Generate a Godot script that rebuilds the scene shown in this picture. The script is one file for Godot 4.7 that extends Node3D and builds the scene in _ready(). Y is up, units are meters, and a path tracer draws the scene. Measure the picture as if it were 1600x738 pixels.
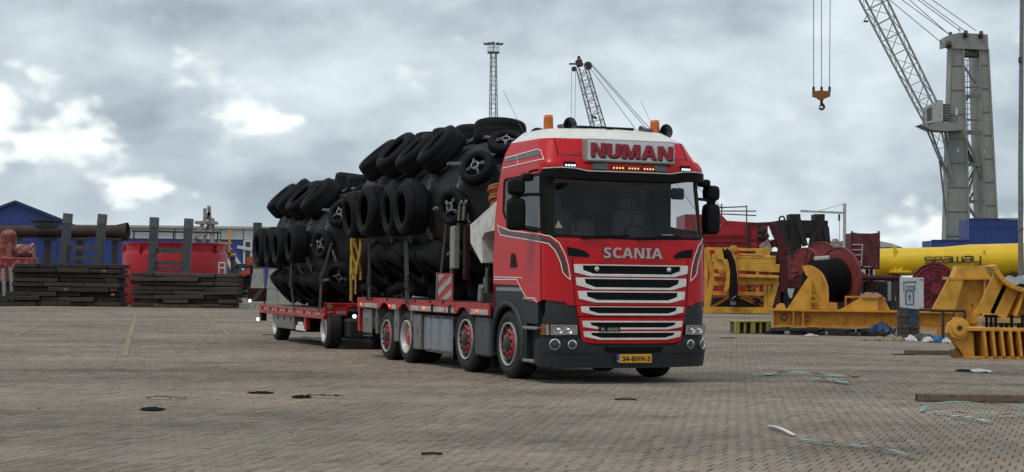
extends Node3D

# ---------------------------------------------------------------- mesh builder
class MB:
	var v := PackedVector3Array()
	var n := PackedVector3Array()
	var c := PackedColorArray()
	var col := Color(1, 1, 1)
	var xf := Transform3D()

	func trin(a: Vector3, b: Vector3, d: Vector3, na: Vector3, nb: Vector3, nd: Vector3) -> void:
		var g := (d - a).cross(b - a)
		if g.dot(na + nb + nd) < 0.0:
			var t := b; b = d; d = t
			t = nb; nb = nd; nd = t
		v.append(xf * a); v.append(xf * b); v.append(xf * d)
		n.append((xf.basis * na).normalized()); n.append((xf.basis * nb).normalized()); n.append((xf.basis * nd).normalized())
		c.append(col); c.append(col); c.append(col)

	func tri(a: Vector3, b: Vector3, d: Vector3, outw := Vector3.ZERO) -> void:
		var g := (d - a).cross(b - a)
		if g.length_squared() < 1e-16:
			return
		g = g.normalized()
		if outw != Vector3.ZERO and g.dot(outw) < 0.0:
			g = -g
		trin(a, b, d, g, g, g)

	func quad(a: Vector3, b: Vector3, d: Vector3, e: Vector3, outw := Vector3.ZERO) -> void:
		tri(a, b, d, outw); tri(a, d, e, outw)

	func quadn(a: Vector3, b: Vector3, d: Vector3, e: Vector3, na: Vector3, nb: Vector3, nd: Vector3, ne: Vector3) -> void:
		trin(a, b, d, na, nb, nd); trin(a, d, e, na, nd, ne)

	func box(ctr: Vector3, size: Vector3, bas := Basis(), bev := 0.0) -> void:
		var h := size * 0.5
		bev = minf(bev, minf(h.x, minf(h.y, h.z)) * 0.9)
		for ax in 3:
			for sg in [-1.0, 1.0]:
				var i := (ax + 1) % 3
				var j := (ax + 2) % 3
				var q := []
				for k in [[-1, -1], [1, -1], [1, 1], [-1, 1]]:
					var p := Vector3.ZERO
					p[ax] = sg * h[ax]
					p[i] = k[0] * (h[i] - bev)
					p[j] = k[1] * (h[j] - bev)
					q.append(ctr + bas * p)
				var o := Vector3.ZERO
				o[ax] = sg
				quad(q[0], q[1], q[2], q[3], bas * o)
		if bev <= 0.0:
			return
		for ax in 3:
			var i := (ax + 1) % 3
			var j := (ax + 2) % 3
			for si in [-1.0, 1.0]:
				for sj in [-1.0, 1.0]:
					var q := []
					for k in [[-1.0, 0], [1.0, 0], [1.0, 1], [-1.0, 1]]:
						var p := Vector3.ZERO
						p[ax] = k[0] * (h[ax] - bev)
						p[i] = si * (h[i] - (bev if k[1] == 0 else 0.0))
						p[j] = sj * (h[j] - (0.0 if k[1] == 0 else bev))
						q.append(ctr + bas * p)
					var o := Vector3.ZERO
					o[i] = si; o[j] = sj
					quad(q[0], q[1], q[2], q[3], bas * o)
		for sx in [-1.0, 1.0]:
			for sy in [-1.0, 1.0]:
				for sz in [-1.0, 1.0]:
					var s := Vector3(sx, sy, sz)
					var p1 := s * Vector3(h.x, h.y - bev, h.z - bev)
					var p2 := s * Vector3(h.x - bev, h.y, h.z - bev)
					var p3 := s * Vector3(h.x - bev, h.y - bev, h.z)
					tri(ctr + bas * p1, ctr + bas * p2, ctr + bas * p3, bas * s)

	# a rectangular bar from a to b, w across (horizontal), h in the other direction
	func bar(a: Vector3, b: Vector3, w: float, h: float, bev := 0.0) -> void:
		var d := b - a
		var l := d.length()
		if l < 1e-5:
			return
		d /= l
		var up := Vector3.UP if absf(d.y) < 0.95 else Vector3.BACK
		var x := up.cross(d).normalized()
		var y := d.cross(x)
		box((a + b) * 0.5, Vector3(w, h, l), Basis(x, y, d), bev)

	func tube(path: Array, rad, sides := 8, closed := false, caps := true) -> void:
		var m := path.size()
		var rings := []
		var norms := []
		var pu := Vector3.ZERO
		for k in m:
			var t: Vector3
			if closed:
				t = path[(k + 1) % m] - path[(k - 1 + m) % m]
			else:
				t = path[mini(k + 1, m - 1)] - path[maxi(k - 1, 0)]
			t = t.normalized()
			if pu == Vector3.ZERO:
				pu = (Vector3.UP if absf(t.y) < 0.9 else Vector3.RIGHT)
			var x := pu.cross(t).normalized()
			var y := t.cross(x).normalized()
			pu = y
			var r: float = rad[k] if rad is Array else rad
			var ring := []
			var nn := []
			for s in sides:
				var an := TAU * s / sides
				var o := x * cos(an) + y * sin(an)
				ring.append(path[k] + o * r)
				nn.append(o)
			rings.append(ring); norms.append(nn)
		var last := m if closed else m - 1
		for k in last:
			var k2 := (k + 1) % m
			for s in sides:
				var s2 := (s + 1) % sides
				quadn(rings[k][s], rings[k][s2], rings[k2][s2], rings[k2][s], norms[k][s], norms[k][s2], norms[k2][s2], norms[k2][s])
		if caps and not closed:
			for e in [0, m - 1]:
				var o: Vector3 = (path[0] - path[1]) if e == 0 else (path[m - 1] - path[m - 2])
				for s in sides:
					tri(path[e], rings[e][s], rings[e][(s + 1) % sides], o)

	# profile of Vector2(radius, along) round an axis through ctr; sharp where the profile turns by more than 35 degrees
	func lathe(prof: Array, ctr := Vector3.ZERO, axis := Vector3.UP, segs := 24, arc := TAU, from := 0.0) -> void:
		var ref := Vector3.RIGHT if absf(axis.x) < 0.9 else Vector3.UP
		axis = axis.normalized()
		var x := ref.cross(axis).normalized()
		var y := axis.cross(x)
		for k in prof.size() - 1:
			var a: Vector2 = prof[k]
			var b: Vector2 = prof[k + 1]
			var d := b - a
			if d.length() < 1e-6:
				continue
			var fn := Vector2(d.y, -d.x).normalized()
			var na := fn
			var nb := fn
			if k > 0:
				var e: Vector2 = a - prof[k - 1]
				var f := Vector2(e.y, -e.x).normalized()
				if f.dot(fn) > 0.7: na = (f + fn).normalized()
			if k < prof.size() - 2:
				var e: Vector2 = prof[k + 2] - b
				var f := Vector2(e.y, -e.x).normalized()
				if f.dot(fn) > 0.7: nb = (f + fn).normalized()
			for s in segs:
				var a1 := from + arc * s / segs
				var a2 := from + arc * (s + 1) / segs
				var u1 := x * cos(a1) + y * sin(a1)
				var u2 := x * cos(a2) + y * sin(a2)
				quadn(ctr + u1 * a.x + axis * a.y, ctr + u2 * a.x + axis * a.y, ctr + u2 * b.x + axis * b.y, ctr + u1 * b.x + axis * b.y,
					u1 * na.x + axis * na.y, u2 * na.x + axis * na.y, u2 * nb.x + axis * nb.y, u1 * nb.x + axis * nb.y)

	# a polygon in the plane of ex, ey, extruded from d0 to d1 along ez
	func prism(poly: PackedVector2Array, o: Vector3, ex: Vector3, ey: Vector3, ez: Vector3, d0: float, d1: float) -> void:
		var ix := Geometry2D.triangulate_polygon(poly)
		for t in range(0, ix.size(), 3):
			for d in [d0, d1]:
				var q := []
				for k in 3:
					var p := poly[ix[t + k]]
					q.append(o + ex * p.x + ey * p.y + ez * d)
				tri(q[0], q[1], q[2], ez * (1.0 if (d == d1) == (d1 > d0) else -1.0))
		var ccw := not Geometry2D.is_polygon_clockwise(poly)
		for k in poly.size():
			var p := poly[k]
			var q := poly[(k + 1) % poly.size()]
			var e := q - p
			var on := Vector2(e.y, -e.x) * (1.0 if ccw else -1.0)
			quad(o + ex * p.x + ey * p.y + ez * d0, o + ex * q.x + ey * q.y + ez * d0, o + ex * q.x + ey * q.y + ez * d1, o + ex * p.x + ey * p.y + ez * d1, ex * on.x + ey * on.y)

	# a box with rounded sides: the higher the power, the squarer
	func pillow(ctr: Vector3, size: Vector3, bas := Basis(), power := 4.0, nu := 20, nv := 14) -> void:
		var f := func(i: int, j: int) -> Array:
			var a := TAU * i / nu
			var t := PI * j / nv - PI / 2
			var d := Vector3(cos(t) * cos(a), sin(t), cos(t) * sin(a))
			var k := pow(pow(absf(d.x), power) + pow(absf(d.y), power) + pow(absf(d.z), power), -1.0 / power)
			var q := d * k
			var g := Vector3(signf(q.x) * pow(absf(q.x), power - 1.0) / size.x, signf(q.y) * pow(absf(q.y), power - 1.0) / size.y, signf(q.z) * pow(absf(q.z), power - 1.0) / size.z)
			return [ctr + bas * (q * size * 0.5), bas * g.normalized()]
		for i in nu:
			for j in nv:
				var q := [f.call(i, j), f.call(i + 1, j), f.call(i + 1, j + 1), f.call(i, j + 1)]
				if (q[0][0] - q[1][0]).length() > 1e-6:
					trin(q[0][0], q[1][0], q[2][0], q[0][1], q[1][1], q[2][1])
				if (q[2][0] - q[3][0]).length() > 1e-6:
					trin(q[0][0], q[2][0], q[3][0], q[0][1], q[2][1], q[3][1])

	func mesh() -> ArrayMesh:
		var arr := []
		arr.resize(Mesh.ARRAY_MAX)
		arr[Mesh.ARRAY_VERTEX] = v
		arr[Mesh.ARRAY_NORMAL] = n
		arr[Mesh.ARRAY_COLOR] = c
		var m := ArrayMesh.new()
		m.add_surface_from_arrays(Mesh.PRIMITIVE_TRIANGLES, arr)
		return m


# ---------------------------------------------------------------- naming and materials
var used := {}
var mats := {}
var rng := RandomNumberGenerator.new()


func numbered(called: String, parent: Node) -> String:
	var key := str(parent.get_instance_id()) + called
	used[key] = used.get(key, 0) + 1
	return called if used[key] == 1 else "%s_%03d" % [called, used[key] - 1]


func tag(o: Node, label: String, category: String, group := "") -> Node:
	o.set_meta("label", label)
	o.set_meta("category", category)
	if group != "":
		o.set_meta("group", group)
	return o


func thing(called: String, label: String, category: String, pos := Vector3.ZERO, yaw := 0.0, group := "") -> Node3D:
	var o := Node3D.new()
	o.name = numbered(called, self)
	add_child(o, true)
	o.position = pos
	o.rotation.y = yaw
	tag(o, label, category, group)
	return o


func part(called: String, b: MB, m: Material, parent: Node = self) -> MeshInstance3D:
	var o := MeshInstance3D.new()
	o.mesh = b.mesh()
	o.material_override = m
	o.name = numbered(called, parent)
	parent.add_child(o, true)
	return o


func pmesh(called: String, me: Mesh, m: Material, parent: Node, pos := Vector3.ZERO) -> MeshInstance3D:
	var o := MeshInstance3D.new()
	o.mesh = me
	o.material_override = m
	o.name = numbered(called, parent)
	parent.add_child(o, true)
	o.position = pos
	return o


func copy_part(src: Node3D, called: String, parent: Node, tr: Transform3D) -> Node3D:
	var o: Node3D = src.duplicate()
	o.name = numbered(called, parent)
	parent.add_child(o, true)
	o.transform = tr
	return o


var grime := {}


func noise_tex(kind: String) -> Texture2D:
	if grime.has(kind):
		return grime[kind]
	var f := FastNoiseLite.new()
	f.noise_type = FastNoiseLite.TYPE_SIMPLEX_SMOOTH
	f.fractal_type = FastNoiseLite.FRACTAL_FBM
	f.fractal_octaves = 4
	f.seed = kind.hash() % 1000
	var g := Gradient.new()
	var t := NoiseTexture2D.new()
	t.width = 512; t.height = 512
	t.seamless = true
	t.generate_mipmaps = false
	match kind:
		"soft":
			f.frequency = 0.010
			g.offsets = PackedFloat32Array([0.2, 0.8]); g.colors = PackedColorArray([Color(0.93, 0.93, 0.93), Color(1, 1, 1)])
		"dirty":
			f.frequency = 0.010
			g.offsets = PackedFloat32Array([0.15, 0.5, 0.85]); g.colors = PackedColorArray([Color(0.84, 0.82, 0.80), Color(0.95, 0.945, 0.94), Color(1, 1, 1)])
		"rust":
			f.frequency = 0.010
			g.offsets = PackedFloat32Array([0.12, 0.35, 0.8]); g.colors = PackedColorArray([Color(0.72, 0.64, 0.58), Color(0.92, 0.90, 0.88), Color(1, 1, 1)])
		"ground":
			f.frequency = 0.012
			f.fractal_octaves = 6
			g.offsets = PackedFloat32Array([0.2, 0.5, 0.8]); g.colors = PackedColorArray([Color(0.70, 0.68, 0.66), Color(0.88, 0.87, 0.86), Color(1, 1, 1)])
		"dust":
			f.frequency = 0.030
			g.offsets = PackedFloat32Array([0.2, 0.85]); g.colors = PackedColorArray([Color(0.86, 0.86, 0.86), Color(1, 1, 1)])
		"rough":
			f.frequency = 0.012
			g.offsets = PackedFloat32Array([0.2, 0.8]); g.colors = PackedColorArray([Color(0.84, 0.84, 0.84), Color(1, 1, 1)])
		"flake":
			f.frequency = 0.014
			f.fractal_octaves = 6
			f.fractal_gain = 0.6
			g.offsets = PackedFloat32Array([0.36, 0.44, 0.52]); g.colors = PackedColorArray([Color(1, 1, 1), Color(0.95, 0.93, 0.9), Color(0.62, 0.44, 0.40)])
	t.noise = f
	t.color_ramp = g
	grime[kind] = t
	return t


# linear base colour; kind of wear; scale of the wear per metre
func M(key: String, lin := Color(-1, 0, 0), rough := 0.6, kind := "soft", scale := 0.6, metal := 0.0) -> StandardMaterial3D:
	if mats.has(key):
		return mats[key]
	if lin.r < 0.0:
		push_error("material used before it is made: " + key)
	var m := StandardMaterial3D.new()
	m.resource_name = key
	m.albedo_color = lin.linear_to_srgb()
	m.roughness = rough
	m.metallic = metal
	if kind != "":
		m.albedo_texture = noise_tex(kind)
		m.uv1_triplanar = true
		m.uv1_scale = Vector3.ONE * scale
		if rough > 0.2:
			m.roughness_texture = noise_tex("rough")
	mats[key] = m
	return m


func paint(key: String, lin: Color, rough := 0.32, kind := "soft", scale := 0.5, coat := 0.6) -> StandardMaterial3D:
	var fresh := not mats.has(key)
	var m := M(key, lin, rough, kind, scale)
	if fresh:
		m.roughness_texture = null
		m.clearcoat_enabled = true
		m.clearcoat = coat * 0.6
		m.metallic_specular = 0.35
		m.clearcoat_roughness = 0.06
	return m


func glow(key: String, c: Color, e: float) -> StandardMaterial3D:
	if mats.has(key):
		return mats[key]
	var m := M(key, c.srgb_to_linear(), 0.4, "")
	m.emission_enabled = true
	m.emission = c
	m.emission_energy_multiplier = e
	return m


func glass(key: String, c: Color, a: float, spec := 0.5) -> StandardMaterial3D:
	if mats.has(key):
		return mats[key]
	var m := StandardMaterial3D.new()
	m.resource_name = key
	m.transparency = BaseMaterial3D.TRANSPARENCY_ALPHA
	m.albedo_color = Color(c.r, c.g, c.b, a)
	m.roughness = 0.03
	m.metallic_specular = spec
	mats[key] = m
	return m


func lettering(called: String, txt: String, width: float, height: float, depth: float, m: Material, parent: Node, pos: Vector3, yaw := 0.0, bold := true, fat := 0.0, font := "Droid Sans") -> MeshInstance3D:
	var t := TextMesh.new()
	var f := SystemFont.new()
	f.font_names = PackedStringArray([font])
	f.font_weight = 700 if bold else 400
	var fv := FontVariation.new()
	fv.base_font = f
	fv.variation_embolden = fat
	t.font = fv
	t.text = txt
	t.font_size = 64
	t.pixel_size = 0.01
	t.curve_step = 1.0
	t.depth = 0.1
	var bb := t.get_aabb()
	var o := MeshInstance3D.new()
	o.mesh = t
	o.material_override = m
	o.name = numbered(called, parent)
	parent.add_child(o, true)
	var bs := Basis(Vector3.UP, yaw) * Basis.from_scale(Vector3(width / bb.size.x, height / bb.size.y, depth / 0.1))
	o.transform = Transform3D(bs, pos - bs * (bb.position + Vector3(bb.size.x, bb.size.y, bb.size.z) * 0.5))
	return o


func palette() -> void:
	M("black_plastic", Color(0.0065, 0.0065, 0.007), 0.62, "dust", 1.5).metallic_specular = 0.28
	M("dull_steel", Color(0.16, 0.165, 0.17), 0.45, "dirty", 1.0, 0.5)


# ---------------------------------------------------------------- where things stand (world metres, the camera looks along -z)
const EYE := 1.413
const LENS := 2748.46
const PITCH := 0.02400
const ROLL := 0.011467


func at(px: float, py: float, dist: float) -> Vector3:
	var u := px - 800.0
	var w := py - 369.0
	var a := (u * cos(ROLL) + w * sin(ROLL)) / LENS
	var b := -(-u * sin(ROLL) + w * cos(ROLL)) / LENS
	var y := b * cos(PITCH) + sin(PITCH)
	var z := -b * sin(PITCH) + cos(PITCH)
	return Vector3(a * dist / z, EYE + y * dist / z, -dist)


func on_ground(px: float, dist: float) -> Vector3:
	var p := at(px, 440.0, dist)
	return Vector3(p.x, 0, -dist)


# a place to build at: measures of the photograph become metres beside the base, at that distance
class Spot:
	var host: Node3D
	var base: Vector3
	var dist: float

	func p(px: float, py: float, z := 0.0) -> Vector3:
		var q: Vector3 = host.at(px, py, dist) - base
		q.z = z
		return q

	func poly(l: Array) -> PackedVector2Array:
		var r := PackedVector2Array()
		for k in range(0, l.size(), 2):
			var q := p(l[k], l[k + 1])
			r.append(Vector2(q.x, q.y))
		return r


func spot(px: float, dist: float) -> Spot:
	var s := Spot.new()
	s.host = self
	s.base = on_ground(px, dist)
	s.dist = dist
	return s


func mirror_poly(l: Array) -> PackedVector2Array:
	# left half from the centre line outwards and back; closes itself with the mirrored half
	var r := PackedVector2Array()
	for q in l:
		r.append(q)
	for k in range(l.size() - 1, -1, -1):
		var q: Vector2 = l[k]
		if absf(q.x) > 1e-6:
			r.append(Vector2(-q.x, q.y))
	return r


func flip(l: PackedVector2Array) -> PackedVector2Array:
	var r := PackedVector2Array()
	for k in range(l.size() - 1, -1, -1):
		r.append(Vector2(-l[k].x, l[k].y))
	return r


# ---------------------------------------------------------------- curved skins: a polygon in the two measures of a surface
func skin(b: MB, surf: Callable, poly: PackedVector2Array, holes: Array, off := 0.0, thick := 0.0, cell := Vector2(0.07, 0.1)) -> void:
	var lo := poly[0]
	var hi := poly[0]
	for q in poly:
		lo = lo.min(q); hi = hi.max(q)
	var i0 := floori(lo.x / cell.x)
	var i1 := ceili(hi.x / cell.x)
	var j0 := floori(lo.y / cell.y)
	var j1 := ceili(hi.y / cell.y)
	var memo := {}
	var put := func(q: Vector2, o: float) -> Array:
		var key := Vector3(q.x, q.y, o).snapped(Vector3.ONE * 0.0002)
		if not memo.has(key):
			var e := 0.012
			var p: Vector3 = surf.call(q.x, q.y)
			var du: Vector3 = surf.call(q.x + e, q.y) - surf.call(q.x - e, q.y)
			var dv: Vector3 = surf.call(q.x, q.y + e * 2.0) - surf.call(q.x, q.y - e * 2.0)
			var nn := du.cross(dv).normalized()
			memo[key] = [p + nn * o, nn]
		return memo[key]
	for i in range(i0, i1):
		for j in range(j0, j1):
			var a := Vector2(i * cell.x, j * cell.y)
			var sq := PackedVector2Array([a, a + Vector2(cell.x, 0), a + cell, a + Vector2(0, cell.y)])
			var pieces: Array = Geometry2D.intersect_polygons(poly, sq)
			for h in holes:
				var rest := []
				for pc in pieces:
					for cut in Geometry2D.clip_polygons(pc, h):
						rest.append(cut)
				pieces = rest
			for pc in pieces:
				var ix := Geometry2D.triangulate_polygon(pc)
				for t in range(0, ix.size(), 3):
					var q0: Array = put.call(pc[ix[t]], off)
					var q1: Array = put.call(pc[ix[t + 1]], off)
					var q2: Array = put.call(pc[ix[t + 2]], off)
					b.trin(q0[0], q1[0], q2[0], q0[1], q1[1], q2[1])
	if thick <= 0.0:
		return
	var loops := [poly]
	loops.append_array(holes)
	for li in loops.size():
		var lp: PackedVector2Array = loops[li]
		var sgn := 1.0 if not Geometry2D.is_polygon_clockwise(lp) else -1.0
		if li > 0: sgn = -sgn
		for k in lp.size():
			var p := lp[k]
			var q := lp[(k + 1) % lp.size()]
			var steps := maxi(1, ceili((q - p).length() / 0.08))
			var e := q - p
			var on := Vector2(e.y, -e.x) * sgn
			for s in steps:
				var a := p.lerp(q, float(s) / steps)
				var d := p.lerp(q, float(s + 1) / steps)
				var a0: Array = put.call(a, off)
				var a1: Array = put.call(a, off - thick)
				var d0: Array = put.call(d, off)
				var d1: Array = put.call(d, off - thick)
				var outw: Vector3 = surf.call(a.x + on.normalized().x * 0.01, a.y + on.normalized().y * 0.01) - surf.call(a.x, a.y)
				b.quad(a0[0], d0[0], d1[0], a1[0], outw)


# the outer surface of the cab: u is the way round from the middle of the front, y the height; rows of height, front, half width, corner radius, bow
const CAB := [
	[0.20, 0.06, 1.24, 0.34, 0.08], [0.50, 0.00, 1.25, 0.34, 0.08], [0.95, 0.00, 1.25, 0.32, 0.07], [1.30, 0.02, 1.24, 0.30, 0.07], [1.95, 0.05, 1.225, 0.28, 0.07],
	[2.72, 0.20, 1.21, 0.24, 0.07], [2.95, 0.18, 1.21, 0.24, 0.08], [3.10, 0.26, 1.18, 0.26, 0.10], [3.35, 0.42, 1.10, 0.28, 0.10], [3.50, 0.66, 0.92, 0.30, 0.12]]


func cab(u: float, y: float) -> Vector3:
	var k := 0
	while k < CAB.size() - 2 and y > CAB[k + 1][0]:
		k += 1
	var t := clampf((y - CAB[k][0]) / (CAB[k + 1][0] - CAB[k][0]), 0.0, 1.0)
	var s0 := lerpf(CAB[k][1], CAB[k + 1][1], t)
	var w := lerpf(CAB[k][2], CAB[k + 1][2], t)
	var r := lerpf(CAB[k][3], CAB[k + 1][3], t)
	var bow := lerpf(CAB[k][4], CAB[k + 1][4], t)
	var a := absf(u)
	var l := w - r
	var x := a
	var s := s0 + bow * (a / l) * (a / l)
	if a >= l + r * PI / 2:
		x = w
		s = s0 + bow + r + a - l - r * PI / 2
	elif a > l:
		x = l + r * sin((a - l) / r)
		s = s0 + bow + r * (1.0 - cos((a - l) / r))
	return Vector3(x * signf(u), y, -s)


func cab_skin(called: String, m: Material, parent: Node, poly: PackedVector2Array, holes := [], off := 0.0, thick := 0.0, cell := Vector2(0.07, 0.1)) -> MeshInstance3D:
	var b := MB.new()
	skin(b, cab, poly, holes, off, thick, cell)
	return part(called, b, m, parent)


func ribbon(line: Array, w: float) -> PackedVector2Array:
	var l := PackedVector2Array()
	for q in line:
		l.append(q)
	return Geometry2D.offset_polyline(l, w * 0.5, Geometry2D.JOIN_MITER, Geometry2D.END_BUTT)[0]


# ---------------------------------------------------------------- the scene
func _ready() -> void:
	rng.seed = 77
	var cam := Camera3D.new()
	cam.name = "camera"
	add_child(cam)
	cam.position = Vector3(0, EYE, 0)
	cam.fov = rad_to_deg(2.0 * atan(369.0 / LENS))
	cam.keep_aspect = Camera3D.KEEP_HEIGHT
	cam.basis = Basis(Vector3.RIGHT, PITCH) * Basis(Vector3.BACK, ROLL)
	cam.near = 0.1
	cam.far = 3000.0
	cam.current = true

	var env := Environment.new()
	env.background_mode = Environment.BG_SKY
	env.tonemap_mode = Environment.TONE_MAPPER_LINEAR
	env.tonemap_exposure = 1.0
	env.background_energy_multiplier = 1.18
	env.sdfgi_enabled = true
	env.ssao_enabled = true
	env.ssil_enabled = true
	var sk := Sky.new()
	sk.sky_material = cloudy_sky()
	env.sky = sk
	var we := WorldEnvironment.new()
	we.name = "world_environment"
	we.environment = env
	add_child(we)

	var sun := DirectionalLight3D.new()
	sun.name = "sun"
	add_child(sun)
	sun.look_at_from_position(Vector3(-14, 30, 12), Vector3.ZERO, Vector3.UP)
	sun.light_color = Color(1.0, 0.97, 0.92)
	sun.light_energy = 0.45
	sun.light_angular_distance = 12.0
	sun.shadow_enabled = true

	palette()
	build_ground()
	build_left_background()
	build_middle_background()
	build_right_background()
	build_right_yard()
	build_truck()
	build_trailer()
	build_load()
	build_litter()


func cloudy_sky() -> PanoramaSkyMaterial:
	var base := FastNoiseLite.new()
	base.seed = 11
	base.noise_type = FastNoiseLite.TYPE_SIMPLEX_SMOOTH
	base.frequency = 1.0
	base.fractal_type = FastNoiseLite.FRACTAL_FBM
	base.fractal_octaves = 6
	base.fractal_gain = 0.52
	var rag := FastNoiseLite.new()
	rag.seed = 5
	rag.noise_type = FastNoiseLite.TYPE_SIMPLEX_SMOOTH
	rag.frequency = 1.0
	rag.fractal_type = FastNoiseLite.FRACTAL_FBM
	rag.fractal_octaves = 5
	# bright breaks in the cloud: degrees round from ahead, degrees up, half sizes
	var breaks := [[-16.3, 5.5, 1.9, 1.5], [-15.3, 4.4, 1.8, 1.2], [-14.0, 3.5, 1.5, 0.9], [-12.9, 2.7, 1.2, 0.65], [-8.5, 4.6, 1.4, 0.6], [-9.8, 6.3, 0.9, 0.55], [-17.2, 3.2, 0.8, 0.9], [14.0, 1.4, 3.4, 0.8], [11.5, 0.8, 4.0, 0.4], [-13.0, 0.9, 5.0, 0.3],
		[35, 9, 6, 3], [-48, 7, 7, 3], [80, 12, 9, 4], [-95, 9, 9, 4], [140, 10, 9, 4], [-150, 12, 10, 4], [60, 30, 14, 8], [-70, 38, 15, 8], [170, 40, 15, 8]]
	# heavier banks of cloud, the same way, with their weight
	var banks := [[-11.5, 5.0, 2.2, 1.4, 0.42], [-14.5, 1.9, 2.5, 0.8, 0.35], [-8.0, 2.4, 3.5, 0.9, 0.30], [-11.0, 8.4, 6.0, 1.1, 0.28], [1.0, 8.8, 7.0, 0.9, 0.15], [15.5, 2.3, 3.0, 0.7, 0.38], [5.0, 6.5, 3.0, 1.0, -0.12], [45, 8, 9, 3, 0.35], [-40, 6, 8, 3, 0.35], [100, 10, 12, 4, 0.35], [-110, 9, 12, 4, 0.35], [170, 10, 14, 4, 0.35], [0, 35, 30, 10, 0.2], [120, 40, 30, 12, 0.2], [-120, 40, 30, 12, 0.2]]
	var tone := func(az: float, el: float) -> Color:
		var ca := cos(el)
		var d := Vector3(ca * sin(az), sin(el), -ca * cos(az))
		var q := Vector3(d.x * 7.0, d.y * 13.0, d.z * 7.0)
		var n1 := base.get_noise_3dv(q)
		var n2 := base.get_noise_3dv(q * 2.6 + Vector3(9, 3, 1))
		var n3 := base.get_noise_3dv(q * 0.45 + Vector3(3, 8, 5))
		var n4 := base.get_noise_3dv(q * 6.0 + Vector3(2, 7, 3))
		var t := 0.52 + 0.70 * n3 + 0.60 * n1 + 0.30 * n2 + 0.11 * n4
		for k in banks:
			var bx: float = wrapf(rad_to_deg(az) - k[0], -180.0, 180.0) / k[2]
			var by: float = (rad_to_deg(el) - k[1]) / k[3]
			t -= k[4] * exp(-(bx * bx + by * by))
		t = clampf(t, 0.0, 1.0)
		var c := Color(0.31, 0.375, 0.43).lerp(Color(0.66, 0.74, 0.79), t)
		var r1 := rag.get_noise_3dv(q * 2.4)
		var r2 := rag.get_noise_3dv(q * 6.5 + Vector3(4, 4, 4))
		var br := -1.0
		var ad := rad_to_deg(az)
		var ed := rad_to_deg(el)
		for k in breaks:
			var dx: float = wrapf(ad - k[0], -180.0, 180.0) / k[2]
			var dy: float = (ed - k[1]) / k[3]
			br = maxf(br, 1.0 - sqrt(dx * dx + dy * dy))
		br = smoothstep(-0.15, 1.0, br + r1 * 1.7 + r2 * 0.9)
		c = c.lerp(Color(0.93, 0.985, 0.96), br * 0.95)
		var low := smoothstep(3.2, 0.4, ed)
		c = c.lerp(Color(0.70, 0.78, 0.80), low * 0.35)
		return c.linear_to_srgb()
	var w := 512
	var h := 256
	var im := Image.create_empty(w, h, false, Image.FORMAT_RGB8)
	for j in h:
		var el := (0.5 - (j + 0.5) / h) * PI
		for i in w:
			if el < -0.03:
				im.set_pixel(i, j, Color(0.45, 0.45, 0.44))
			else:
				im.set_pixel(i, j, tone.call(wrapf((i + 0.5) / w, -0.5, 0.5) * TAU, maxf(el, 0.0)))
	im.resize(4096, 2048, Image.INTERPOLATE_CUBIC)
	for j in range(880, 1030):
		var el := (0.5 - (j + 0.5) / 2048.0) * PI
		for k in range(-228, 228):
			im.set_pixel(posmod(k, 4096), j, tone.call((k + 0.5) / 4096.0 * TAU, maxf(el, 0.0)))
	var m := PanoramaSkyMaterial.new()
	m.panorama = ImageTexture.create_from_image(im)
	return m


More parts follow.
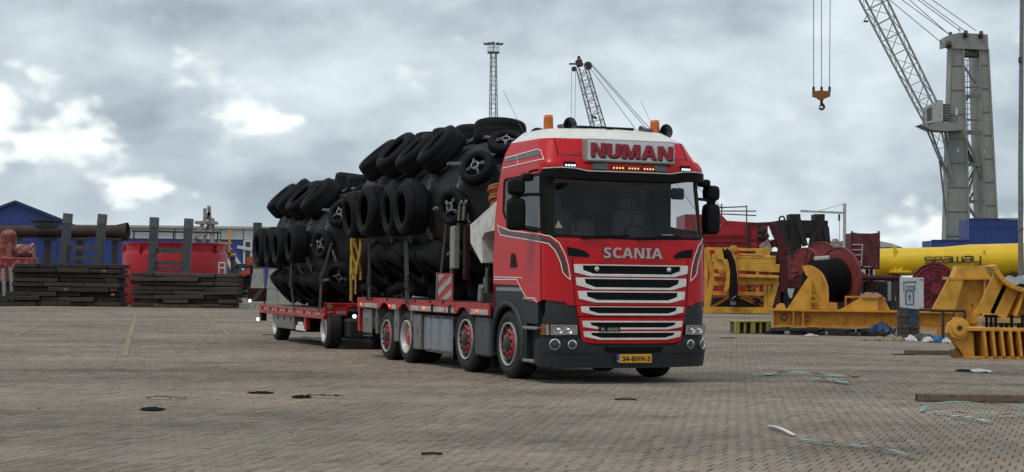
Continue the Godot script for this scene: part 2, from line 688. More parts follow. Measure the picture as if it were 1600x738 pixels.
func build_ground() -> void:
	# one sheet to the horizon, with the joint sand of the paved yard showing between the blocks
	var b := MB.new()
	var n := 40
	for i in n:
		for j in n:
			var a := Vector3(-1500 + 3000.0 * i / n, -0.016, 1200 - 3000.0 * j / n)
			var s := 3000.0 / n
			b.quad(a, a + Vector3(s, 0, 0), a + Vector3(s, 0, -s), a + Vector3(0, 0, -s), Vector3.UP)
	var gm := StandardMaterial3D.new()
	gm.resource_name = "worn_paving"
	gm.albedo_color = Color(0.232, 0.187, 0.146).linear_to_srgb()
	gm.roughness = 0.92
	gm.albedo_texture = noise_tex("ground")
	gm.uv1_triplanar = true
	gm.uv1_world_triplanar = true
	gm.uv1_scale = Vector3.ONE * 0.11
	gm.detail_enabled = true
	gm.detail_blend_mode = BaseMaterial3D.BLEND_MODE_MUL
	gm.detail_albedo = noise_tex("dust")
	gm.detail_uv_layer = BaseMaterial3D.DETAIL_UV_2
	gm.uv2_triplanar = true
	gm.uv2_world_triplanar = true
	gm.uv2_scale = Vector3.ONE * 0.9
	var g := part("ground", b, gm)
	g.set_meta("kind", "structure")

	# blocks: rows across the line of sight turned 18 degrees, every other row shifted by half a block
	var pave := Node3D.new()
	pave.name = "paved_yard"
	add_child(pave)
	pave.set_meta("kind", "structure")
	var joint := MB.new()
	joint.quad(Vector3(-7.55, -0.010, -10), Vector3(7.67, -0.010, -10), Vector3(28.2, -0.010, -75), Vector3(-27.3, -0.010, -75), Vector3.UP)
	part("joint_sand", joint, M("joint_sand", Color(0.055, 0.046, 0.037), 0.95, "dust", 2.0), pave)
	var bw := 0.108
	var bl := 0.285
	var gap := 0.008
	var variants := []
	for k in 3:
		var pb := MB.new()
		pb.box(Vector3(0, -0.03, 0), Vector3(bw - gap, 0.06, bl - gap), Basis(), 0.005)
		variants.append(pb.mesh())
	var bm := StandardMaterial3D.new()
	bm.resource_name = "concrete_block"
	bm.vertex_color_use_as_albedo = true
	bm.roughness = 0.9
	bm.albedo_texture = noise_tex("dust")
	bm.uv1_triplanar = true
	bm.uv1_world_triplanar = true
	bm.uv1_scale = Vector3.ONE * 1.7
	var stain := FastNoiseLite.new()
	stain.seed = 21
	stain.frequency = 0.16
	stain.fractal_octaves = 4
	var stain2 := FastNoiseLite.new()
	stain2.seed = 8
	stain2.frequency = 0.6
	stain2.fractal_octaves = 3
	var turn := deg_to_rad(18.0)
	var fw := Vector3(sin(turn), 0, -cos(turn))
	var rt := Vector3(cos(turn), 0, sin(turn))
	var spots := []
	var rank := func(q: Vector3) -> float: return q.z if q.z < -12.4 and absf(q.x + q.z * 0.006) < -q.z * 0.30 else q.z - 100.0
	for r in range(-12, 250):
		for k in range(-390, 460):
			var p := fw * (9.0 + r * bl) + rt * (k * bw + (bw * 0.5 if posmod(r, 2) == 1 else 0.0))
			if p.z > -10.0 or p.z < -75.0 or absf(p.x - p.z * -0.006) > -p.z * 0.31 + 4.5:
				continue
			spots.append(p)
	spots.sort_custom(func(a, d): return rank.call(a) > rank.call(d))
	var cols := []
	var trs := []
	for p: Vector3 in spots:
		var st := stain.get_noise_2d(p.x * 0.6, p.z) * 0.42 + stain2.get_noise_2d(p.x, p.z) * 0.24 + minf(0.0, stain2.get_noise_2d(p.x * 0.12 + 40.0, p.z * 0.9) + 0.12) * 0.55
		var v := 1.0 + st + rng.randfn(0.0, 0.08)
		var wm := rng.randfn(0.0, 0.028)
		cols.append(Color(0.250 * v * (1.0 + wm), 0.199 * v, 0.154 * v * (1.0 - wm * 1.4)))
		var bs := Basis(Vector3.UP, -turn + rng.randfn(0.0, 0.012)) * Basis(Vector3.RIGHT, rng.randfn(0.0, 0.006)) * Basis(Vector3.BACK, rng.randfn(0.0, 0.009))
		trs.append(Transform3D(bs, p + Vector3(0, rng.randfn(0.0, 0.0016) - 0.001, 0)))
	var shades := []
	for k in 10:
		var v := 0.72 + 0.062 * k
		var m: StandardMaterial3D = bm.duplicate()
		m.vertex_color_use_as_albedo = false
		m.albedo_color = Color(0.250 * v, 0.199 * v, 0.154 * v).linear_to_srgb()
		shades.append(m)
	for k in 300:
		var o := pmesh("paving_block", variants[k % 3], shades[clampi(int((cols[k].g / 0.199 - 0.69) / 0.062), 0, 9)], pave)
		o.transform = trs[k]
	var mm := MultiMesh.new()
	mm.transform_format = MultiMesh.TRANSFORM_3D
	mm.use_colors = true
	mm.mesh = variants[0]
	mm.instance_count = spots.size() - 300
	for k in range(300, spots.size()):
		mm.set_instance_transform(k - 300, trs[k])
		mm.set_instance_color(k - 300, cols[k])
	var mi := MultiMeshInstance3D.new()
	mi.multimesh = mm
	mi.material_override = bm
	mi.name = "paving_blocks"
	mi.set_meta("kind", "stuff")
	pave.add_child(mi)

	# worn yellow bay lines on the far part of the yard
	var lm := M("worn_yellow_line", Color(0.27, 0.205, 0.115), 0.9, "rust", 0.5)
	var ends := [[-14.09, 66.2, -6.6, 30.1, "faded yellow bay line running straight toward the smaller timber stack"], [-11.74, 66.3, -6.1, 38.9, "faded yellow bay line nearest the trailer wheels"],
		[-17.1, 68.3, -10.9, 38.5, "faded yellow bay line in front of the larger timber stack"], [-20.0, 69.0, -15.2, 47.0, "faded yellow bay line at the far left edge of the yard"]]
	for e in ends:
		var mb := MB.new()
		var a := Vector3(e[0], 0.006, -e[1])
		var d := Vector3(e[2], 0.006, -e[3])
		var sd := (d - a).normalized().cross(Vector3.UP) * 0.048
		for k in 24:
			var p := a.lerp(d, k / 24.0)
			var q := a.lerp(d, (k + 1.0) / 24.0)
			mb.quad(p - sd, p + sd, q + sd, q - sd, Vector3.UP)
		var o := part("bay_line", mb, lm)
		tag(o, e[4], "road marking", "yellow bay lines")


# ---------------------------------------------------------------- wheels
func tyre_mesh(r: float, w: float, rim: float) -> MB:
	# axis along x, outer face at x = 0, body towards +x
	var b := MB.new()
	var sh := 0.035
	var pr := [Vector2(rim, 0.03), Vector2(rim + 0.02, 0.012), Vector2(rim + 0.05, 0.0), Vector2(r - 0.11, -0.006), Vector2(r - 0.05, 0.006), Vector2(r - 0.012, sh)]
	var g := 4
	for k in g:
		var x := sh + (w - 2 * sh) * (k + 0.7) / (g + 0.4)
		pr.append(Vector2(r, x - 0.02)); pr.append(Vector2(r - 0.014, x - 0.004)); pr.append(Vector2(r - 0.014, x + 0.006)); pr.append(Vector2(r, x + 0.014))
	pr.append(Vector2(r - 0.012, w - sh)); pr.append(Vector2(r - 0.05, w - 0.006)); pr.append(Vector2(rim + 0.05, w)); pr.append(Vector2(rim, w - 0.03)); pr.append(Vector2(rim, 0.03))
	pr.reverse()
	b.lathe(pr, Vector3.ZERO, Vector3.RIGHT, 40)
	return b


func make_wheel(parent: Node3D, pos: Vector3, r: float, w: float, rim: float, dished: bool, side: float) -> Node3D:
	var o := Node3D.new()
	o.name = numbered("wheel", parent)
	parent.add_child(o, true)
	o.position = pos
	if side > 0:
		o.rotation.y = PI
	part("tyre", tyre_mesh(r, w, rim), M("truck_tyre", Color(0.010, 0.010, 0.0105), 0.8, "dust", 2.0), o)
	var silver := M("wheel_silver", Color(0.50, 0.50, 0.50), 0.45, "soft", 2.0, 0.2)
	var red := paint("wheel_red", Color(0.42, 0.035, 0.035), 0.4, "dirty", 2.0)
	var black := M("hub_black", Color(0.012, 0.012, 0.013), 0.5, "dust", 3.0)
	var b := MB.new()
	if dished:
		var pr := [Vector2(rim - 0.075, 0.17), Vector2(rim - 0.06, 0.06), Vector2(rim - 0.035, 0.0), Vector2(rim - 0.012, -0.012), Vector2(rim + 0.004, -0.006), Vector2(rim + 0.006, 0.03)]
		pr.reverse()
		b.lathe(pr, Vector3.ZERO, Vector3.RIGHT, 36)
		part("rim", b, silver, o)
		b = MB.new()
		b.lathe([Vector2(rim - 0.07, 0.16), Vector2(0.16, 0.20), Vector2(0.155, 0.06), Vector2(0.13, 0.04), Vector2(0.0, 0.03)], Vector3.ZERO, Vector3.RIGHT, 28)
		part("hub", b, red, o)
	else:
		var pr := [Vector2(rim - 0.022, 0.02), Vector2(rim - 0.016, -0.006), Vector2(rim + 0.002, -0.008), Vector2(rim + 0.006, 0.03)]
		pr.reverse()
		b.lathe(pr, Vector3.ZERO, Vector3.RIGHT, 36)
		part("rim", b, silver, o)
		b = MB.new()
		var pr2 := [Vector2(rim - 0.065, 0.09), Vector2(rim - 0.05, 0.05), Vector2(rim - 0.02, 0.015)]
		pr2.reverse()
		b.lathe(pr2, Vector3.ZERO, Vector3.RIGHT, 36)
		part("rim_well", b, black, o)
		b = MB.new()
		b.lathe([Vector2(0.0, -0.005), Vector2(0.165, -0.005), Vector2(0.19, 0.005), Vector2(rim - 0.055, 0.06), Vector2(rim - 0.05, 0.08)], Vector3.ZERO, Vector3.RIGHT, 30)
		part("disc", b, red, o)
		b = MB.new()
		var k10 := 10
		b.lathe([Vector2(0.036, 0.02), Vector2(0.036, -0.010), Vector2(0.0, -0.010)], Vector3.ZERO, Vector3.RIGHT, 10)
		var hole := b.mesh()
		b = MB.new()
		b.lathe([Vector2(0.018, 0.0), Vector2(0.018, -0.030), Vector2(0.0, -0.036)], Vector3.ZERO, Vector3.RIGHT, 6)
		var nut := b.mesh()
		for k in k10:
			var a := TAU * (k + 0.5) / k10
			var rr := rim * 0.70
			pmesh("hand_hole", hole, black, o, Vector3(0.026, cos(a) * rr, sin(a) * rr))
			a = TAU * k / k10
			pmesh("wheel_nut", nut, black, o, Vector3(0, cos(a) * 0.168, sin(a) * 0.168))
		b = MB.new()
		b.lathe([Vector2(0.118, 0.0), Vector2(0.112, -0.018), Vector2(0.095, -0.026), Vector2(0.0, -0.032)], Vector3.ZERO, Vector3.RIGHT, 20)
		part("hub", b, black, o)
	return o


# ---------------------------------------------------------------- the truck: its own axes, x to its left, z forward, the middle of its bumper at the origin
func build_truck() -> void:
	var t := thing("flatbed_truck", "red four-axle flatbed truck with company roof sign and white grille, facing the camera", "truck", Vector3(1.664, 0, -23.902), deg_to_rad(22.03))
	var red := paint("truck_red", Color(0.56, 0.003, 0.009), 0.40, "soft", 0.35, 0.3)
	var white := paint("truck_white", Color(0.79, 0.77, 0.73), 0.36, "soft", 0.6)
	var dark := M("dark_grey_plastic", Color(0.018, 0.021, 0.026), 0.6, "dust", 1.2)
	var black := M("black_plastic", Color(0.010, 0.010, 0.011), 0.45, "dust", 1.5)
	var pin := M("cream_pinstripe", Color(0.72, 0.68, 0.62), 0.4, "")
	var chrome := M("chrome", Color(0.75, 0.75, 0.76), 0.12, "", 1.0, 1.0)
	var grey := M("taupe_grey_paint", Color(0.155, 0.15, 0.138), 0.5, "dirty", 1.0)
	var steel := M("dull_steel", Color(0.16, 0.165, 0.17), 0.45, "dirty", 1.0, 0.5)

	# --- cab shell
	var cs := Node3D.new()
	cs.name = "cab"
	t.add_child(cs)
	var opening := mirror_poly([Vector2(0, 1.953), Vector2(-0.6, 1.962), Vector2(-1.166, 1.968), Vector2(-1.30, 2.0), Vector2(-1.357, 2.05), Vector2(-2.02, 2.115), Vector2(-2.50, 2.19), Vector2(-2.66, 2.27), Vector2(-2.72, 2.36), Vector2(-2.63, 2.80), Vector2(-2.58, 2.835), Vector2(-1.80, 2.85), Vector2(-1.25, 2.85), Vector2(0, 2.83)])
	var shell := mirror_poly([Vector2(0, 1.06), Vector2(-0.842, 1.062), Vector2(-0.948, 1.062), Vector2(-0.975, 1.10), Vector2(-1.31, 1.133), Vector2(-1.45, 1.086), Vector2(-1.84, 1.112), Vector2(-2.112, 1.316), Vector2(-3.09, 1.327), Vector2(-3.11, 1.72), Vector2(-3.0, 2.29), Vector2(-2.86, 2.65), Vector2(-2.73, 2.97), Vector2(-2.49, 3.20), Vector2(-2.25, 3.345), Vector2(-1.126, 3.342), Vector2(0, 3.342)])
	cab_skin("shell", red, cs, shell, [opening], 0.0, 0.03)
	# door seams and the hood gap
	for sg in [-1.0, 1.0]:
		var seam := ribbon([Vector2(1.362 * sg, 2.04), Vector2(1.338 * sg, 1.14)], 0.012)
		cab_skin("door_seam", black, cs, seam, [], 0.004, 0.003)
		var seam2 := ribbon([Vector2(0.875 * sg, 1.70), Vector2(0.845 * sg, 1.07)], 0.010)
		cab_skin("hood_seam", black, cs, seam2, [], 0.004, 0.003)
		cab_skin("roof_seam", black, cs, ribbon([Vector2(0.975 * sg, 3.34), Vector2(0.985 * sg, 3.06)], 0.014), [], 0.004, 0.003)
	# black frames round the glass
	var wglass := mirror_poly([Vector2(0, 1.995), Vector2(-0.6, 2.0), Vector2(-1.10, 2.012), Vector2(-1.125, 2.05), Vector2(-1.085, 2.80), Vector2(0, 2.80)])
	var sglass := PackedVector2Array([Vector2(-1.375, 2.10), Vector2(-2.0, 2.155), Vector2(-2.48, 2.225), Vector2(-2.62, 2.30), Vector2(-2.675, 2.38), Vector2(-2.585, 2.79), Vector2(-1.8, 2.81), Vector2(-1.34, 2.81)])
	cab_skin("window_frame", black, cs, opening, [wglass, sglass, flip(sglass)], -0.008, 0.03)
	var gl := glass("windscreen_glass", Color(0.02, 0.035, 0.035), 0.22, 0.36)
	var gl2 := glass("side_glass", Color(0.03, 0.05, 0.055), 0.22, 0.9)
	cab_skin("windscreen", gl, cs, wglass, [], -0.016, 0.0)
	cab_skin("side_window", gl2, cs, sglass, [], -0.014, 0.0)
	cab_skin("side_window", gl2, cs, flip(sglass), [], -0.014, 0.0)
	# white roof cap
	var rf := MB.new()
	skin(rf, cab, mirror_poly([Vector2(0, 3.342), Vector2(-1.126, 3.342), Vector2(-2.25, 3.345), Vector2(-1.76, 3.50), Vector2(0, 3.50)]), [], 0.0, 0.0)
	var prev := []
	for k in 13:
		var u := lerpf(0.45, 1.76, k / 12.0) if k > 0 else 0.0
		var e := cab(u, 3.5)
		var row := []
		for j in 9:
			var f := -1.0 + 2.0 * j / 8.0
			var back := clampf((-e.z - 0.66) / 0.5, 0.0, 1.0)
			row.append(Vector3(e.x * f, 3.5 + 0.045 * (1.0 - f * f) * back + 0.03 * back * (1.0 - absf(f)), e.z))
		if k > 0:
			for j in 8:
				rf.quad(prev[j], prev[j + 1], row[j + 1], row[j], Vector3.UP)
		prev = row
	part("roof_cap", rf, white, cs)
	# rear wall
	var rw := MB.new()
	var redge := [Vector2(3.09, 1.0), Vector2(3.11, 1.72), Vector2(3.0, 2.29), Vector2(2.86, 2.65), Vector2(2.73, 2.97), Vector2(2.49, 3.20), Vector2(2.25, 3.345), Vector2(1.76, 3.50)]
	for k in redge.size() - 1:
		var a := cab(redge[k].x, redge[k].y)
		var d := cab(redge[k + 1].x, redge[k + 1].y)
		rw.quad(a, a * Vector3(-1, 1, 1), d * Vector3(-1, 1, 1), d, Vector3(0, 0, -1))
	part("rear_wall", rw, red, cs)
	# the cab floor and the dark sheet behind the grille
	var fl := MB.new()
	fl.box(Vector3(0, 1.05, -1.15), Vector3(2.3, 0.06, 1.8))
	part("cab_floor", fl, black, cs)

	# --- lower front
	var lf := Node3D.new()
	lf.name = "front_bumper"
	t.add_child(lf)
	var low := mirror_poly([Vector2(0, 0.22), Vector2(-1.36, 0.24), Vector2(-1.36, 0.65), Vector2(-1.337, 0.86), Vector2(-1.29, 0.95), Vector2(-1.27, 1.13), Vector2(-0.97, 1.10), Vector2(-0.94, 1.06), Vector2(-0.80, 1.06), Vector2(0, 1.05)])
	cab_skin("corner_panel", dark, lf, low, [], -0.02, 0.05)
	var step := mirror_poly([Vector2(0, 0.215), Vector2(-1.30, 0.23), Vector2(-1.42, 0.27), Vector2(-1.42, 0.60), Vector2(-0.80, 0.615), Vector2(-0.62, 0.52), Vector2(-0.42, 0.515), Vector2(0, 0.515)])
	cab_skin("bumper", dark, lf, step, [], 0.035, 0.10)
	cab_skin("lower_intake", black, lf, mirror_poly([Vector2(0, 0.43), Vector2(-0.40, 0.43), Vector2(-0.45, 0.505), Vector2(0, 0.505)]), [], 0.042, 0.01)
	cab_skin("bumper_crease", black, lf, PackedVector2Array([Vector2(-1.25, 0.405), Vector2(-0.6, 0.405), Vector2(-0.6, 0.413), Vector2(-1.25, 0.413)]), [], 0.037, 0.004)
	cab_skin("bumper_crease", black, lf, PackedVector2Array([Vector2(0.6, 0.405), Vector2(1.25, 0.405), Vector2(1.25, 0.413), Vector2(0.6, 0.413)]), [], 0.037, 0.004)
	for sg in [-1.0, 1.0]:
		for fx in [0.885, 1.105]:
			var fp := cab(fx * sg, 0.533)
			var fn := (cab(fx * sg + 0.01, 0.533) - cab(fx * sg - 0.01, 0.533)).cross(Vector3.UP).normalized()
			var r := 0.050 if fx < 1.0 else 0.064
			var fb := MB.new()
			fb.lathe([Vector2(r + 0.012, 0.02), Vector2(r + 0.012, 0.048), Vector2(r, 0.05), Vector2(r * 0.9, 0.03), Vector2(r * 0.4, 0.0), Vector2(0, -0.005)], fp, fn, 20)
			var fo := part("fog_lamp", fb, chrome, lf)
			fb = MB.new()
			fb.lathe([Vector2(r, 0.045), Vector2(r * 0.6, 0.056), Vector2(0, 0.060)], fp, fn, 18)
			part("lens", fb, glass("lamp_lens", Color(0.4, 0.42, 0.45), 0.05), fo)
	# headlights
	for sg in [-1.0, 1.0]:
		var hl := Node3D.new()
		hl.name = numbered("headlight", t)
		t.add_child(hl, true)
		var hp := PackedVector2Array([Vector2(0.80, 0.655), Vector2(1.325, 0.645), Vector2(1.337, 0.80), Vector2(0.812, 0.805)])
		var mk := func(l: PackedVector2Array) -> PackedVector2Array: return l if sg > 0 else flip(l)
		cab_skin("bezel", black, hl, mk.call(hp), [], 0.004, 0.03)
		var hp2 := PackedVector2Array([Vector2(0.81, 0.665), Vector2(1.165, 0.657), Vector2(1.17, 0.797), Vector2(0.82, 0.797)])
		var hole := PackedVector2Array([Vector2(0.84, 0.682), Vector2(1.12, 0.677), Vector2(1.145, 0.70), Vector2(1.145, 0.76), Vector2(1.12, 0.782), Vector2(0.845, 0.782)])
		cab_skin("surround", chrome, hl, mk.call(hp2), [mk.call(hole)], 0.022, 0.03, Vector2(0.05, 0.05))
		cab_skin("reflector", M("lamp_reflector", Color(0.50, 0.51, 0.52), 0.25, "dust", 14.0, 0.35), hl, mk.call(hole), [], 0.008, 0.0)
		for lx in [0.93, 1.06]:
			var lb := MB.new()
			var lp := cab(lx * sg, 0.728)
			lb.lathe([Vector2(0.052, 0.012), Vector2(0.046, 0.028), Vector2(0.03, 0.014), Vector2(0.018, 0.03), Vector2(0, 0.036)], lp, Vector3(0.22 * sg, 0, 1), 18)
			part("bulb_bowl", lb, chrome, hl)
		cab_skin("bracket_trim", chrome, hl, mk.call(PackedVector2Array([Vector2(1.185, 0.66), Vector2(1.235, 0.657), Vector2(1.245, 0.797), Vector2(1.195, 0.798)])), [], 0.02, 0.02, Vector2(0.05, 0.05))
		cab_skin("indicator", M("amber_lens", Color(0.50, 0.10, 0.01), 0.25, ""), hl, mk.call(PackedVector2Array([Vector2(1.25, 0.66), Vector2(1.315, 0.657), Vector2(1.322, 0.795), Vector2(1.258, 0.797)])), [], 0.014, 0.02, Vector2(0.05, 0.05))
		for k in 4:
			cab_skin("indicator_rib", black, hl, mk.call(PackedVector2Array([Vector2(1.25, 0.682 + k * 0.03), Vector2(1.32, 0.682 + k * 0.03), Vector2(1.32, 0.69 + k * 0.03), Vector2(1.25, 0.69 + k * 0.03)])), [], 0.017, 0.01, Vector2(0.05, 0.05))
		cab_skin("cover", glass("lamp_lens", Color(0.4, 0.42, 0.45), 0.05), hl, mk.call(PackedVector2Array([Vector2(0.815, 0.662), Vector2(1.32, 0.652), Vector2(1.332, 0.80), Vector2(0.822, 0.80)])), [], 0.028, 0.0)

	# --- grille
	var gr := Node3D.new()
	gr.name = "grille"
	t.add_child(gr)
	var up := mirror_poly([Vector2(0, 0.915), Vector2(-0.80, 0.915), Vector2(-0.825, 1.052), Vector2(0, 1.052)])
	var lo := mirror_poly([Vector2(0, 0.545), Vector2(-0.60, 0.548), Vector2(-0.72, 0.57), Vector2(-0.757, 0.615), Vector2(-0.795, 0.90), Vector2(0, 0.90)])
	var bars := [
		[[0.859, 1.611], [0.851, 1.501], [0.632, 1.452], [0.737, 1.597], [0.731, 1.533], [0.583, 1.485]],
		[[0.833, 1.432], [0.82, 1.328], [0.597, 1.275], [0.714, 1.416], [0.697, 1.356], [0.562, 1.303]],
		[[0.806, 1.253], [0.79, 1.147], [0.56, 1.097], [0.684, 1.237], [0.677, 1.176], [0.533, 1.131]],
		[[0.772, 1.044], [0.76, 0.967], [0.547, 0.927], [0.661, 1.036], [0.651, 0.988], [0.529, 0.953]],
		[[0.754, 0.853], [0.736, 0.77], [0.514, 0.738], [0.643, 0.832], [0.62, 0.792], [0.488, 0.763]],
		[[0.733, 0.711], [0.717, 0.638], [0.498, 0.598], [0.63, 0.693], [0.612, 0.658], [0.479, 0.624]]]
	var outs := []
	var ins := []
	for k in bars:
		var o := []
		for e in 6:
			o.append(Vector2(-k[e][0], k[e][1]))
		outs.append(mirror_poly([Vector2(0, k[2][1]), o[2], o[1], o[0], Vector2(0, k[0][1])]))
		ins.append(mirror_poly([Vector2(0, k[5][1]), o[5], o[4], o[3], Vector2(0, k[3][1])]))
	cab_skin("grille_surround", red, gr, up, [ins[3]], 0.016, 0.05)
	cab_skin("lower_surround", red, gr, lo, [ins[4], ins[5]], 0.020, 0.05)
	var offs := [0.022, 0.022, 0.022, 0.034, 0.036, 0.036]
	for k in 6:
		cab_skin("grille_slat", white, gr, outs[k], [ins[k]], offs[k], 0.022, Vector2(0.1, 0.1))
		cab_skin("grille_mesh", black, gr, ins[k], [], 0.004 if k < 3 else 0.006, 0.0, Vector2(0.1, 0.1))
	for k in 6:
		for q in 2:
			var yy := lerpf(bars[k][3][1], bars[k][5][1], 0.35 + 0.33 * q)
			var ex: float = lerpf(bars[k][3][0], bars[k][4][0], 0.4) - 0.02 - 0.07 * q
			cab_skin("mesh_bar", black, gr, PackedVector2Array([Vector2(-ex, yy - 0.006), Vector2(ex, yy - 0.006), Vector2(ex, yy + 0.004), Vector2(-ex, yy + 0.004)]), [], 0.010, 0.006, Vector2(0.15, 0.1))
	# two small jets in the top slat, corner air vents, badge plate and letters
	for sg in [-1.0, 1.0]:
		var p := cab(0.545 * sg, 1.55)
		var jb := MB.new()
		jb.lathe([Vector2(0.034, 0.0), Vector2(0.034, 0.03), Vector2(0.02, 0.036), Vector2(0.012, 0.02), Vector2(0, 0.02)], p, Vector3.BACK, 14)
		part("headlamp_jet", jb, chrome, gr)
		var wp := PackedVector2Array([Vector2(0.935, 1.722), Vector2(0.645, 1.708), Vector2(0.638, 1.745), Vector2(0.70, 1.79), Vector2(0.79, 1.818), Vector2(0.955, 1.845)])
		cab_skin("air_vent", black, gr, wp if sg < 0 and false else (wp if sg > 0 else flip(wp)), [], 0.006, 0.004)
	cab_skin("badge_crease", paint("truck_red", Color.RED), gr, PackedVector2Array([Vector2(-0.5, 1.655), Vector2(0.5, 1.655), Vector2(0.53, 1.668), Vector2(-0.53, 1.668)]), [], 0.012, 0.012)
	lettering("badge_lettering", "SCANIA", 0.885, 0.145, 0.022, M("badge_chrome", Color(0.55, 0.53, 0.50), 0.25, "dust", 6.0, 0.9), gr, Vector3(0, 1.772, -0.036), 0.0, true, 0.35)
	var bp := MB.new()
	bp.box(Vector3(-0.375, 0.742, 0.032), Vector3(0.31, 0.064, 0.02), Basis(Vector3.UP, -0.03), 0.006)
	part("model_plate", bp, black, gr)
	lettering("model_lettering", "R 450", 0.25, 0.04, 0.008, M("lettering_silver", Color(0.30, 0.30, 0.30), 0.4, "", 1, 0.2), gr, Vector3(-0.375, 0.742, 0.046), -0.03)
	# number plate
	var np := Node3D.new()
	np.name = "number_plate"
	t.add_child(np)
	var pb := MB.new()
	pb.box(Vector3(0.015, 0.343, 0.048), Vector3(0.485, 0.118, 0.012), Basis(), 0.004)
	part("plate", pb, M("plate_yellow", Color(0.66, 0.33, 0.02), 0.45, ""), np)
	pb = MB.new()
	pb.box(Vector3(-0.248, 0.343, 0.048), Vector3(0.038, 0.118, 0.012), Basis(), 0.004)
	part("country_strip", pb, M("plate_blue", Color(0.02, 0.07, 0.33), 0.45, ""), np)
	lettering("plate_lettering", "34-BHH-3", 0.42, 0.066, 0.004, M("ink_black", Color(0.01, 0.01, 0.01), 0.5, ""), np, Vector3(0.02, 0.343, 0.056))
	lettering("plate_lettering", "NL", 0.024, 0.02, 0.003, M("lettering_white", Color(0.7, 0.7, 0.7), 0.5, ""), np, Vector3(-0.248, 0.315, 0.056))

	# --- brow with lamps, visor, roof sign
	var br := Node3D.new()
	br.name = "roof_brow"
	t.add_child(br)
	var brow := mirror_poly([Vector2(0, 2.89), Vector2(-0.635, 2.888), Vector2(-0.81, 2.92), Vector2(-1.0, 2.925), Vector2(-1.20, 2.908), Vector2(-1.22, 2.95), Vector2(-1.16, 3.02), Vector2(-1.0, 3.05), Vector2(0, 3.06)])
	cab_skin("brow", red, br, brow, [], 0.05, 0.12)
	var vis := mirror_poly([Vector2(0, 2.765), Vector2(-0.6, 2.77), Vector2(-1.0, 2.78), Vector2(-1.19, 2.795), Vector2(-1.225, 2.85), Vector2(-1.20, 2.902), Vector2(-1.0, 2.917), Vector2(-0.81, 2.912), Vector2(-0.635, 2.880), Vector2(0, 2.882)])
	cab_skin("sun_visor", black, br, vis, [], 0.075, 0.15)
	cab_skin("visor_pinstripe", pin, br, ribbon([Vector2(-1.20, 2.907), Vector2(-1.0, 2.922), Vector2(-0.81, 2.917), Vector2(-0.635, 2.886), Vector2(0, 2.887), Vector2(0.635, 2.886), Vector2(0.81, 2.917), Vector2(1.0, 2.922), Vector2(1.20, 2.907)], 0.014), [], 0.075, 0.02)
	for sg in [-1.0, 1.0]:
		var bed := PackedVector2Array([Vector2(-0.955, 2.928), Vector2(-0.79, 2.928), Vector2(-0.79, 2.972), Vector2(-0.955, 2.972)])
		var lm := cab_skin("led_lamp", black, br, bed if sg < 0 else flip(bed), [], 0.058, 0.01)
		for k in 4:
			var u: float = (0.815 + 0.038 * k) * sg
			var lb := MB.new()
			var p := cab(u, 2.950)
			lb.lathe([Vector2(0.014, 0.0), Vector2(0.010, 0.009), Vector2(0, 0.012)], p + Vector3(0.1 * sg, 0, 1).normalized() * 0.058, Vector3(0.1 * sg, 0, 1), 10)
			part("led", lb, glow("led_white", Color(0.85, 0.93, 1.0), 2.2), lm)
		var wl := PackedVector2Array([Vector2(-0.56, 2.905), Vector2(-0.345, 2.903), Vector2(-0.345, 2.978), Vector2(-0.555, 2.982)])
		var wo := cab_skin("work_lamp", M("grey_lens", Color(0.13, 0.13, 0.12), 0.12, "dust", 5.0, 0.3), br, wl if sg < 0 else flip(wl), [], 0.062, 0.02)
		cab_skin("lamp_frame", black, wo, ribbon([Vector2(0.56 * sg, 2.905), Vector2(0.345 * sg, 2.903)], 0.012), [], 0.066, 0.02)
	for k in 3:
		var cx := -0.19 + k * 0.232
		var ab := cab_skin("amber_lamp", M("amber_housing", Color(0.16, 0.025, 0.01), 0.3, ""), br, PackedVector2Array([Vector2(cx - 0.10, 2.908), Vector2(cx + 0.10, 2.908), Vector2(cx + 0.10, 2.955), Vector2(cx - 0.10, 2.955)]), [], 0.060, 0.02)
		for q in 4:
			var p := cab(cx - 0.066 + q * 0.044, 2.932)
			var lb := MB.new()
			lb.lathe([Vector2(0.012, 0.0), Vector2(0.009, 0.008), Vector2(0, 0.011)], p + Vector3(0, 0, 0.060), Vector3.BACK, 10)
			part("amber_led", lb, glow("led_amber", Color(1.0, 0.72, 0.38), 1.5), ab)
	for sg in [-1.0, 1.0]:
		var dk := PackedVector2Array([Vector2(-0.955, 3.055), Vector2(-0.66, 3.06), Vector2(-0.66, 3.105), Vector2(-0.955, 3.10)])
		cab_skin("roof_stripe", dark, cs, dk if sg < 0 else flip(dk), [], 0.006, 0.004)
	var sg_ := Node3D.new()
	sg_.name = "roof_sign"
	t.add_child(sg_)
	var sb := MB.new()
	sb.box(Vector3(0, 3.163, -0.20), Vector3(1.345, 0.315, 0.16), Basis(), 0.015)
	part("sign_case", sb, M("sign_case", Color(0.34, 0.34, 0.33), 0.4, "soft", 1.0, 0.5), sg_)
	sb = MB.new()
	sb.box(Vector3(0, 3.163, -0.118), Vector3(1.30, 0.27, 0.012), Basis(), 0.004)
	part("sign_face", sb, M("sign_face", Color(0.70, 0.72, 0.74), 0.3, "soft", 0.7), sg_)
	for sg in [-1.0, 1.0]:
		sb = MB.new()
		sb.box(Vector3(0.45 * sg, 3.06, -0.33), Vector3(0.05, 0.05, 0.3))
		part("sign_bracket", sb, dark, sg_)
	var name_ := "NUMAN"
	var wid := [0.21, 0.20, 0.27, 0.23, 0.22]
	var cx0 := -0.615
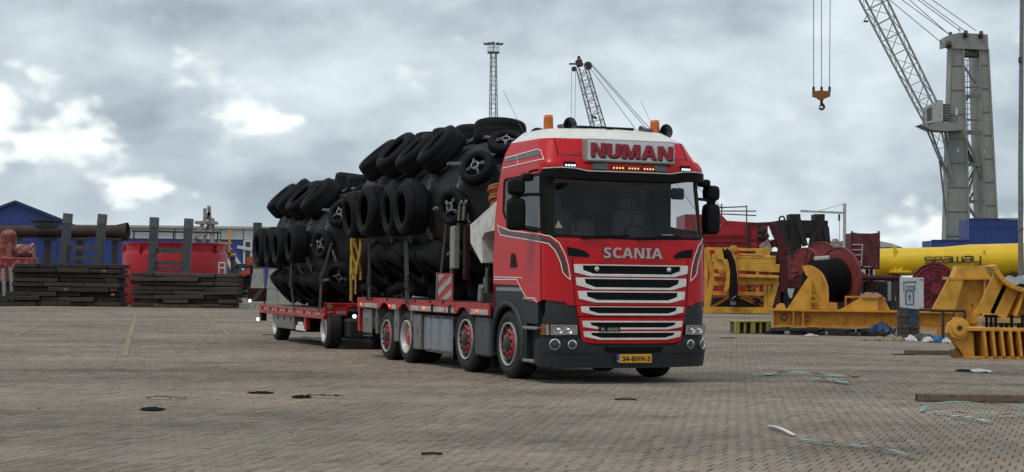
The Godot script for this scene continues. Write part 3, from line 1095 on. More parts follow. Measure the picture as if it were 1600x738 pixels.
	for k in 5:
		var cx: float = cx0 + wid[k] * 0.5
		var back := lettering("letter_shadow", name_[k], wid[k], 0.195, 0.012, black, sg_, Vector3(cx + 0.016, 3.155 - k * 0.003, -0.106), 0.0, true, 0.7)
		var face := lettering("letter", name_[k], wid[k], 0.19, 0.022, M("letter_crimson", Color(0.30, 0.008, 0.024), 0.35, ""), sg_, Vector3(cx, 3.168 - k * 0.003, -0.100), 0.0, true, 0.7)
		cx0 += wid[k] + 0.026

	# --- side stripes and pinstripes on both doors
	for sg in [-1.0, 1.0]:
		var mk := func(l: PackedVector2Array) -> PackedVector2Array: return l if sg < 0 else flip(l)
		var pa := [Vector2(-2.90, 2.19), Vector2(-2.865, 2.09), Vector2(-2.80, 2.03), Vector2(-2.46, 2.0), Vector2(-1.358, 1.911), Vector2(-1.198, 1.885), Vector2(-1.107, 1.789), Vector2(-1.039, 1.635), Vector2(-1.014, 1.507), Vector2(-0.97, 1.447), Vector2(-0.905, 1.40)]
		var pb2 := [Vector2(-2.85, 2.16), Vector2(-2.70, 2.13), Vector2(-2.448, 2.085), Vector2(-1.367, 2.015), Vector2(-1.174, 1.985), Vector2(-1.054, 1.893), Vector2(-0.975, 1.73), Vector2(-0.935, 1.60), Vector2(-0.905, 1.40)]
		cab_skin("pinstripe", pin, cs, mk.call(ribbon(pa, 0.014)), [], 0.010, 0.004)
		cab_skin("pinstripe", pin, cs, mk.call(ribbon(pb2, 0.014)), [], 0.010, 0.004)
		var dk := PackedVector2Array([Vector2(-2.85, 2.135), Vector2(-2.80, 2.05), Vector2(-2.46, 2.015), Vector2(-1.358, 1.928), Vector2(-1.19, 1.898), Vector2(-1.095, 1.79), Vector2(-1.025, 1.635), Vector2(-1.0, 1.515), Vector2(-0.97, 1.47), Vector2(-0.95, 1.52), Vector2(-0.985, 1.66), Vector2(-1.06, 1.83), Vector2(-1.15, 1.93), Vector2(-1.36, 1.98), Vector2(-2.44, 2.06)])
		cab_skin("door_stripe", M("stripe_grey", Color(0.045, 0.05, 0.06), 0.35, "soft"), cs, mk.call(dk), [], 0.006, 0.004)
		cab_skin("pinstripe", pin, cs, mk.call(ribbon([Vector2(-3.05, 1.43), Vector2(-1.99, 1.42)], 0.012)), [], 0.008, 0.004)
		cab_skin("pinstripe", pin, cs, mk.call(ribbon([Vector2(-3.05, 1.392), Vector2(-2.185, 1.396), Vector2(-2.016, 1.264), Vector2(-1.827, 1.146), Vector2(-1.578, 1.146), Vector2(-1.446, 1.092)], 0.014)), [], 0.008, 0.004)
		var su := PackedVector2Array([Vector2(-2.56, 3.075), Vector2(-2.50, 3.13), Vector2(-1.30, 3.185), Vector2(-1.235, 3.16), Vector2(-1.22, 3.035), Vector2(-2.65, 3.0)])
		cab_skin("roof_stripe", M("roof_stripe_grey", Color(0.10, 0.10, 0.11), 0.4, "soft"), cs, mk.call(PackedVector2Array([Vector2(-2.57, 3.07), Vector2(-2.50, 3.12), Vector2(-1.32, 3.172), Vector2(-1.24, 3.15), Vector2(-1.24, 3.10), Vector2(-1.6, 3.09)])), [], 0.006, 0.004)
		cab_skin("pinstripe", pin, cs, mk.call(ribbon([Vector2(-2.52, 3.13), Vector2(-1.30, 3.187), Vector2(-1.225, 3.165), Vector2(-1.205, 3.035), Vector2(-2.66, 2.985)], 0.013)), [], 0.008, 0.004)
		cab_skin("pinstripe", pin, cs, mk.call(ribbon([Vector2(-2.05, 3.15), Vector2(-2.06, 3.01)], 0.012)), [], 0.008, 0.004)
		# door handle
		cab_skin("door_handle", black, cs, mk.call(PackedVector2Array([Vector2(-2.40, 1.74), Vector2(-2.36, 1.765), Vector2(-2.28, 1.755), Vector2(-2.20, 1.60), Vector2(-2.20, 1.565), Vector2(-2.43, 1.566)])), [], 0.012, 0.02)
		# steps between bumper and wheel arch, side panel over the arch
		var x0: float = 1.20 * sg
		var st := MB.new()
		st.box(Vector3(x0 - 0.12 * sg, 0.70, -0.66), Vector3(0.18, 0.95, 0.46), Basis(), 0.02)
		part("step_well", st, black, t)
		var pn := MB.new()
		var parch := PackedVector2Array([Vector2(0.44, 0.80), Vector2(0.44, 1.10), Vector2(0.80, 1.10), Vector2(1.09, 1.31), Vector2(2.08, 1.32), Vector2(2.10, 0.80), Vector2(2.12, 0.30), Vector2(0.84, 0.30), Vector2(0.84, 0.80)])
		var circ := PackedVector2Array()
		for k in 28:
			circ.append(Vector2(1.53 + 0.575 * cos(TAU * k / 28), 0.46 + 0.60 * sin(TAU * k / 28)))
		for q in Geometry2D.clip_polygons(parch, circ):
			pn.prism(q, Vector3(0, 0, 0), Vector3(0, 0, -1), Vector3.UP, Vector3(sg, 0, 0), 0.95, 1.225)
		part("wheel_arch_panel", pn, dark, t)
		var ar := MB.new()
		var path := []
		for k in 15:
			var a := lerpf(-0.28, PI + 0.05, k / 14.0)
			path.append(Vector3(1.22 * sg, 0.46 + 0.60 * sin(a), -1.53 + 0.58 * cos(a)))
		ar.tube(path, 0.045, 10)
		part("wheel_arch_lip", ar, dark, t)
		for q in [[0.735, 0.52], [0.285, 0.62], [1.135, 0.38]]:
			var sp := MB.new()
			sp.box(Vector3(x0 - 0.03 * sg, q[0], -0.69), Vector3(0.16, 0.045, 0.50), Basis(), 0.012)
			part("step_tread", sp, M("tread_alloy", Color(0.26, 0.27, 0.28), 0.45, "dust", 3.0, 0.3), t)
		var fp2 := MB.new()
		fp2.box(Vector3(1.228 * sg, 1.255, -1.50), Vector3(0.012, 0.055, 0.92), Basis(), 0.004)
		part("sill_plate", fp2, M("tread_alloy", Color.WHITE), t)
		# mud flap behind the front wheel
		var mf := MB.new()
		mf.box(Vector3(0.98 * sg, 0.30, -0.93), Vector3(0.46, 0.16, 0.015))
		var mfo := part("mud_flap", mf, black, t)
		lettering("flap_lettering", "SCANIA", 0.34, 0.05, 0.004, M("flap_grey", Color(0.06, 0.06, 0.062), 0.6, ""), mfo, Vector3(0.98 * sg, 0.30, -0.92))
		mf = MB.new()
		mf.box(Vector3(0.98 * sg, 0.35, -2.17), Vector3(0.46, 0.42, 0.015))
		part("mud_flap", mf, black, t)
		# mirrors: two housings on arms
		var mi := Node3D.new()
		mi.name = numbered("wing_mirror", t)
		t.add_child(mi, true)
		var hb := MB.new()
		var tw := Basis(Vector3.UP, 0.25 * sg)
		hb.pillow(Vector3(1.50 * sg, 2.285, -0.60), Vector3(0.26, 0.44, 0.17), tw, 5.0)
		part("housing", hb, black, mi)
		hb = MB.new()
		hb.pillow(Vector3(1.50 * sg, 2.655, -0.60), Vector3(0.24, 0.22, 0.17), tw, 4.0)
		part("wide_angle_housing", hb, black, mi)
		hb = MB.new()
		hb.box(Vector3(1.50 * sg, 2.285, -0.682), Vector3(0.20, 0.36, 0.012), tw)
		part("mirror_glass", hb, chrome, mi)
		hb = MB.new()
		hb.tube([Vector3(1.16 * sg, 2.56, -0.42), Vector3(1.35 * sg, 2.555, -0.50), Vector3(1.50 * sg, 2.53, -0.58)], 0.022, 8)
		hb.tube([Vector3(1.16 * sg, 2.05, -0.48), Vector3(1.36 * sg, 2.08, -0.55), Vector3(1.47 * sg, 2.10, -0.6)], 0.022, 8)
		hb.bar(Vector3(1.50 * sg, 2.49, -0.60), Vector3(1.50 * sg, 2.56, -0.60), 0.10, 0.08)
		part("mirror_arm", hb, black, mi)
		# small kerb mirror hung under the visor
		hb = MB.new()
		hb.tube([cab(1.42 * sg, 2.90), cab(1.42 * sg, 2.88) + Vector3(0.12 * sg, -0.02, 0.02)], 0.016, 6)
		hb.pillow(cab(1.42 * sg, 2.86) + Vector3(0.15 * sg, -0.07, 0.02), Vector3(0.16, 0.11, 0.16))
		part("kerb_mirror", hb, black, mi)
	# kerb view mirror over the windscreen, on the camera's left
	var fm := MB.new()
	fm.box(cab(-1.02, 2.70) + Vector3(0, 0, 0.10), Vector3(0.2, 0.07, 0.10), Basis(), 0.03)
	part("front_view_mirror", fm, black, t)
	# wipers
	for q in [[-0.75, -0.05], [0.05, 0.75]]:
		var wb := MB.new()
		wb.bar(cab(q[0], 1.985) + Vector3(0, 0, 0.02), cab(q[1], 2.012) + Vector3(0, 0, 0.03), 0.018, 0.018)
		wb.bar(cab(q[0], 1.96) + Vector3(0, 0, 0.03), cab((q[0] + q[1]) / 2, 2.0) + Vector3(0, 0, 0.04), 0.022, 0.02)
		part("wiper", wb, black, t)
	# aerial
	var ae := MB.new()
	ae.tube([Vector3(-0.95, 3.42, -1.6), Vector3(-1.25, 4.1, -1.75)], 0.003, 5)
	part("aerial", ae, steel, t)
	ae = MB.new()
	ae.tube([Vector3(0.97, 3.40, -1.2), Vector3(0.72, 4.0, -1.3)], 0.003, 5)
	part("aerial", ae, steel, t)

	# --- roof: beacons, horns, hatch
	for sg in [-1.0, 1.0]:
		var bc := Node3D.new()
		bc.name = numbered("beacon", t)
		t.add_child(bc, true)
		bc.position = Vector3(0.83 * sg - 0.01, 3.445, -1.05)
		var b := MB.new()
		b.lathe([Vector2(0, 0.26), Vector2(0.05, 0.258), Vector2(0.062, 0.245), Vector2(0.068, 0.10), Vector2(0.070, 0.07)].duplicate(), Vector3.ZERO, Vector3.UP, 18)
		var am := M("beacon_amber", Color(0.62, 0.16, 0.01), 0.2, "")
		part("beacon_dome", b, am, bc)
		b = MB.new()
		b.lathe([Vector2(0.070, 0.07), Vector2(0.078, 0.065), Vector2(0.078, 0.02), Vector2(0.085, -0.06)], Vector3.ZERO, Vector3.UP, 18)
		part("beacon_base", b, M("beacon_base_amber", Color(0.33, 0.13, 0.03), 0.4, ""), bc)
		b = MB.new()
		for k in 6:
			b.lathe([Vector2(0.0705, 0.085 + k * 0.025), Vector2(0.0715, 0.09 + k * 0.025), Vector2(0.0695, 0.095 + k * 0.025)], Vector3.ZERO, Vector3.UP, 18)
		part("dome_ribs", b, am, bc)
		# trumpet horn, mouth forward
		var hn := MB.new()
		var hp := Vector3(-0.57, 3.565, -0.92)
		if sg > 0: hp = Vector3(0.975, 3.54, -1.0)
		hn.lathe([Vector2(0.0, -0.30), Vector2(0.030, -0.30), Vector2(0.032, -0.18), Vector2(0.05, -0.08), Vector2(0.105, 0.0), Vector2(0.110, 0.012), Vector2(0.100, 0.008), Vector2(0.045, -0.07), Vector2(0.0, -0.14)], hp, Vector3(0.12, 0.0, 1.0), 24)
		var ho := part("air_horn", hn, M("horn_dark_chrome", Color(0.09, 0.09, 0.10), 0.25, "dust", 4.0, 0.7), t)
		hn = MB.new()
		hn.bar(hp + Vector3(0, -0.18, -0.05), hp + Vector3(0, -0.02, -0.05), 0.02, 0.03)
		hn.bar(hp + Vector3(-0.34 * sg, 0.0, -0.10), hp + Vector3(0, 0, -0.10), 0.014, 0.014)
		part("horn_bracket", hn, black, ho)
	var h2 := MB.new()
	h2.lathe([Vector2(0.0, -0.15), Vector2(0.02, -0.15), Vector2(0.025, -0.02), Vector2(0.05, 0.05), Vector2(0.055, 0.07), Vector2(0.03, 0.03), Vector2(0, 0.0)], Vector3(0.63, 3.555, -1.0), Vector3(-1, 0, 0.15), 16)
	part("small_horn", h2, steel, t)
	var ht := MB.new()
	ht.box(Vector3(-0.02, 3.545, -1.15), Vector3(0.86, 0.04, 0.6), Basis(Vector3.RIGHT, 0.02), 0.018)
	part("roof_hatch", ht, black, t)
	ht = MB.new()
	ht.box(Vector3(-0.07, 3.50, -0.69), Vector3(0.10, 0.025, 0.06), Basis(), 0.008)
	part("roof_lamp", ht, black, t)

	# --- inside the cab
	var it := Node3D.new()
	it.name = "cab_interior"
	t.add_child(it)
	var ib := MB.new()
	ib.box(Vector3(0, 1.80, -0.50), Vector3(2.1, 0.36, 0.52), Basis(), 0.08)
	ib.box(Vector3(0.52, 1.97, -0.56), Vector3(0.52, 0.10, 0.34), Basis(), 0.04)
	part("dashboard", ib, M("cab_dark", Color(0.075, 0.055, 0.050), 0.7, "dust", 2.0), it)
	ib = MB.new()
	ib.box(Vector3(0, 2.2, -1.98), Vector3(2.1, 2.2, 0.04))
	ib.box(Vector3(0, 2.55, -1.8), Vector3(2.05, 0.5, 0.35), Basis(), 0.05)
	part("rear_lining", ib, M("lining_dark", Color(0.035, 0.034, 0.034), 0.8, "dust", 2.0), it)
	for sx in [-0.58, 0.58]:
		ib = MB.new()
		ib.box(Vector3(sx, 1.55, -1.2), Vector3(0.52, 0.2, 0.52), Basis(), 0.06)
		ib.box(Vector3(sx, 2.02, -1.42), Vector3(0.50, 0.78, 0.16), Basis(Vector3.RIGHT, 0.12), 0.06)
		ib.box(Vector3(sx, 2.50, -1.48), Vector3(0.28, 0.18, 0.12), Basis(), 0.04)
		part("seat", ib, M("seat_cloth", Color(0.10, 0.11, 0.14), 0.9, "dust", 3.0), it)
	ib = MB.new()
	var ring := []
	for k in 20:
		var a := TAU * k / 20
		ring.append(Vector3(0.52, 2.03, -0.90) + Vector3(cos(a) * 0.22, sin(a) * 0.15, -sin(a) * 0.16))
	ib.tube(ring, 0.018, 6, true)
	ib.bar(Vector3(0.52, 2.03, -0.90), Vector3(0.52, 1.85, -0.6), 0.06, 0.06)
	part("steering_wheel", ib, black, it)
	ib = MB.new()
	ib.box(Vector3(1.12, 2.4, -1.55), Vector3(0.03, 0.85, 0.85), Basis(), 0.01)
	ib.box(Vector3(-1.12, 2.4, -1.75), Vector3(0.03, 0.85, 0.45), Basis(), 0.01)
	part("side_curtain", ib, M("curtain_dark", Color(0.02, 0.021, 0.024), 0.9, "dust", 2.0), it)
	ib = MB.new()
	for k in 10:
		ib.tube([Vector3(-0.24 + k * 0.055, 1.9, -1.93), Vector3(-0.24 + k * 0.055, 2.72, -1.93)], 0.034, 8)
	part("pale_reflection_folds", ib, M("reflection_grey", Color(0.40, 0.41, 0.42), 0.9, "dust", 2.0), it)  # pale folds added in place of the grey sky reflection on the windscreen
	ib = MB.new()
	ib.box(Vector3(0.66, 2.04, -0.30), Vector3(0.16, 0.012, 0.03))
	part("name_board", ib, M("lettering_white", Color(0.7, 0.7, 0.7), 0.5, ""), it)
	ib = MB.new()
	for sx in [-0.75, 0.1]:
		ib.tube([Vector3(sx, 2.05, -0.28), Vector3(sx + 0.03, 2.4, -0.34), Vector3(sx + 0.02, 2.75, -0.40)], 0.012, 6)
	ib.box(Vector3(-0.86, 2.62, -0.40), Vector3(0.24, 0.10, 0.05), Basis(), 0.02)
	ib.box(Vector3(0.86, 2.62, -0.40), Vector3(0.2, 0.16, 0.05), Basis(), 0.02)
	part("sun_blinds", ib, black, it)
	ib = MB.new()
	ib.prism(PackedVector2Array([Vector2(-0.055, 0), Vector2(0.055, 0), Vector2(0, 0.10)]), Vector3(-1.03, 2.10, -0.215), Vector3(0.95, 0, 0.15), Vector3(0, 1, -0.2), Vector3.BACK, 0, 0.004)
	part("warning_sticker", ib, M("sticker_cream", Color(0.5, 0.42, 0.25), 0.6, ""), it)

	# --- chassis, bed and what hangs from it
	var ch := MB.new()
	for sx in [-0.42, 0.42]:
		ch.box(Vector3(sx, 0.78, -4.6), Vector3(0.1, 0.26, 8.0))
	for s in [1.6, 3.25, 4.6, 6.03, 7.08, 8.3]:
		ch.box(Vector3(0, 0.62, -s), Vector3(1.9, 0.2, 0.24))
	ch.box(Vector3(0, 0.8, -1.4), Vector3(1.0, 0.7, 1.5))
	ch.box(Vector3(0, 0.45, -1.53), Vector3(2.0, 0.12, 0.12))
	part("chassis", ch, M("chassis_black", Color(0.012, 0.012, 0.013), 0.7, "dust", 1.0), t)
	var bed := MB.new()
	bed.box(Vector3(0, 1.003, -5.40), Vector3(2.50, 0.070, 6.40), Basis(), 0.01)
	part("bed_deck", bed, M("deck_grey", Color(0.10, 0.09, 0.085), 0.8, "dirty", 0.8), t)
	var bred := paint("bed_red", Color(0.44, 0.022, 0.026), 0.42, "rust", 0.5, 0.4)
	var stripe := M("reflective_tape", Color(0.46, 0.45, 0.44), 0.5, "rust", 1.3)
	for sg in [-1.0, 1.0]:
		var rail := MB.new()
		var prof := PackedVector2Array([Vector2(2.14, 0.865), Vector2(2.14, 1.046), Vector2(8.60, 1.046), Vector2(8.60, 0.865)])
		var cuts := [prof]
		for cxx in [3.25, 6.03, 7.08]:
			var c := PackedVector2Array()
			for k in 20:
				c.append(Vector2(cxx + 0.44 * cos(TAU * k / 20), 0.50 + 0.475 * sin(TAU * k / 20)))
			var nx := []
			for q in cuts:
				for e in Geometry2D.clip_polygons(q, c):
					nx.append(e)
			cuts = nx
		for q in cuts:
			rail.prism(q, Vector3.ZERO, Vector3(0, 0, -1), Vector3.UP, Vector3(sg, 0, 0), 1.235, 1.27)
		part("side_rail", rail, bred, t)
		for q in [[2.20, 2.62], [2.68, 2.90], [3.62, 3.98], [4.04, 4.55], [4.66, 5.18], [5.22, 5.66], [6.42, 6.66], [7.46, 7.66], [7.70, 8.20], [8.24, 8.36]]:
			var tape := MB.new()
			tape.box(Vector3(1.272 * sg, 0.915, -(q[0] + q[1]) / 2), Vector3(0.006, 0.075, q[1] - q[0]))
			part("reflective_tape", tape, stripe, t)
		for s in [4.12, 4.72, 5.45, 6.9, 7.75, 8.05]:
			var sk := MB.new()
			sk.box(Vector3(1.275 * sg, 1.03, -s), Vector3(0.012, 0.035, 0.05))
			part("strap_anchor", sk, black, t)
		for s in [3.80, 4.60]:
			var sk := MB.new()
			sk.box(Vector3(1.275 * sg, 0.93, -s), Vector3(0.02, 0.12, 0.10), Basis(), 0.005)
			part("pocket", sk, black, t)
		for s in [2.62, 5.0, 6.76, 8.40]:
			var l := MB.new()
			l.box(Vector3(1.278 * sg, 0.925, -s), Vector3(0.02, 0.045, 0.055), Basis(), 0.01)
			part("marker_lamp", l, glow("marker_amber", Color(1.0, 0.42, 0.16), 1.4), t)
	# rear frame of the bed with its white lamp
	var rfm := MB.new()
	rfm.box(Vector3(0, 0.95, -8.61), Vector3(2.54, 0.19, 0.06), Basis(), 0.01)
	for sg in [-1.0, 1.0]:
		rfm.box(Vector3(1.22 * sg, 0.67, -8.55), Vector3(0.09, 0.46, 0.10), Basis(), 0.01)
	part("rear_frame", rfm, bred, t)
	var wlp := MB.new()
	wlp.lathe([Vector2(0.0, 0.03), Vector2(0.028, 0.022), Vector2(0.038, 0.0), Vector2(0.03, -0.05), Vector2(0, -0.06)], Vector3(-1.33, 0.70, -8.58), Vector3(0, 0, 1), 16)
	part("side_lamp", wlp, glow("lamp_white", Color(1.0, 0.99, 0.95), 1.1), t)
	# boxes, tank
	for sg in [-1.0, 1.0]:
		for q in [[7.93, 8.47, 0.42, 0.85, "toolbox"], [5.30, 5.66, 0.245, 0.82, "side_box"], [6.43, 6.68, 0.33, 0.87, "guard_panel"], [5.70, 5.84, 0.40, 0.87, "guard_panel"], [7.62, 7.70, 0.42, 0.87, "guard_panel"]]:
			var bx := MB.new()
			bx.box(Vector3(1.02 * sg, (q[2] + q[3]) / 2, -(q[0] + q[1]) / 2), Vector3(0.40, q[3] - q[2], q[1] - q[0]), Basis(), 0.012)
			bx.box(Vector3(1.226 * sg, (q[2] + q[3]) / 2 + 0.02, -(q[0] + q[1]) / 2), Vector3(0.012, 0.09, 0.05), Basis(), 0.004)
			part(q[4], bx, grey, t)
		var bx2 := MB.new()
		bx2.box(Vector3(1.0 * sg, 0.56, -2.55), Vector3(0.44, 0.60, 0.62), Basis(), 0.03)
		part("battery_box", bx2, M("box_grey", Color(0.048, 0.052, 0.056), 0.5, "dirty", 1.2), t)
		var tk := MB.new()
		for q in [[3.95, 4.44], [4.465, 4.86], [4.885, 5.10], [5.12, 5.22]]:
			tk.box(Vector3(0.98 * sg, 0.52, -(q[0] + q[1]) / 2), Vector3(0.44, 0.60, q[1] - q[0]), Basis(), 0.055)
		tk.box(Vector3(0.97 * sg, 0.52, -4.55), Vector3(0.38, 0.56, 1.2))
		part("fuel_tank", tk, M("tank_alloy", Color(0.27, 0.295, 0.33), 0.42, "soft", 0.8, 0.5), t)
		for q in [[3.25, 0.49, 0.49], [6.03, 0.428, 0.430], [7.08, 0.41, 0.415]]:
			make_wheel(t, Vector3(1.22 * sg, q[1], -q[0]), q[2], 0.33 if q[0] != 6.03 else 0.55, 0.30 if q[0] < 4 else 0.272, q[0] == 6.03, sg)
		make_wheel(t, Vector3(1.22 * sg, 0.485, -1.535), 0.485, 0.33, 0.305, false, sg)
	for s in [2.75, 3.8, 5.5, 7.9]:
		var ml := MB.new()
		ml.box(Vector3(-1.0, 0.32, -s), Vector3(0.42, 0.36, 0.012))
		part("mud_flap", ml, black, t)
	# --- folded loader crane between cab and load
	var cr := Node3D.new()
	cr.name = "loader_crane"
	t.add_child(cr)
	var cream := paint("crane_cream", Color(0.60, 0.60, 0.57), 0.4, "dirty", 0.9, 0.3)
	var cb := MB.new()
	var arm := PackedVector2Array([Vector2(3.28, 2.21), Vector2(2.10, 2.56), Vector2(2.10, 2.12), Vector2(2.68, 2.08), Vector2(2.79, 1.99), Vector2(2.73, 1.64), Vector2(2.79, 1.63), Vector2(3.26, 1.94)])
	cb.prism(arm, Vector3.ZERO, Vector3(0, 0, -1), Vector3.UP, Vector3(-1, 0, 0), 0.85, 1.15)
	part("boom", cb, cream, cr)
	cb = MB.new()
	cb.tube([Vector3(-0.92, 1.05, -2.40), Vector3(-0.92, 2.0, -2.40)], 0.13, 14)
	cb.tube([Vector3(-0.92, 1.40, -2.40), Vector3(-0.92, 1.43, -2.40)], 0.145, 14)
	cb.tube([Vector3(-0.5, 1.0, -2.45), Vector3(-0.5, 2.25, -2.45)], 0.2, 14)
	part("column", cb, black, cr)
	cb = MB.new()
	cb.tube([Vector3(-1.10, 1.05, -2.70), Vector3(-1.10, 1.42, -2.68)], 0.055, 10)
	cb.tube([Vector3(-1.10, 1.42, -2.68), Vector3(-1.10, 1.56, -2.66)], 0.03, 8)
	cb.box(Vector3(-1.12, 1.18, -2.76), Vector3(0.14, 0.26, 0.16), Basis(Vector3.RIGHT, 0.2), 0.02)
	part("outrigger_leg", cb, steel, cr)
	cb = MB.new()
	cb.box(Vector3(0, 1.12, -2.55), Vector3(2.3, 0.14, 0.5))
	cb.box(Vector3(0.1, 1.5, -2.9), Vector3(1.2, 0.6, 0.5), Basis(), 0.03)
	cb.tube([Vector3(-1.0, 1.1, -2.95), Vector3(-0.9, 1.6, -3.2), Vector3(-0.9, 2.1, -2.9)], 0.02, 6)
	cb.tube([Vector3(-1.05, 1.15, -3.1), Vector3(-1.0, 1.5, -2.95), Vector3(-0.95, 1.9, -2.6)], 0.02, 6)
	part("crane_base", cb, black, cr)
	cb = MB.new()
	cb.box(Vector3(-1.14, 1.88, -3.97), Vector3(0.10, 0.66, 0.19), Basis(), 0.012)
	part("stanchion", cb, M("stanchion_grey", Color(0.25, 0.25, 0.24), 0.5, "dirty", 1.5), cr)
	cb = MB.new()
	cb.box(Vector3(-1.04, 1.80, -3.72), Vector3(0.09, 0.84, 0.10), Basis(), 0.01)
	cb.box(Vector3(-1.15, 2.225, -3.75), Vector3(0.05, 0.05, 0.12))
	cb.box(Vector3(-1.14, 1.52, -4.02), Vector3(0.08, 0.08, 0.14))
	part("red_upright", cb, paint("dull_maroon_paint", Color(0.035, 0.010, 0.013), 0.5, "rust", 1.0, 0.1), cr)
	cb = MB.new()
	for k in 2:
		var z := -3.72 + k * 0.20
		cb.bar(Vector3(-1.16, 2.28, z - 0.04), Vector3(-1.16, 2.50, z), 0.035, 0.06, 0.01)
		cb.bar(Vector3(-1.16, 2.52, z), Vector3(-1.16, 2.58, z + 0.10), 0.035, 0.055, 0.01)
	part("ratchet_clamp", cb, M("clamp_olive", Color(0.16, 0.165, 0.12), 0.5, "dirty", 2.0, 0.3), cr)
	cb = MB.new()
	cb.bar(Vector3(-1.15, 2.35, -4.3), Vector3(-1.17, 1.05, -4.62), 0.02, 0.07)
	part("wooden_prop", cb, M("prop_brown", Color(0.06, 0.04, 0.03), 0.8, "dirty", 1.5), cr)
	# red and white chevron board
	var cv := Node3D.new()
	cv.name = "chevron_board"
	t.add_child(cv)
	cb = MB.new()
	cb.box(Vector3(-1.20, 1.265, -4.20), Vector3(0.02, 0.43, 0.68), Basis(), 0.004)
	part("board", cb, M("chevron_red", Color(0.36, 0.02, 0.025), 0.5, "dirty", 1.5), cv)
	for k in 3:
		cb = MB.new()
		var y := -0.36 + k * 0.215
		var pl: Array = Geometry2D.intersect_polygons(PackedVector2Array([Vector2(-0.30, y), Vector2(0.30, y + 0.23), Vector2(0.30, y + 0.335), Vector2(-0.30, y + 0.105)]), PackedVector2Array([Vector2(-0.30, -0.19), Vector2(0.30, -0.19), Vector2(0.30, 0.19), Vector2(-0.30, 0.19)]))
		for q in pl:
			cb.prism(q, Vector3(-1.212, 1.265, -4.20), Vector3(0, 0, 1), Vector3.UP, Vector3(-1, 0, 0), 0, 0.004)
		part("white_stripe", cb, M("chevron_white", Color(0.36, 0.35, 0.34), 0.5, "dirty", 1.5), cv)
	cb = MB.new()
	cb.box(Vector3(-1.205, 1.265, -4.56), Vector3(0.03, 0.45, 0.06))
	part("board_post", cb, steel, cv)


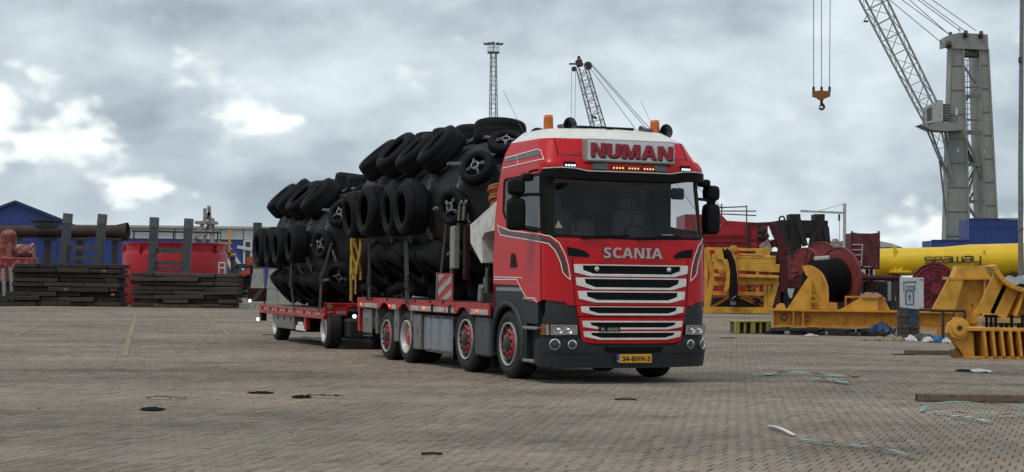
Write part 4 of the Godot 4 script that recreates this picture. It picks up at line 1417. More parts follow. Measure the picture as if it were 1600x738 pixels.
func build_trailer() -> void:
	var t := thing("drawbar_trailer", "low red flatbed drawbar trailer coupled behind the truck, carrying the rear fender", "trailer", Vector3(-2.374, 0, -34.40), deg_to_rad(20.1))
	var bred := paint("bed_red", Color.RED)
	var black := M("black_plastic")
	var tape := M("reflective_tape")
	var grey := M("taupe_grey_paint")
	var b := MB.new()
	b.box(Vector3(0, 0.735, -3.25), Vector3(2.46, 0.05, 5.95), Basis(), 0.01)
	part("bed_deck", b, M("deck_grey"), t)
	for sg in [-1.0, 1.0]:
		b = MB.new()
		b.box(Vector3(1.24 * sg, 0.735, -3.25), Vector3(0.06, 0.05, 5.95), Basis(), 0.008)
		b.box(Vector3(1.235 * sg, 0.61, -3.25), Vector3(0.06, 0.075, 5.95), Basis(), 0.008)
		b.box(Vector3(1.215 * sg, 0.68, -3.25), Vector3(0.04, 0.07, 5.9))
		for s in [0.5, 1.3, 2.0, 2.9, 3.6, 4.4, 5.2, 6.0]:
			b.box(Vector3(1.245 * sg, 0.675, -s), Vector3(0.03, 0.075, 0.05))
		b.box(Vector3(1.18 * sg, 0.47, -1.95), Vector3(0.09, 0.30, 0.14), Basis(), 0.008)
		part("side_rail", b, bred, t)
		for k in 7:
			b = MB.new()
			b.box(Vector3(1.238 * sg, 0.682, -(0.72 + k * 0.80)), Vector3(0.006, 0.055, 0.66))
			part("reflective_tape", b, tape, t)
		b = MB.new()
		b.box(Vector3(1.05 * sg, 0.43, -3.85), Vector3(0.34, 0.29, 1.75), Basis(), 0.012)
		part("toolbox", b, grey, t)
		for s in [3.25, 3.85, 4.45]:
			b = MB.new()
			b.box(Vector3(1.226 * sg, 0.50, -s), Vector3(0.012, 0.07, 0.05))
			part("box_latch", b, black, t)
		b = MB.new()
		b.box(Vector3(1.18 * sg, 0.33, -2.45), Vector3(0.05, 0.10, 0.80), Basis(), 0.01)
		b.box(Vector3(1.12 * sg, 0.42, -2.5), Vector3(0.16, 0.09, 0.4), Basis(), 0.02)
		part("white_plate", b, M("lettering_white", Color(0.7, 0.7, 0.7), 0.5, ""), t)
		b = MB.new()
		b.bar(Vector3(1.0 * sg, 0.13, -1.2), Vector3(1.0 * sg, 0.13, -3.0), 0.06, 0.03)
		part("guard_bar", b, M("dull_steel"), t)
		for s in [0.42, 4.82]:
			make_wheel(t, Vector3(1.21 * sg, 0.365, -s), 0.365, 0.30, 0.245, true, sg)
		# rear corner marker board with its lamp
		b = MB.new()
		b.box(Vector3(1.25 * sg, 0.97, -6.55), Vector3(0.44, 0.30, 0.02), Basis(), 0.004)
		var bo := part("marker_board", b, M("maroon_dark_board", Color(0.05, 0.014, 0.018), 0.5, "dirty", 2.0), t)
		b = MB.new()
		b.prism(PackedVector2Array([Vector2(-0.14, -0.12), Vector2(-0.02, -0.12), Vector2(0.16, 0.12), Vector2(0.04, 0.12)]), Vector3(1.25 * sg, 0.97, -6.54), Vector3.RIGHT, Vector3.UP, Vector3.BACK, 0.001, 0.004)
		part("board_stripe", b, M("board_stripe", Color(0.11, 0.10, 0.10), 0.5, ""), bo)
		b = MB.new()
		b.lathe([Vector2(0.0, 0.04), Vector2(0.03, 0.03), Vector2(0.04, 0.0), Vector2(0.0, -0.03)], Vector3(1.42 * sg, 0.83, -6.52), Vector3(0, 0, 1), 12)
		part("marker_lamp", b, glow("lamp_white", Color.WHITE, 2.2), t)
		b = MB.new()
		b.lathe([Vector2(0.0, 0.03), Vector2(0.03, 0.022), Vector2(0.042, 0.0), Vector2(0.0, -0.06)], Vector3(1.29 * sg, 0.42, -6.22), Vector3(0, 0, 1), 14)
		part("side_lamp", b, glow("lamp_white", Color.WHITE, 2.2), t)
		b = MB.new()
		b.box(Vector3(1.2 * sg, 0.50, -6.1), Vector3(0.12, 0.22, 0.2))
		part("lamp_bracket", b, black, t)
	# front face: board with reflectors, beam above
	b = MB.new()
	b.box(Vector3(0, 0.845, -0.25), Vector3(2.5, 0.09, 0.08), Basis(), 0.008)
	b.box(Vector3(-1.02, 0.76, -0.245), Vector3(0.46, 0.25, 0.07), Basis(), 0.008)
	b.box(Vector3(1.02, 0.76, -0.245), Vector3(0.46, 0.25, 0.07), Basis(), 0.008)
	part("headboard", b, bred, t)
	for sg in [-1.0, 1.0]:
		b = MB.new()
		b.lathe([Vector2(0.06, 0.0), Vector2(0.055, 0.016), Vector2(0, 0.018)], Vector3(1.15 * sg, 0.82, -0.21), Vector3.BACK, 16)
		part("reflector", b, M("reflector_amber", Color(0.26, 0.12, 0.05), 0.3, ""), t)
		b = MB.new()
		b.box(Vector3(0.92 * sg, 0.70, -0.207), Vector3(0.18, 0.06, 0.012), Basis(), 0.003)
		b.box(Vector3(1.14 * sg, 0.715, -0.207), Vector3(0.11, 0.025, 0.012))
		part("front_plate", b, M("stanchion_grey"), t)
	b = MB.new()
	for sx in [-0.45, 0.45]:
		b.box(Vector3(sx, 0.58, -3.2), Vector3(0.1, 0.24, 5.8))
	for s in [0.42, 4.82]:
		b.box(Vector3(0, 0.37, -s), Vector3(1.6, 0.14, 0.14))
	b.box(Vector3(0, 0.5, -0.45), Vector3(1.3, 0.2, 1.0))
	b.box(Vector3(0, 0.40, -0.48), Vector3(1.76, 0.40, 1.25), Basis(), 0.05)  # this and the next box are added to darken the space behind the wheels
	b.box(Vector3(0, 0.40, -4.8), Vector3(1.76, 0.40, 1.6), Basis(), 0.05)
	b.bar(Vector3(0, 0.45, 0.2), Vector3(0.05, 0.5, 2.6), 0.12, 0.12)
	b.bar(Vector3(-0.5, 0.45, -0.2), Vector3(0.0, 0.48, 1.6), 0.1, 0.1)
	b.bar(Vector3(0.5, 0.45, -0.2), Vector3(0.0, 0.48, 1.6), 0.1, 0.1)
	part("chassis", b, M("chassis_black"), t)
	b = MB.new()
	b.bar(Vector3(-0.6, 0.28, 0.3), Vector3(-0.15, 0.28, 0.5), 0.03, 0.03)
	b.bar(Vector3(-0.5, 0.28, 0.35), Vector3(-0.45, 0.55, 0.3), 0.03, 0.03)
	part("drawbar_handle", b, M("dull_steel"), t)


# ---------------------------------------------------------------- the load
func truck_point(x: float, y: float, s: float) -> Vector3:
	return Vector3(1.664, 0, -23.902) + Basis(Vector3.UP, deg_to_rad(22.03)) * Vector3(x, y, -s)


func trailer_point(x: float, y: float, s: float) -> Vector3:
	return Vector3(-2.374, 0, -34.40) + Basis(Vector3.UP, deg_to_rad(20.1)) * Vector3(x, y, -s)


func net_tyre(r: float, w: float, rim: float) -> MB:
	var b := MB.new()
	var pr := [Vector2(rim, 0.05), Vector2(rim + 0.012, 0.02), Vector2(rim + 0.03, 0.006), Vector2(rim + 0.05, 0.0), Vector2(r * 0.80, -0.004), Vector2(r * 0.81, 0.006), Vector2(r * 0.90, 0.012), Vector2(r * 0.96, 0.035), Vector2(r * 0.99, 0.08), Vector2(r, w * 0.35), Vector2(r * 0.996, w * 0.36), Vector2(r * 0.996, w * 0.38), Vector2(r, w * 0.39),
		Vector2(r, w * 0.60), Vector2(r * 0.996, w * 0.62), Vector2(r * 0.996, w * 0.64), Vector2(r, w * 0.65), Vector2(r * 0.98, w - 0.06), Vector2(r * 0.9, w - 0.01), Vector2(rim + 0.05, w), Vector2(rim, w - 0.05), Vector2(rim + 0.05, w - 0.09), Vector2(r * 0.85, w * 0.6), Vector2(r * 0.85, w * 0.4), Vector2(rim + 0.05, 0.09), Vector2(rim, 0.05)]
	pr.reverse()
	b.lathe(pr, Vector3.ZERO, Vector3.RIGHT, 40)
	return b


func chain_run(b: MB, path: Array, link := 0.085) -> void:
	# links along a line of points, every other one turned by a quarter
	var l := 0.0
	var n := 0
	for k in path.size() - 1:
		var a: Vector3 = path[k]
		var d: Vector3 = path[k + 1]
		var len := (d - a).length()
		var t := (d - a) / maxf(len, 1e-5)
		var side := t.cross(Vector3.UP if absf(t.y) < 0.9 else Vector3.RIGHT).normalized()
		var up := side.cross(t)
		while l < len:
			var ctr := a + t * l
			var e := (side if n % 2 == 0 else up).rotated(t, 0.5)
			var ring := []
			for q in 10:
				var an := TAU * q / 10
				ring.append(ctr + t * cos(an) * link * 0.62 + e * sin(an) * link * 0.33)
			b.tube(ring, link * 0.13, 5, true)
			l += link * 0.86
			n += 1
		l -= len


func make_fender(label: String, pos: Vector3, yaw: float, length: float, cols: int, first: float, sd: int, H: float, pitch: float) -> Node3D:
	var f := thing("pneumatic_fender", label, "ship fender", pos, yaw, "rubber fenders in tyre nets")
	var r2 := RandomNumberGenerator.new()
	r2.seed = sd
	var rubber := M("fender_rubber", Color(0.017, 0.0175, 0.019), 0.66, "dust", 0.9)
	var tyre_m := M("net_tyre_rubber", Color(0.0105, 0.011, 0.0125), 0.72, "dust", 1.6)
	var chain_m := M("chain_galvanised", Color(0.20, 0.20, 0.20), 0.45, "dirty", 4.0, 0.5)
	rubber.metallic_specular = 0.35
	tyre_m.metallic_specular = 0.24
	var R := 1.13
	var b := MB.new()
	var pr := []
	for k in 15:
		var a := PI / 2 * (1.0 - k / 14.0)
		pr.append(Vector2(R * cos(a), 0.98 * sin(a)))
	for k in 15:
		var a := PI / 2 * k / 14.0
		pr.append(Vector2(R * cos(a), -length - 0.8 * sin(a)))
	b.lathe(pr, Vector3(0, H, 0), Vector3.BACK, 48)
	part("body", b, rubber, f)
	var src := MeshInstance3D.new()
	src.mesh = net_tyre(0.425, 0.40, 0.245).mesh()
	src.material_override = tyre_m
	var small := MeshInstance3D.new()
	small.mesh = net_tyre(0.295, 0.21, 0.165).mesh()
	small.material_override = tyre_m
	var radial := func(a: float) -> Vector3: return Vector3(-cos(a), sin(a), 0)
	for k in cols:
		for q in 8:
			var a := TAU * q / 8 + r2.randfn(0, 0.015)
			var o: Vector3 = radial.call(a)
			var z: float = -(first + k * pitch + [0.20, 0.0, -0.24, 0, 0, 0.1, 0, 0.1][q]) + r2.randfn(0, 0.03)
			var tx := -o
			var tz := Vector3.BACK
			var ty := tz.cross(tx)
			var bs := Basis(tx, ty, tz) * Basis(Vector3(0, r2.randf_range(-1, 1), r2.randf_range(-1, 1)).normalized(), r2.randfn(0, 0.085)) * Basis(Vector3.RIGHT, r2.randf() * TAU)
			copy_part(src, "tyre", f, Transform3D(bs, Vector3(0, H, z) + o * ([1.53, 1.56, 1.45, 1.50, 1.53, 1.42, minf(1.5, H), 1.42][q] + r2.randfn(0, 0.025))).scaled_local(Vector3(1, 1, 1) * (1.0 + r2.randfn(0, 0.03))))
		var ch := MB.new()
		for q in 8:
			var run := []
			for e in 6:
				var a := TAU * (q + 0.20 + 0.6 * e / 5.0) / 8
				run.append(Vector3(0, H, -(first + k * pitch) + 0.05) + radial.call(a) * (1.20 + 0.02 * absf(e - 2.5)))
			chain_run(ch, run)
		part("chain", ch, chain_m, f)
	for q in 10:
		var a := TAU * (q - 0.02) / 10
		var o: Vector3 = radial.call(a)
		var psi := deg_to_rad((69.0 if q == 0 else 58.0) + r2.randfn(0, 1.5))
		var d := o * sin(psi) + Vector3.BACK * cos(psi)
		var tx := -d
		var ty := Vector3.BACK.cross(o).normalized()
		var bs := Basis(tx, ty, tx.cross(ty))
		var c := Vector3(0, H, 0) + d * 1.32
		copy_part(small, "end_tyre", f, Transform3D(bs, c))
		var ch := MB.new()
		var tn := ty
		var bn := d.cross(tn).normalized()
		var ring := []
		for e in 16:
			var an := TAU * e / 16
			ring.append(c - d * 0.015 + (tn * cos(an) + bn * sin(an)) * 0.062)
		ch.tube(ring, 0.013, 6, true)
		for e in 4:
			var an := TAU * (e + 0.5) / 4 + 0.25 * r2.randf()
			var u := tn * cos(an) + bn * sin(an)
			chain_run(ch, [c - d * 0.015 + u * 0.075, c - d * 0.05 + u * 0.17], 0.06)
		# on to the next end tyre and back to the first column
		var an2 := TAU * (q + 0.98) / 10
		var d2: Vector3 = radial.call(an2) * sin(psi) + Vector3.BACK * cos(psi)
		var dm := (d + d2).normalized()
		chain_run(ch, [Vector3(0, H, 0) + (d * 0.60 + dm * 0.40).normalized() * 1.22, Vector3(0, H, 0) + (d2 * 0.60 + dm * 0.40).normalized() * 1.22], 0.07)
		chain_run(ch, [Vector3(0, H, 0) + (o * 0.93 + Vector3.BACK * 0.30).normalized() * 1.21, Vector3(0, H, -(first - 0.46)) + o * 1.22], 0.075)
		part("end_chain", ch, M("chain_pale", Color(0.28, 0.28, 0.285), 0.4, "dust", 4.0, 0.4), f)
	src.free()
	small.free()
	return f


func strap(label: String, pts: Array, w: float, m: Material, hardware: int) -> void:
	var t := thing("lashing_strap", label, "strap", pts[pts.size() - 1], 0.0, "lashing straps over the fenders")
	var b := MB.new()
	for k in pts.size() - 1:
		b.bar(pts[k] - t.position, pts[k + 1] - t.position, w, 0.012)
	part("webbing", b, m, t)
	b = MB.new()
	var p: Vector3 = pts[hardware] - t.position
	b.box(p, Vector3(0.08, 0.16, 0.06), Basis(), 0.012)
	b.box(p + Vector3(0.01, 0.10, 0.02), Vector3(0.05, 0.10, 0.05), Basis(Vector3.BACK, 0.4), 0.01)
	part("ratchet", b, M("clamp_dark", Color(0.06, 0.06, 0.062), 0.4, "dirty", 3.0, 0.5), t)


func build_load() -> void:
	var yaw := deg_to_rad(22.03)
	make_fender("black rubber fender in a net of tyres on the truck bed behind the cab", truck_point(0, 1.05, 4.5), yaw, 4.7, 4, 0.70, 3, 1.47, 1.02)
	make_fender("black rubber fender in a net of tyres on the low trailer behind", trailer_point(0, 0.76, 1.28), deg_to_rad(20.1), 4.3, 4, 0.72, 9, 1.29, 1.02)
	var gs := M("strap_grey", Color(0.085, 0.09, 0.10), 0.7, "dirty", 3.0)
	strap("grey lashing strap on the truck load, nearest the yellow rope", [truck_point(-1.0, 2.45, 7.55), truck_point(-1.36, 2.1, 7.7), truck_point(-1.30, 1.35, 7.85), truck_point(-1.30, 0.98, 7.85)], 0.045, gs, 2)
	strap("grey lashing strap on the truck load, above the fuel tank", [truck_point(-1.0, 2.45, 5.6), truck_point(-1.34, 2.0, 5.75), truck_point(-1.30, 1.30, 5.78), truck_point(-1.29, 0.96, 5.8)], 0.07, gs, 2)
	strap("brown and blue strap at the front corner of the trailer bed", [trailer_point(-1.15, 2.05, 0.15), trailer_point(-1.28, 1.35, 0.40), trailer_point(-1.27, 0.72, 0.55)], 0.05, M("strap_brown", Color(0.16, 0.11, 0.09), 0.7, "dirty", 3.0), 1)
	strap("thin grey strap midway along the trailer bed", [trailer_point(-1.3, 1.70, 2.95), trailer_point(-1.30, 1.25, 2.95), trailer_point(-1.26, 0.70, 2.75)], 0.04, gs, 1)
	# yellow rope hanging in loops from the rear end of the front fender
	var t := thing("yellow_rope", "bundle of yellow rope hanging between the two fenders", "rope", truck_point(-1.45, 1.1, 8.35), yaw)
	var rm := M("rope_yellow", Color(0.42, 0.24, 0.03), 0.85, "dirty", 6.0)
	for k in 5:
		var b := MB.new()
		var path := []
		for e in 12:
			var q := e / 11.0
			path.append(Vector3(0.06 * sin(k * 1.9 + q * 3.0) + k * 0.012, lerpf(0.98, 0.25 + 0.1 * (k % 3), q) + 0.05 * sin(q * PI) * (k % 2), 0.16 * q * q + (k - 2) * 0.055 + 0.02 * sin(k * 3.0 + q * 5.0)))
		b.tube(path, 0.028, 7)
		part("strand", b, rm, t)
	var b2 := MB.new()
	b2.tube([Vector3(0, 0.45, -0.10), Vector3(0.01, 0.1, -0.09), Vector3(0.0, -0.12, -0.07)], 0.030, 7)
	b2.tube([Vector3(0.02, 0.45, 0.12), Vector3(0.01, 0.15, 0.17), Vector3(0.0, 0.0, 0.19)], 0.018, 6)
	part("loose_end", b2, rm, t)
	var o := thing("orange_rope", "coil of orange rope hung on the front fender behind the cab", "rope", truck_point(-0.95, 2.50, 2.75), yaw)
	for k in 7:
		var b := MB.new()
		var ring := []
		for e in 14:
			var an := TAU * e / 14
			ring.append(Vector3(0.02 * sin(k * 2.1), 0.045 * k + 0.03 * sin(an), 0) + Vector3(cos(an) * (0.07 + 0.004 * k), 0, sin(an) * (0.10 + 0.006 * k)))
		b.tube(ring, 0.02, 6, true)
		part("turn", b, M("rope_orange", Color(0.40, 0.14, 0.03), 0.85, "dirty", 6.0), o)


# ---------------------------------------------------------------- lattice work: four chords with crossed lacing between two ends
func lattice(b: MB, a: Vector3, d: Vector3, wa: float, wd: float, bays: int, chord: float, lace: float, side := Vector3.RIGHT, cross := true) -> void:
	var t := (d - a).normalized()
	var x := (side - t * side.dot(t)).normalized()
	var y := t.cross(x)
	var cn := func(k: int, f: float) -> Vector3:
		var w := lerpf(wa, wd, f) * 0.5
		var s: Array = [[-1, -1], [1, -1], [1, 1], [-1, 1]][k % 4]
		return a.lerp(d, f) + x * w * s[0] + y * w * s[1]
	for k in 4:
		b.tube([cn.call(k, 0.0), cn.call(k, 1.0)], chord, 6)
	for i in bays:
		var f0 := float(i) / bays
		var f1 := float(i + 1) / bays
		for k in 4:
			b.bar(cn.call(k, f0), cn.call(k + 1, f0), lace, lace)
			if i % 2 == 0:
				b.bar(cn.call(k, f0), cn.call(k + 1, f1), lace, lace)
			else:
				b.bar(cn.call(k + 1, f0), cn.call(k, f1), lace, lace)
			if cross and k % 2 == 0:
				b.bar(cn.call(k, (f0 + f1) / 2), cn.call(k + 1, (f0 + f1) / 2), lace * 0.8, lace * 0.8)


func timber_stack(label: String, px0: float, px1: float, top: float, dist: float, layers: int, deep: float, ragged: bool, sd: int, tone: Color) -> void:
	var s := spot((px0 + px1) * 0.5, dist)
	var t := thing("timber_stack", label, "timber stack", s.base, 0.0, "stacks of heavy timber mats")
	var a := s.p(px0, 470)
	var d := s.p(px1, 470)
	var h := s.p(px0, top).y
	var r2 := RandomNumberGenerator.new()
	r2.seed = sd
	var lh := h / layers
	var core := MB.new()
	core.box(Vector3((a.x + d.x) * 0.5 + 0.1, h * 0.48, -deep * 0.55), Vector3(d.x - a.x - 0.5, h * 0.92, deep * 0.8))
	part("gap_shade_core", core, M("gap_shade_core_%d" % sd, Color(tone.r * 0.5, tone.g * 0.5, tone.b * 0.5), 0.95, "dirty", 0.7), t)  # box added behind the face, shade of the gaps put into its colour
	var wood := []
	for k in 6:
		var v := 0.6 + 0.17 * k
		wood.append(M("mat_timber_%d_%d" % [sd, k], Color(tone.r * v, tone.g * v, tone.b * v), 0.9, "dirty", 0.7))
	var yellow := M("timber_end_yellow", Color(0.22, 0.12, 0.02), 0.8, "rust", 1.2)
	for l in layers:
		var y := lh * (l + 0.5)
		var xs := a.x + (0.0 if not ragged else (maxf(0.0, 1.9 - l * 0.55) * -0.5 + 0.4)) + r2.randfn(0, 0.05)
		var xe := d.x + r2.randfn(0, 0.05)
		var cutat := []
		var x := xs
		while x < xe - 0.2:
			var w := minf(r2.randf_range(0.9, 2.2), xe - x)
			var b := MB.new()
			b.box(Vector3(x + w * 0.5, y + r2.randfn(0, 0.008), -deep * 0.5 + r2.randfn(0, 0.10)), Vector3(w - 0.02, lh * r2.randf_range(0.80, 0.95), deep), Basis(Vector3.BACK, r2.randfn(0, 0.012)), 0.02)
			part("timber", b, wood[r2.randi() % 6], t)
			if ragged and r2.randf() < 0.5 and (l == layers - 2 or l == 3 or x > xe - 1.4):
				var n := r2.randi_range(1, 4)
				for q in n:
					var e := MB.new()
					e.box(Vector3(x + w * (q + 0.5) / n, y, 0.02 + r2.randf() * 0.02), Vector3(0.16, lh * 0.55, 0.05), Basis(), 0.01)
					part("timber_end", e, yellow, t)
			x += w


func stanchion_frame(label: String, l: Array, r: Array, bars: Array, dist: float) -> void:
	# two leaning square posts with bars between, pixel measures at that distance
	var s := spot((l[0] + r[0]) * 0.5, dist)
	var t := thing("stanchion_frame", label, "steel frame", s.base, 0.0, "grey steel stanchion frames behind the timber stacks")
	var m := M("stanchion_blue_grey", Color(0.050, 0.060, 0.074), 0.6, "rust", 0.8)
	var cap := M("stanchion_cap", Color(0.10, 0.115, 0.125), 0.7, "rust", 1.5)
	for q in [l, r]:
		var p0 := s.p(q[0], q[1])
		var p1 := s.p(q[2], q[3])
		p1 = p0 + (p1 - p0) * (p0.y / maxf(0.1, p0.y - p1.y))
		var b := MB.new()
		b.bar(p1, p0, 0.34, 0.34, 0.02)
		part("post", b, m, t)
		b = MB.new()
		b.bar(p0 + (p1 - p0).normalized() * 0.45, p0 + Vector3(0, 0.01, 0), 0.36, 0.36, 0.02)
		part("post_cap", b, cap, t)
	for y in bars:
		var f: float = (y[0] - l[1]) / (l[3] - l[1])
		var b := MB.new()
		var pa := s.p(lerpf(l[0], l[2], f), y[0])
		var pb := s.p(lerpf(r[0], r[2], f), y[0])
		b.bar(pa, pb, 0.12, y[1])
		part("crossbar", b, m, t)


func build_left_background() -> void:
	# blue shed with a low gable
	var s := spot(22, 165.0)
	var t := thing("blue_shed", "blue industrial shed with a low gable at the far left", "shed", s.base)
	var blue := M("shed_blue", Color(0.018, 0.045, 0.20), 0.6, "soft", 0.05)
	var ew := s.p(106, 357).x
	var eh := s.p(104, 350).y
	var ah := s.p(22, 317).y
	var b := MB.new()
	b.prism(PackedVector2Array([Vector2(-ew, 0), Vector2(ew, 0), Vector2(ew, eh), Vector2(0, ah), Vector2(-ew, eh)]), Vector3.ZERO, Vector3.RIGHT, Vector3.UP, Vector3.BACK, -3, 0)
	part("wall", b, blue, t)
	b = MB.new()
	b.bar(Vector3(0, ah + 0.1, 0.15), Vector3(ew + 0.2, eh + 0.05, 0.15), 0.3, 0.25)
	b.bar(Vector3(0, ah + 0.1, 0.15), Vector3(-ew - 0.2, eh + 0.05, 0.15), 0.3, 0.25)
	part("verge_trim", b, M("trim_dark_blue", Color(0.012, 0.03, 0.13), 0.5, "soft", 0.1), t)
	b = MB.new()
	for k in 40:
		var x := -ew + 2 * ew * (k + 0.5) / 40
		b.box(Vector3(x, eh * 0.5, 0.02), Vector3(0.06, eh, 0.05))
	part("cladding_ribs", b, blue, t)

	# long warehouse, blue below and white above
	s = spot(300, 180.0)
	t = thing("warehouse", "long low warehouse with blue cladding and a white upper band", "warehouse", s.base)
	var x0 := s.p(60, 400).x
	var x1 := s.p(700, 400).x
	var yt := s.p(300, 357).y
	var ym := s.p(300, 374).y
	var wb := M("warehouse_blue", Color(0.022, 0.055, 0.24), 0.55, "soft", 0.05)
	b = MB.new()
	b.box(Vector3((x0 + x1) / 2, ym / 2, -15), Vector3(x1 - x0, ym, 30))
	part("wall", b, wb, t)
	var np := 18
	for k in np:
		b = MB.new()
		var w := (x1 - x0) / np
		b.box(Vector3(x0 + w * (k + 0.5), (ym + yt) / 2, -14.9), Vector3(w - 0.06, yt - ym, 30), Basis(), 0.04)
		part("band_panel", b, M("band_white_%d" % (k % 3), Color(0.60 - 0.02 * (k % 3), 0.63 - 0.02 * (k % 3), 0.64 - 0.02 * (k % 3)), 0.6, "soft", 0.08), t)
	b = MB.new()
	b.box(Vector3((x0 + x1) / 2, yt + 0.12, -14.8), Vector3(x1 - x0 + 0.4, 0.24, 30.6))
	part("roof_edge", b, M("roof_edge_cream", Color(0.45, 0.44, 0.36), 0.6, "soft", 0.1), t)
	b = MB.new()
	var dp := s.p(387, 395)
	b.box(Vector3(dp.x, dp.y, 0.05), Vector3(0.9, 2.6, 0.12))
	var wo := part("window", b, M("window_frame_white", Color(0.55, 0.56, 0.56), 0.5, ""), t)
	b = MB.new()
	b.box(Vector3(dp.x, dp.y, 0.12), Vector3(0.5, 2.2, 0.04))
	part("pane", b, M("pane_dark", Color(0.03, 0.035, 0.04), 0.15, ""), wo)
	for q in [[371, 386, 394, 390], [366, 401, 381, 422], [352, 398, 362, 420]]:
		b = MB.new()
		b.bar(s.p(q[0], q[1], 0.1), s.p(q[2], q[3], 0.1), 0.3, 0.3)
		part("white_pipe", b, M("window_frame_white"), t)

	# rusty pipe lying high across, with a flared end, and beams on top
	s = spot(100, 98.0)
	t = thing("rusty_pipe", "long rusty brown steel pipe with a flared end, above the timber stacks", "pipe", s.base)
	var rust := M("pipe_rust", Color(0.036, 0.017, 0.014), 0.8, "rust", 0.25)
	b = MB.new()
	var pr := s.p(-60, 362)
	var pe := s.p(196, 362)
	b.lathe([Vector2(0.0, 0), Vector2(0.34, 0), Vector2(0.34, pe.x - pr.x - 1.2), Vector2(0.36, pe.x - pr.x - 0.6), Vector2(0.52, pe.x - pr.x + 0.1), Vector2(0.50, pe.x - pr.x + 0.12), Vector2(0.30, pe.x - pr.x - 0.6), Vector2(0, pe.x - pr.x - 0.6)], pr, (pe - pr).normalized(), 20)
	part("pipe", b, rust, t)
	b = MB.new()
	for px in [20, 75, 125, 180]:
		var p := s.p(px, 366)
		b.box(Vector3(p.x, p.y * 0.5 - 0.15, 0), Vector3(0.3, p.y - 0.3, 0.5))
		b.box(Vector3(p.x, p.y - 0.3, 0), Vector3(0.9, 0.16, 0.7))
	part("trestle", b, M("trestle_dark", Color(0.025, 0.02, 0.02), 0.8, "rust", 0.5), t)
	s = spot(70, 97.0)
	t = thing("steel_beams", "short dark steel beams lying on the rusty pipe", "steel beam", s.base)
	for q in [[48, 96, 345], [60, 82, 350], [54, 90, 354]]:
		b = MB.new()
		b.bar(s.p(q[0], q[2]), s.p(q[1], q[2]), 0.5, 0.10)
		b.bar(s.p(q[0] + 3, q[2] + 1.5), s.p(q[1] - 3, q[2] + 1.5), 0.1, 0.12)
		part("beam", b, M("trestle_dark"), t)

	# weathered pink machine at the left edge
	s = spot(18, 82.0)
	t = thing("weathered_bollard", "faded pink and white cylindrical bollard machine at the left edge", "machinery", s.base)
	var pink := M("faded_pink", Color(0.36, 0.13, 0.11), 0.75, "flake", 0.22)
	b = MB.new()
	var cx := s.p(12, 400).x
	var r := s.p(25, 400).x - cx
	var yb := s.p(12, 404).y
	var yt2 := s.p(12, 359).y
	b.lathe([Vector2(r, yb), Vector2(r, yt2 - r * 0.9), Vector2(r * 0.93, yt2 - r * 0.55), Vector2(r * 0.7, yt2 - r * 0.2), Vector2(r * 0.35, yt2 - r * 0.03), Vector2(0, yt2)].duplicate(), Vector3(cx, 0, 0), Vector3.UP, 24)
	part("dome", b, pink, t)
	b = MB.new()
	var pa := s.p(24, 392)
	b.lathe([Vector2(0.30, 0), Vector2(0.30, 0.75), Vector2(0.36, 0.76), Vector2(0.36, 0.86), Vector2(0, 0.86)], pa, Vector3.RIGHT, 20)
	part("side_flange", b, M("faded_pink_pale", Color(0.42, 0.27, 0.25), 0.75, "flake", 0.35), t)
	b = MB.new()
	b.box(s.p(10, 422) * Vector3(1, 1, 0), Vector3(2.6, s.p(0, 403).y - s.p(0, 442).y, 1.6), Basis(), 0.05)
	part("base_box", b, M("base_pink_red", Color(0.40, 0.085, 0.07), 0.7, "flake", 0.15), t)
	b = MB.new()
	b.box(Vector3(s.p(10, 450).x, s.p(10, 442).y * 0.5, 0), Vector3(2.2, s.p(10, 442).y, 1.2))
	part("plinth", b, M("trestle_dark"), t)
	var legs := [[16, 418, 20, 446], [27, 414, 26, 442], [44, 416, 41, 442], [4, 420, 8, 446], [33, 428, 30, 446]]
	s = spot(25, 77.5)
	for q in legs:
		b = MB.new()
		var o := thing("steel_angle", ["pale grey steel angle leaning second from the left before the pink machine", "tallest pale grey steel angle standing before the pink machine", "pale grey steel angle standing nearest the timber stack", "pale grey steel angle at the left edge before the pink machine", "shortest pale grey steel angle before the pink machine"][legs.find(q)], "steel angle", Vector3(s.base.x + s.p(q[2], q[3]).x, 0, s.base.z), 0.0, "pale steel angles leaning at the left edge")
		var ox := s.p(q[2], q[3]).x
		var top := s.p(q[0], q[1]) - Vector3(ox, 0, 0)
		b.bar(Vector3(0, 0.0, 0), top, 0.16, 0.03)
		b.bar(Vector3(0.07, 0.0, 0.06), top + Vector3(0.07, 0, 0.06), 0.03, 0.14)
		part("angle_bar", b, M("pale_steel", Color(0.30, 0.32, 0.32), 0.6, "rust", 1.5), o)

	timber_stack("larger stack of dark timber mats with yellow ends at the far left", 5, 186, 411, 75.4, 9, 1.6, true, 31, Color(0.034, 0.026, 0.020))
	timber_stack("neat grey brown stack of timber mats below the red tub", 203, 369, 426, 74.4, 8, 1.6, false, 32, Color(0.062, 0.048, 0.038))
	stanchion_frame("taller leaning grey post frame with two crossbars behind the larger timber stack", [106, 334, 99, 412], [160, 335, 153, 412], [[388, 0.22], [404, 0.18]], 77.5)
	stanchion_frame("grey post frame with crossbars in front of the red tub", [241, 340, 237, 425], [295, 342, 290, 425], [[392, 0.22], [411, 0.16], [420, 0.14]], 76.3)
	# arched foot plate of the second frame
	# red tub
	s = spot(257, 80.5)
	t = thing("red_tub", "large round red steel tub behind the grey post frame", "tank", s.base)
	var redm := paint("tub_red", Color(0.40, 0.012, 0.022), 0.5, "dirty", 0.25, 0.2)
	b = MB.new()
	var rt := s.p(341, 400).x
	var hh := s.p(257, 379).y
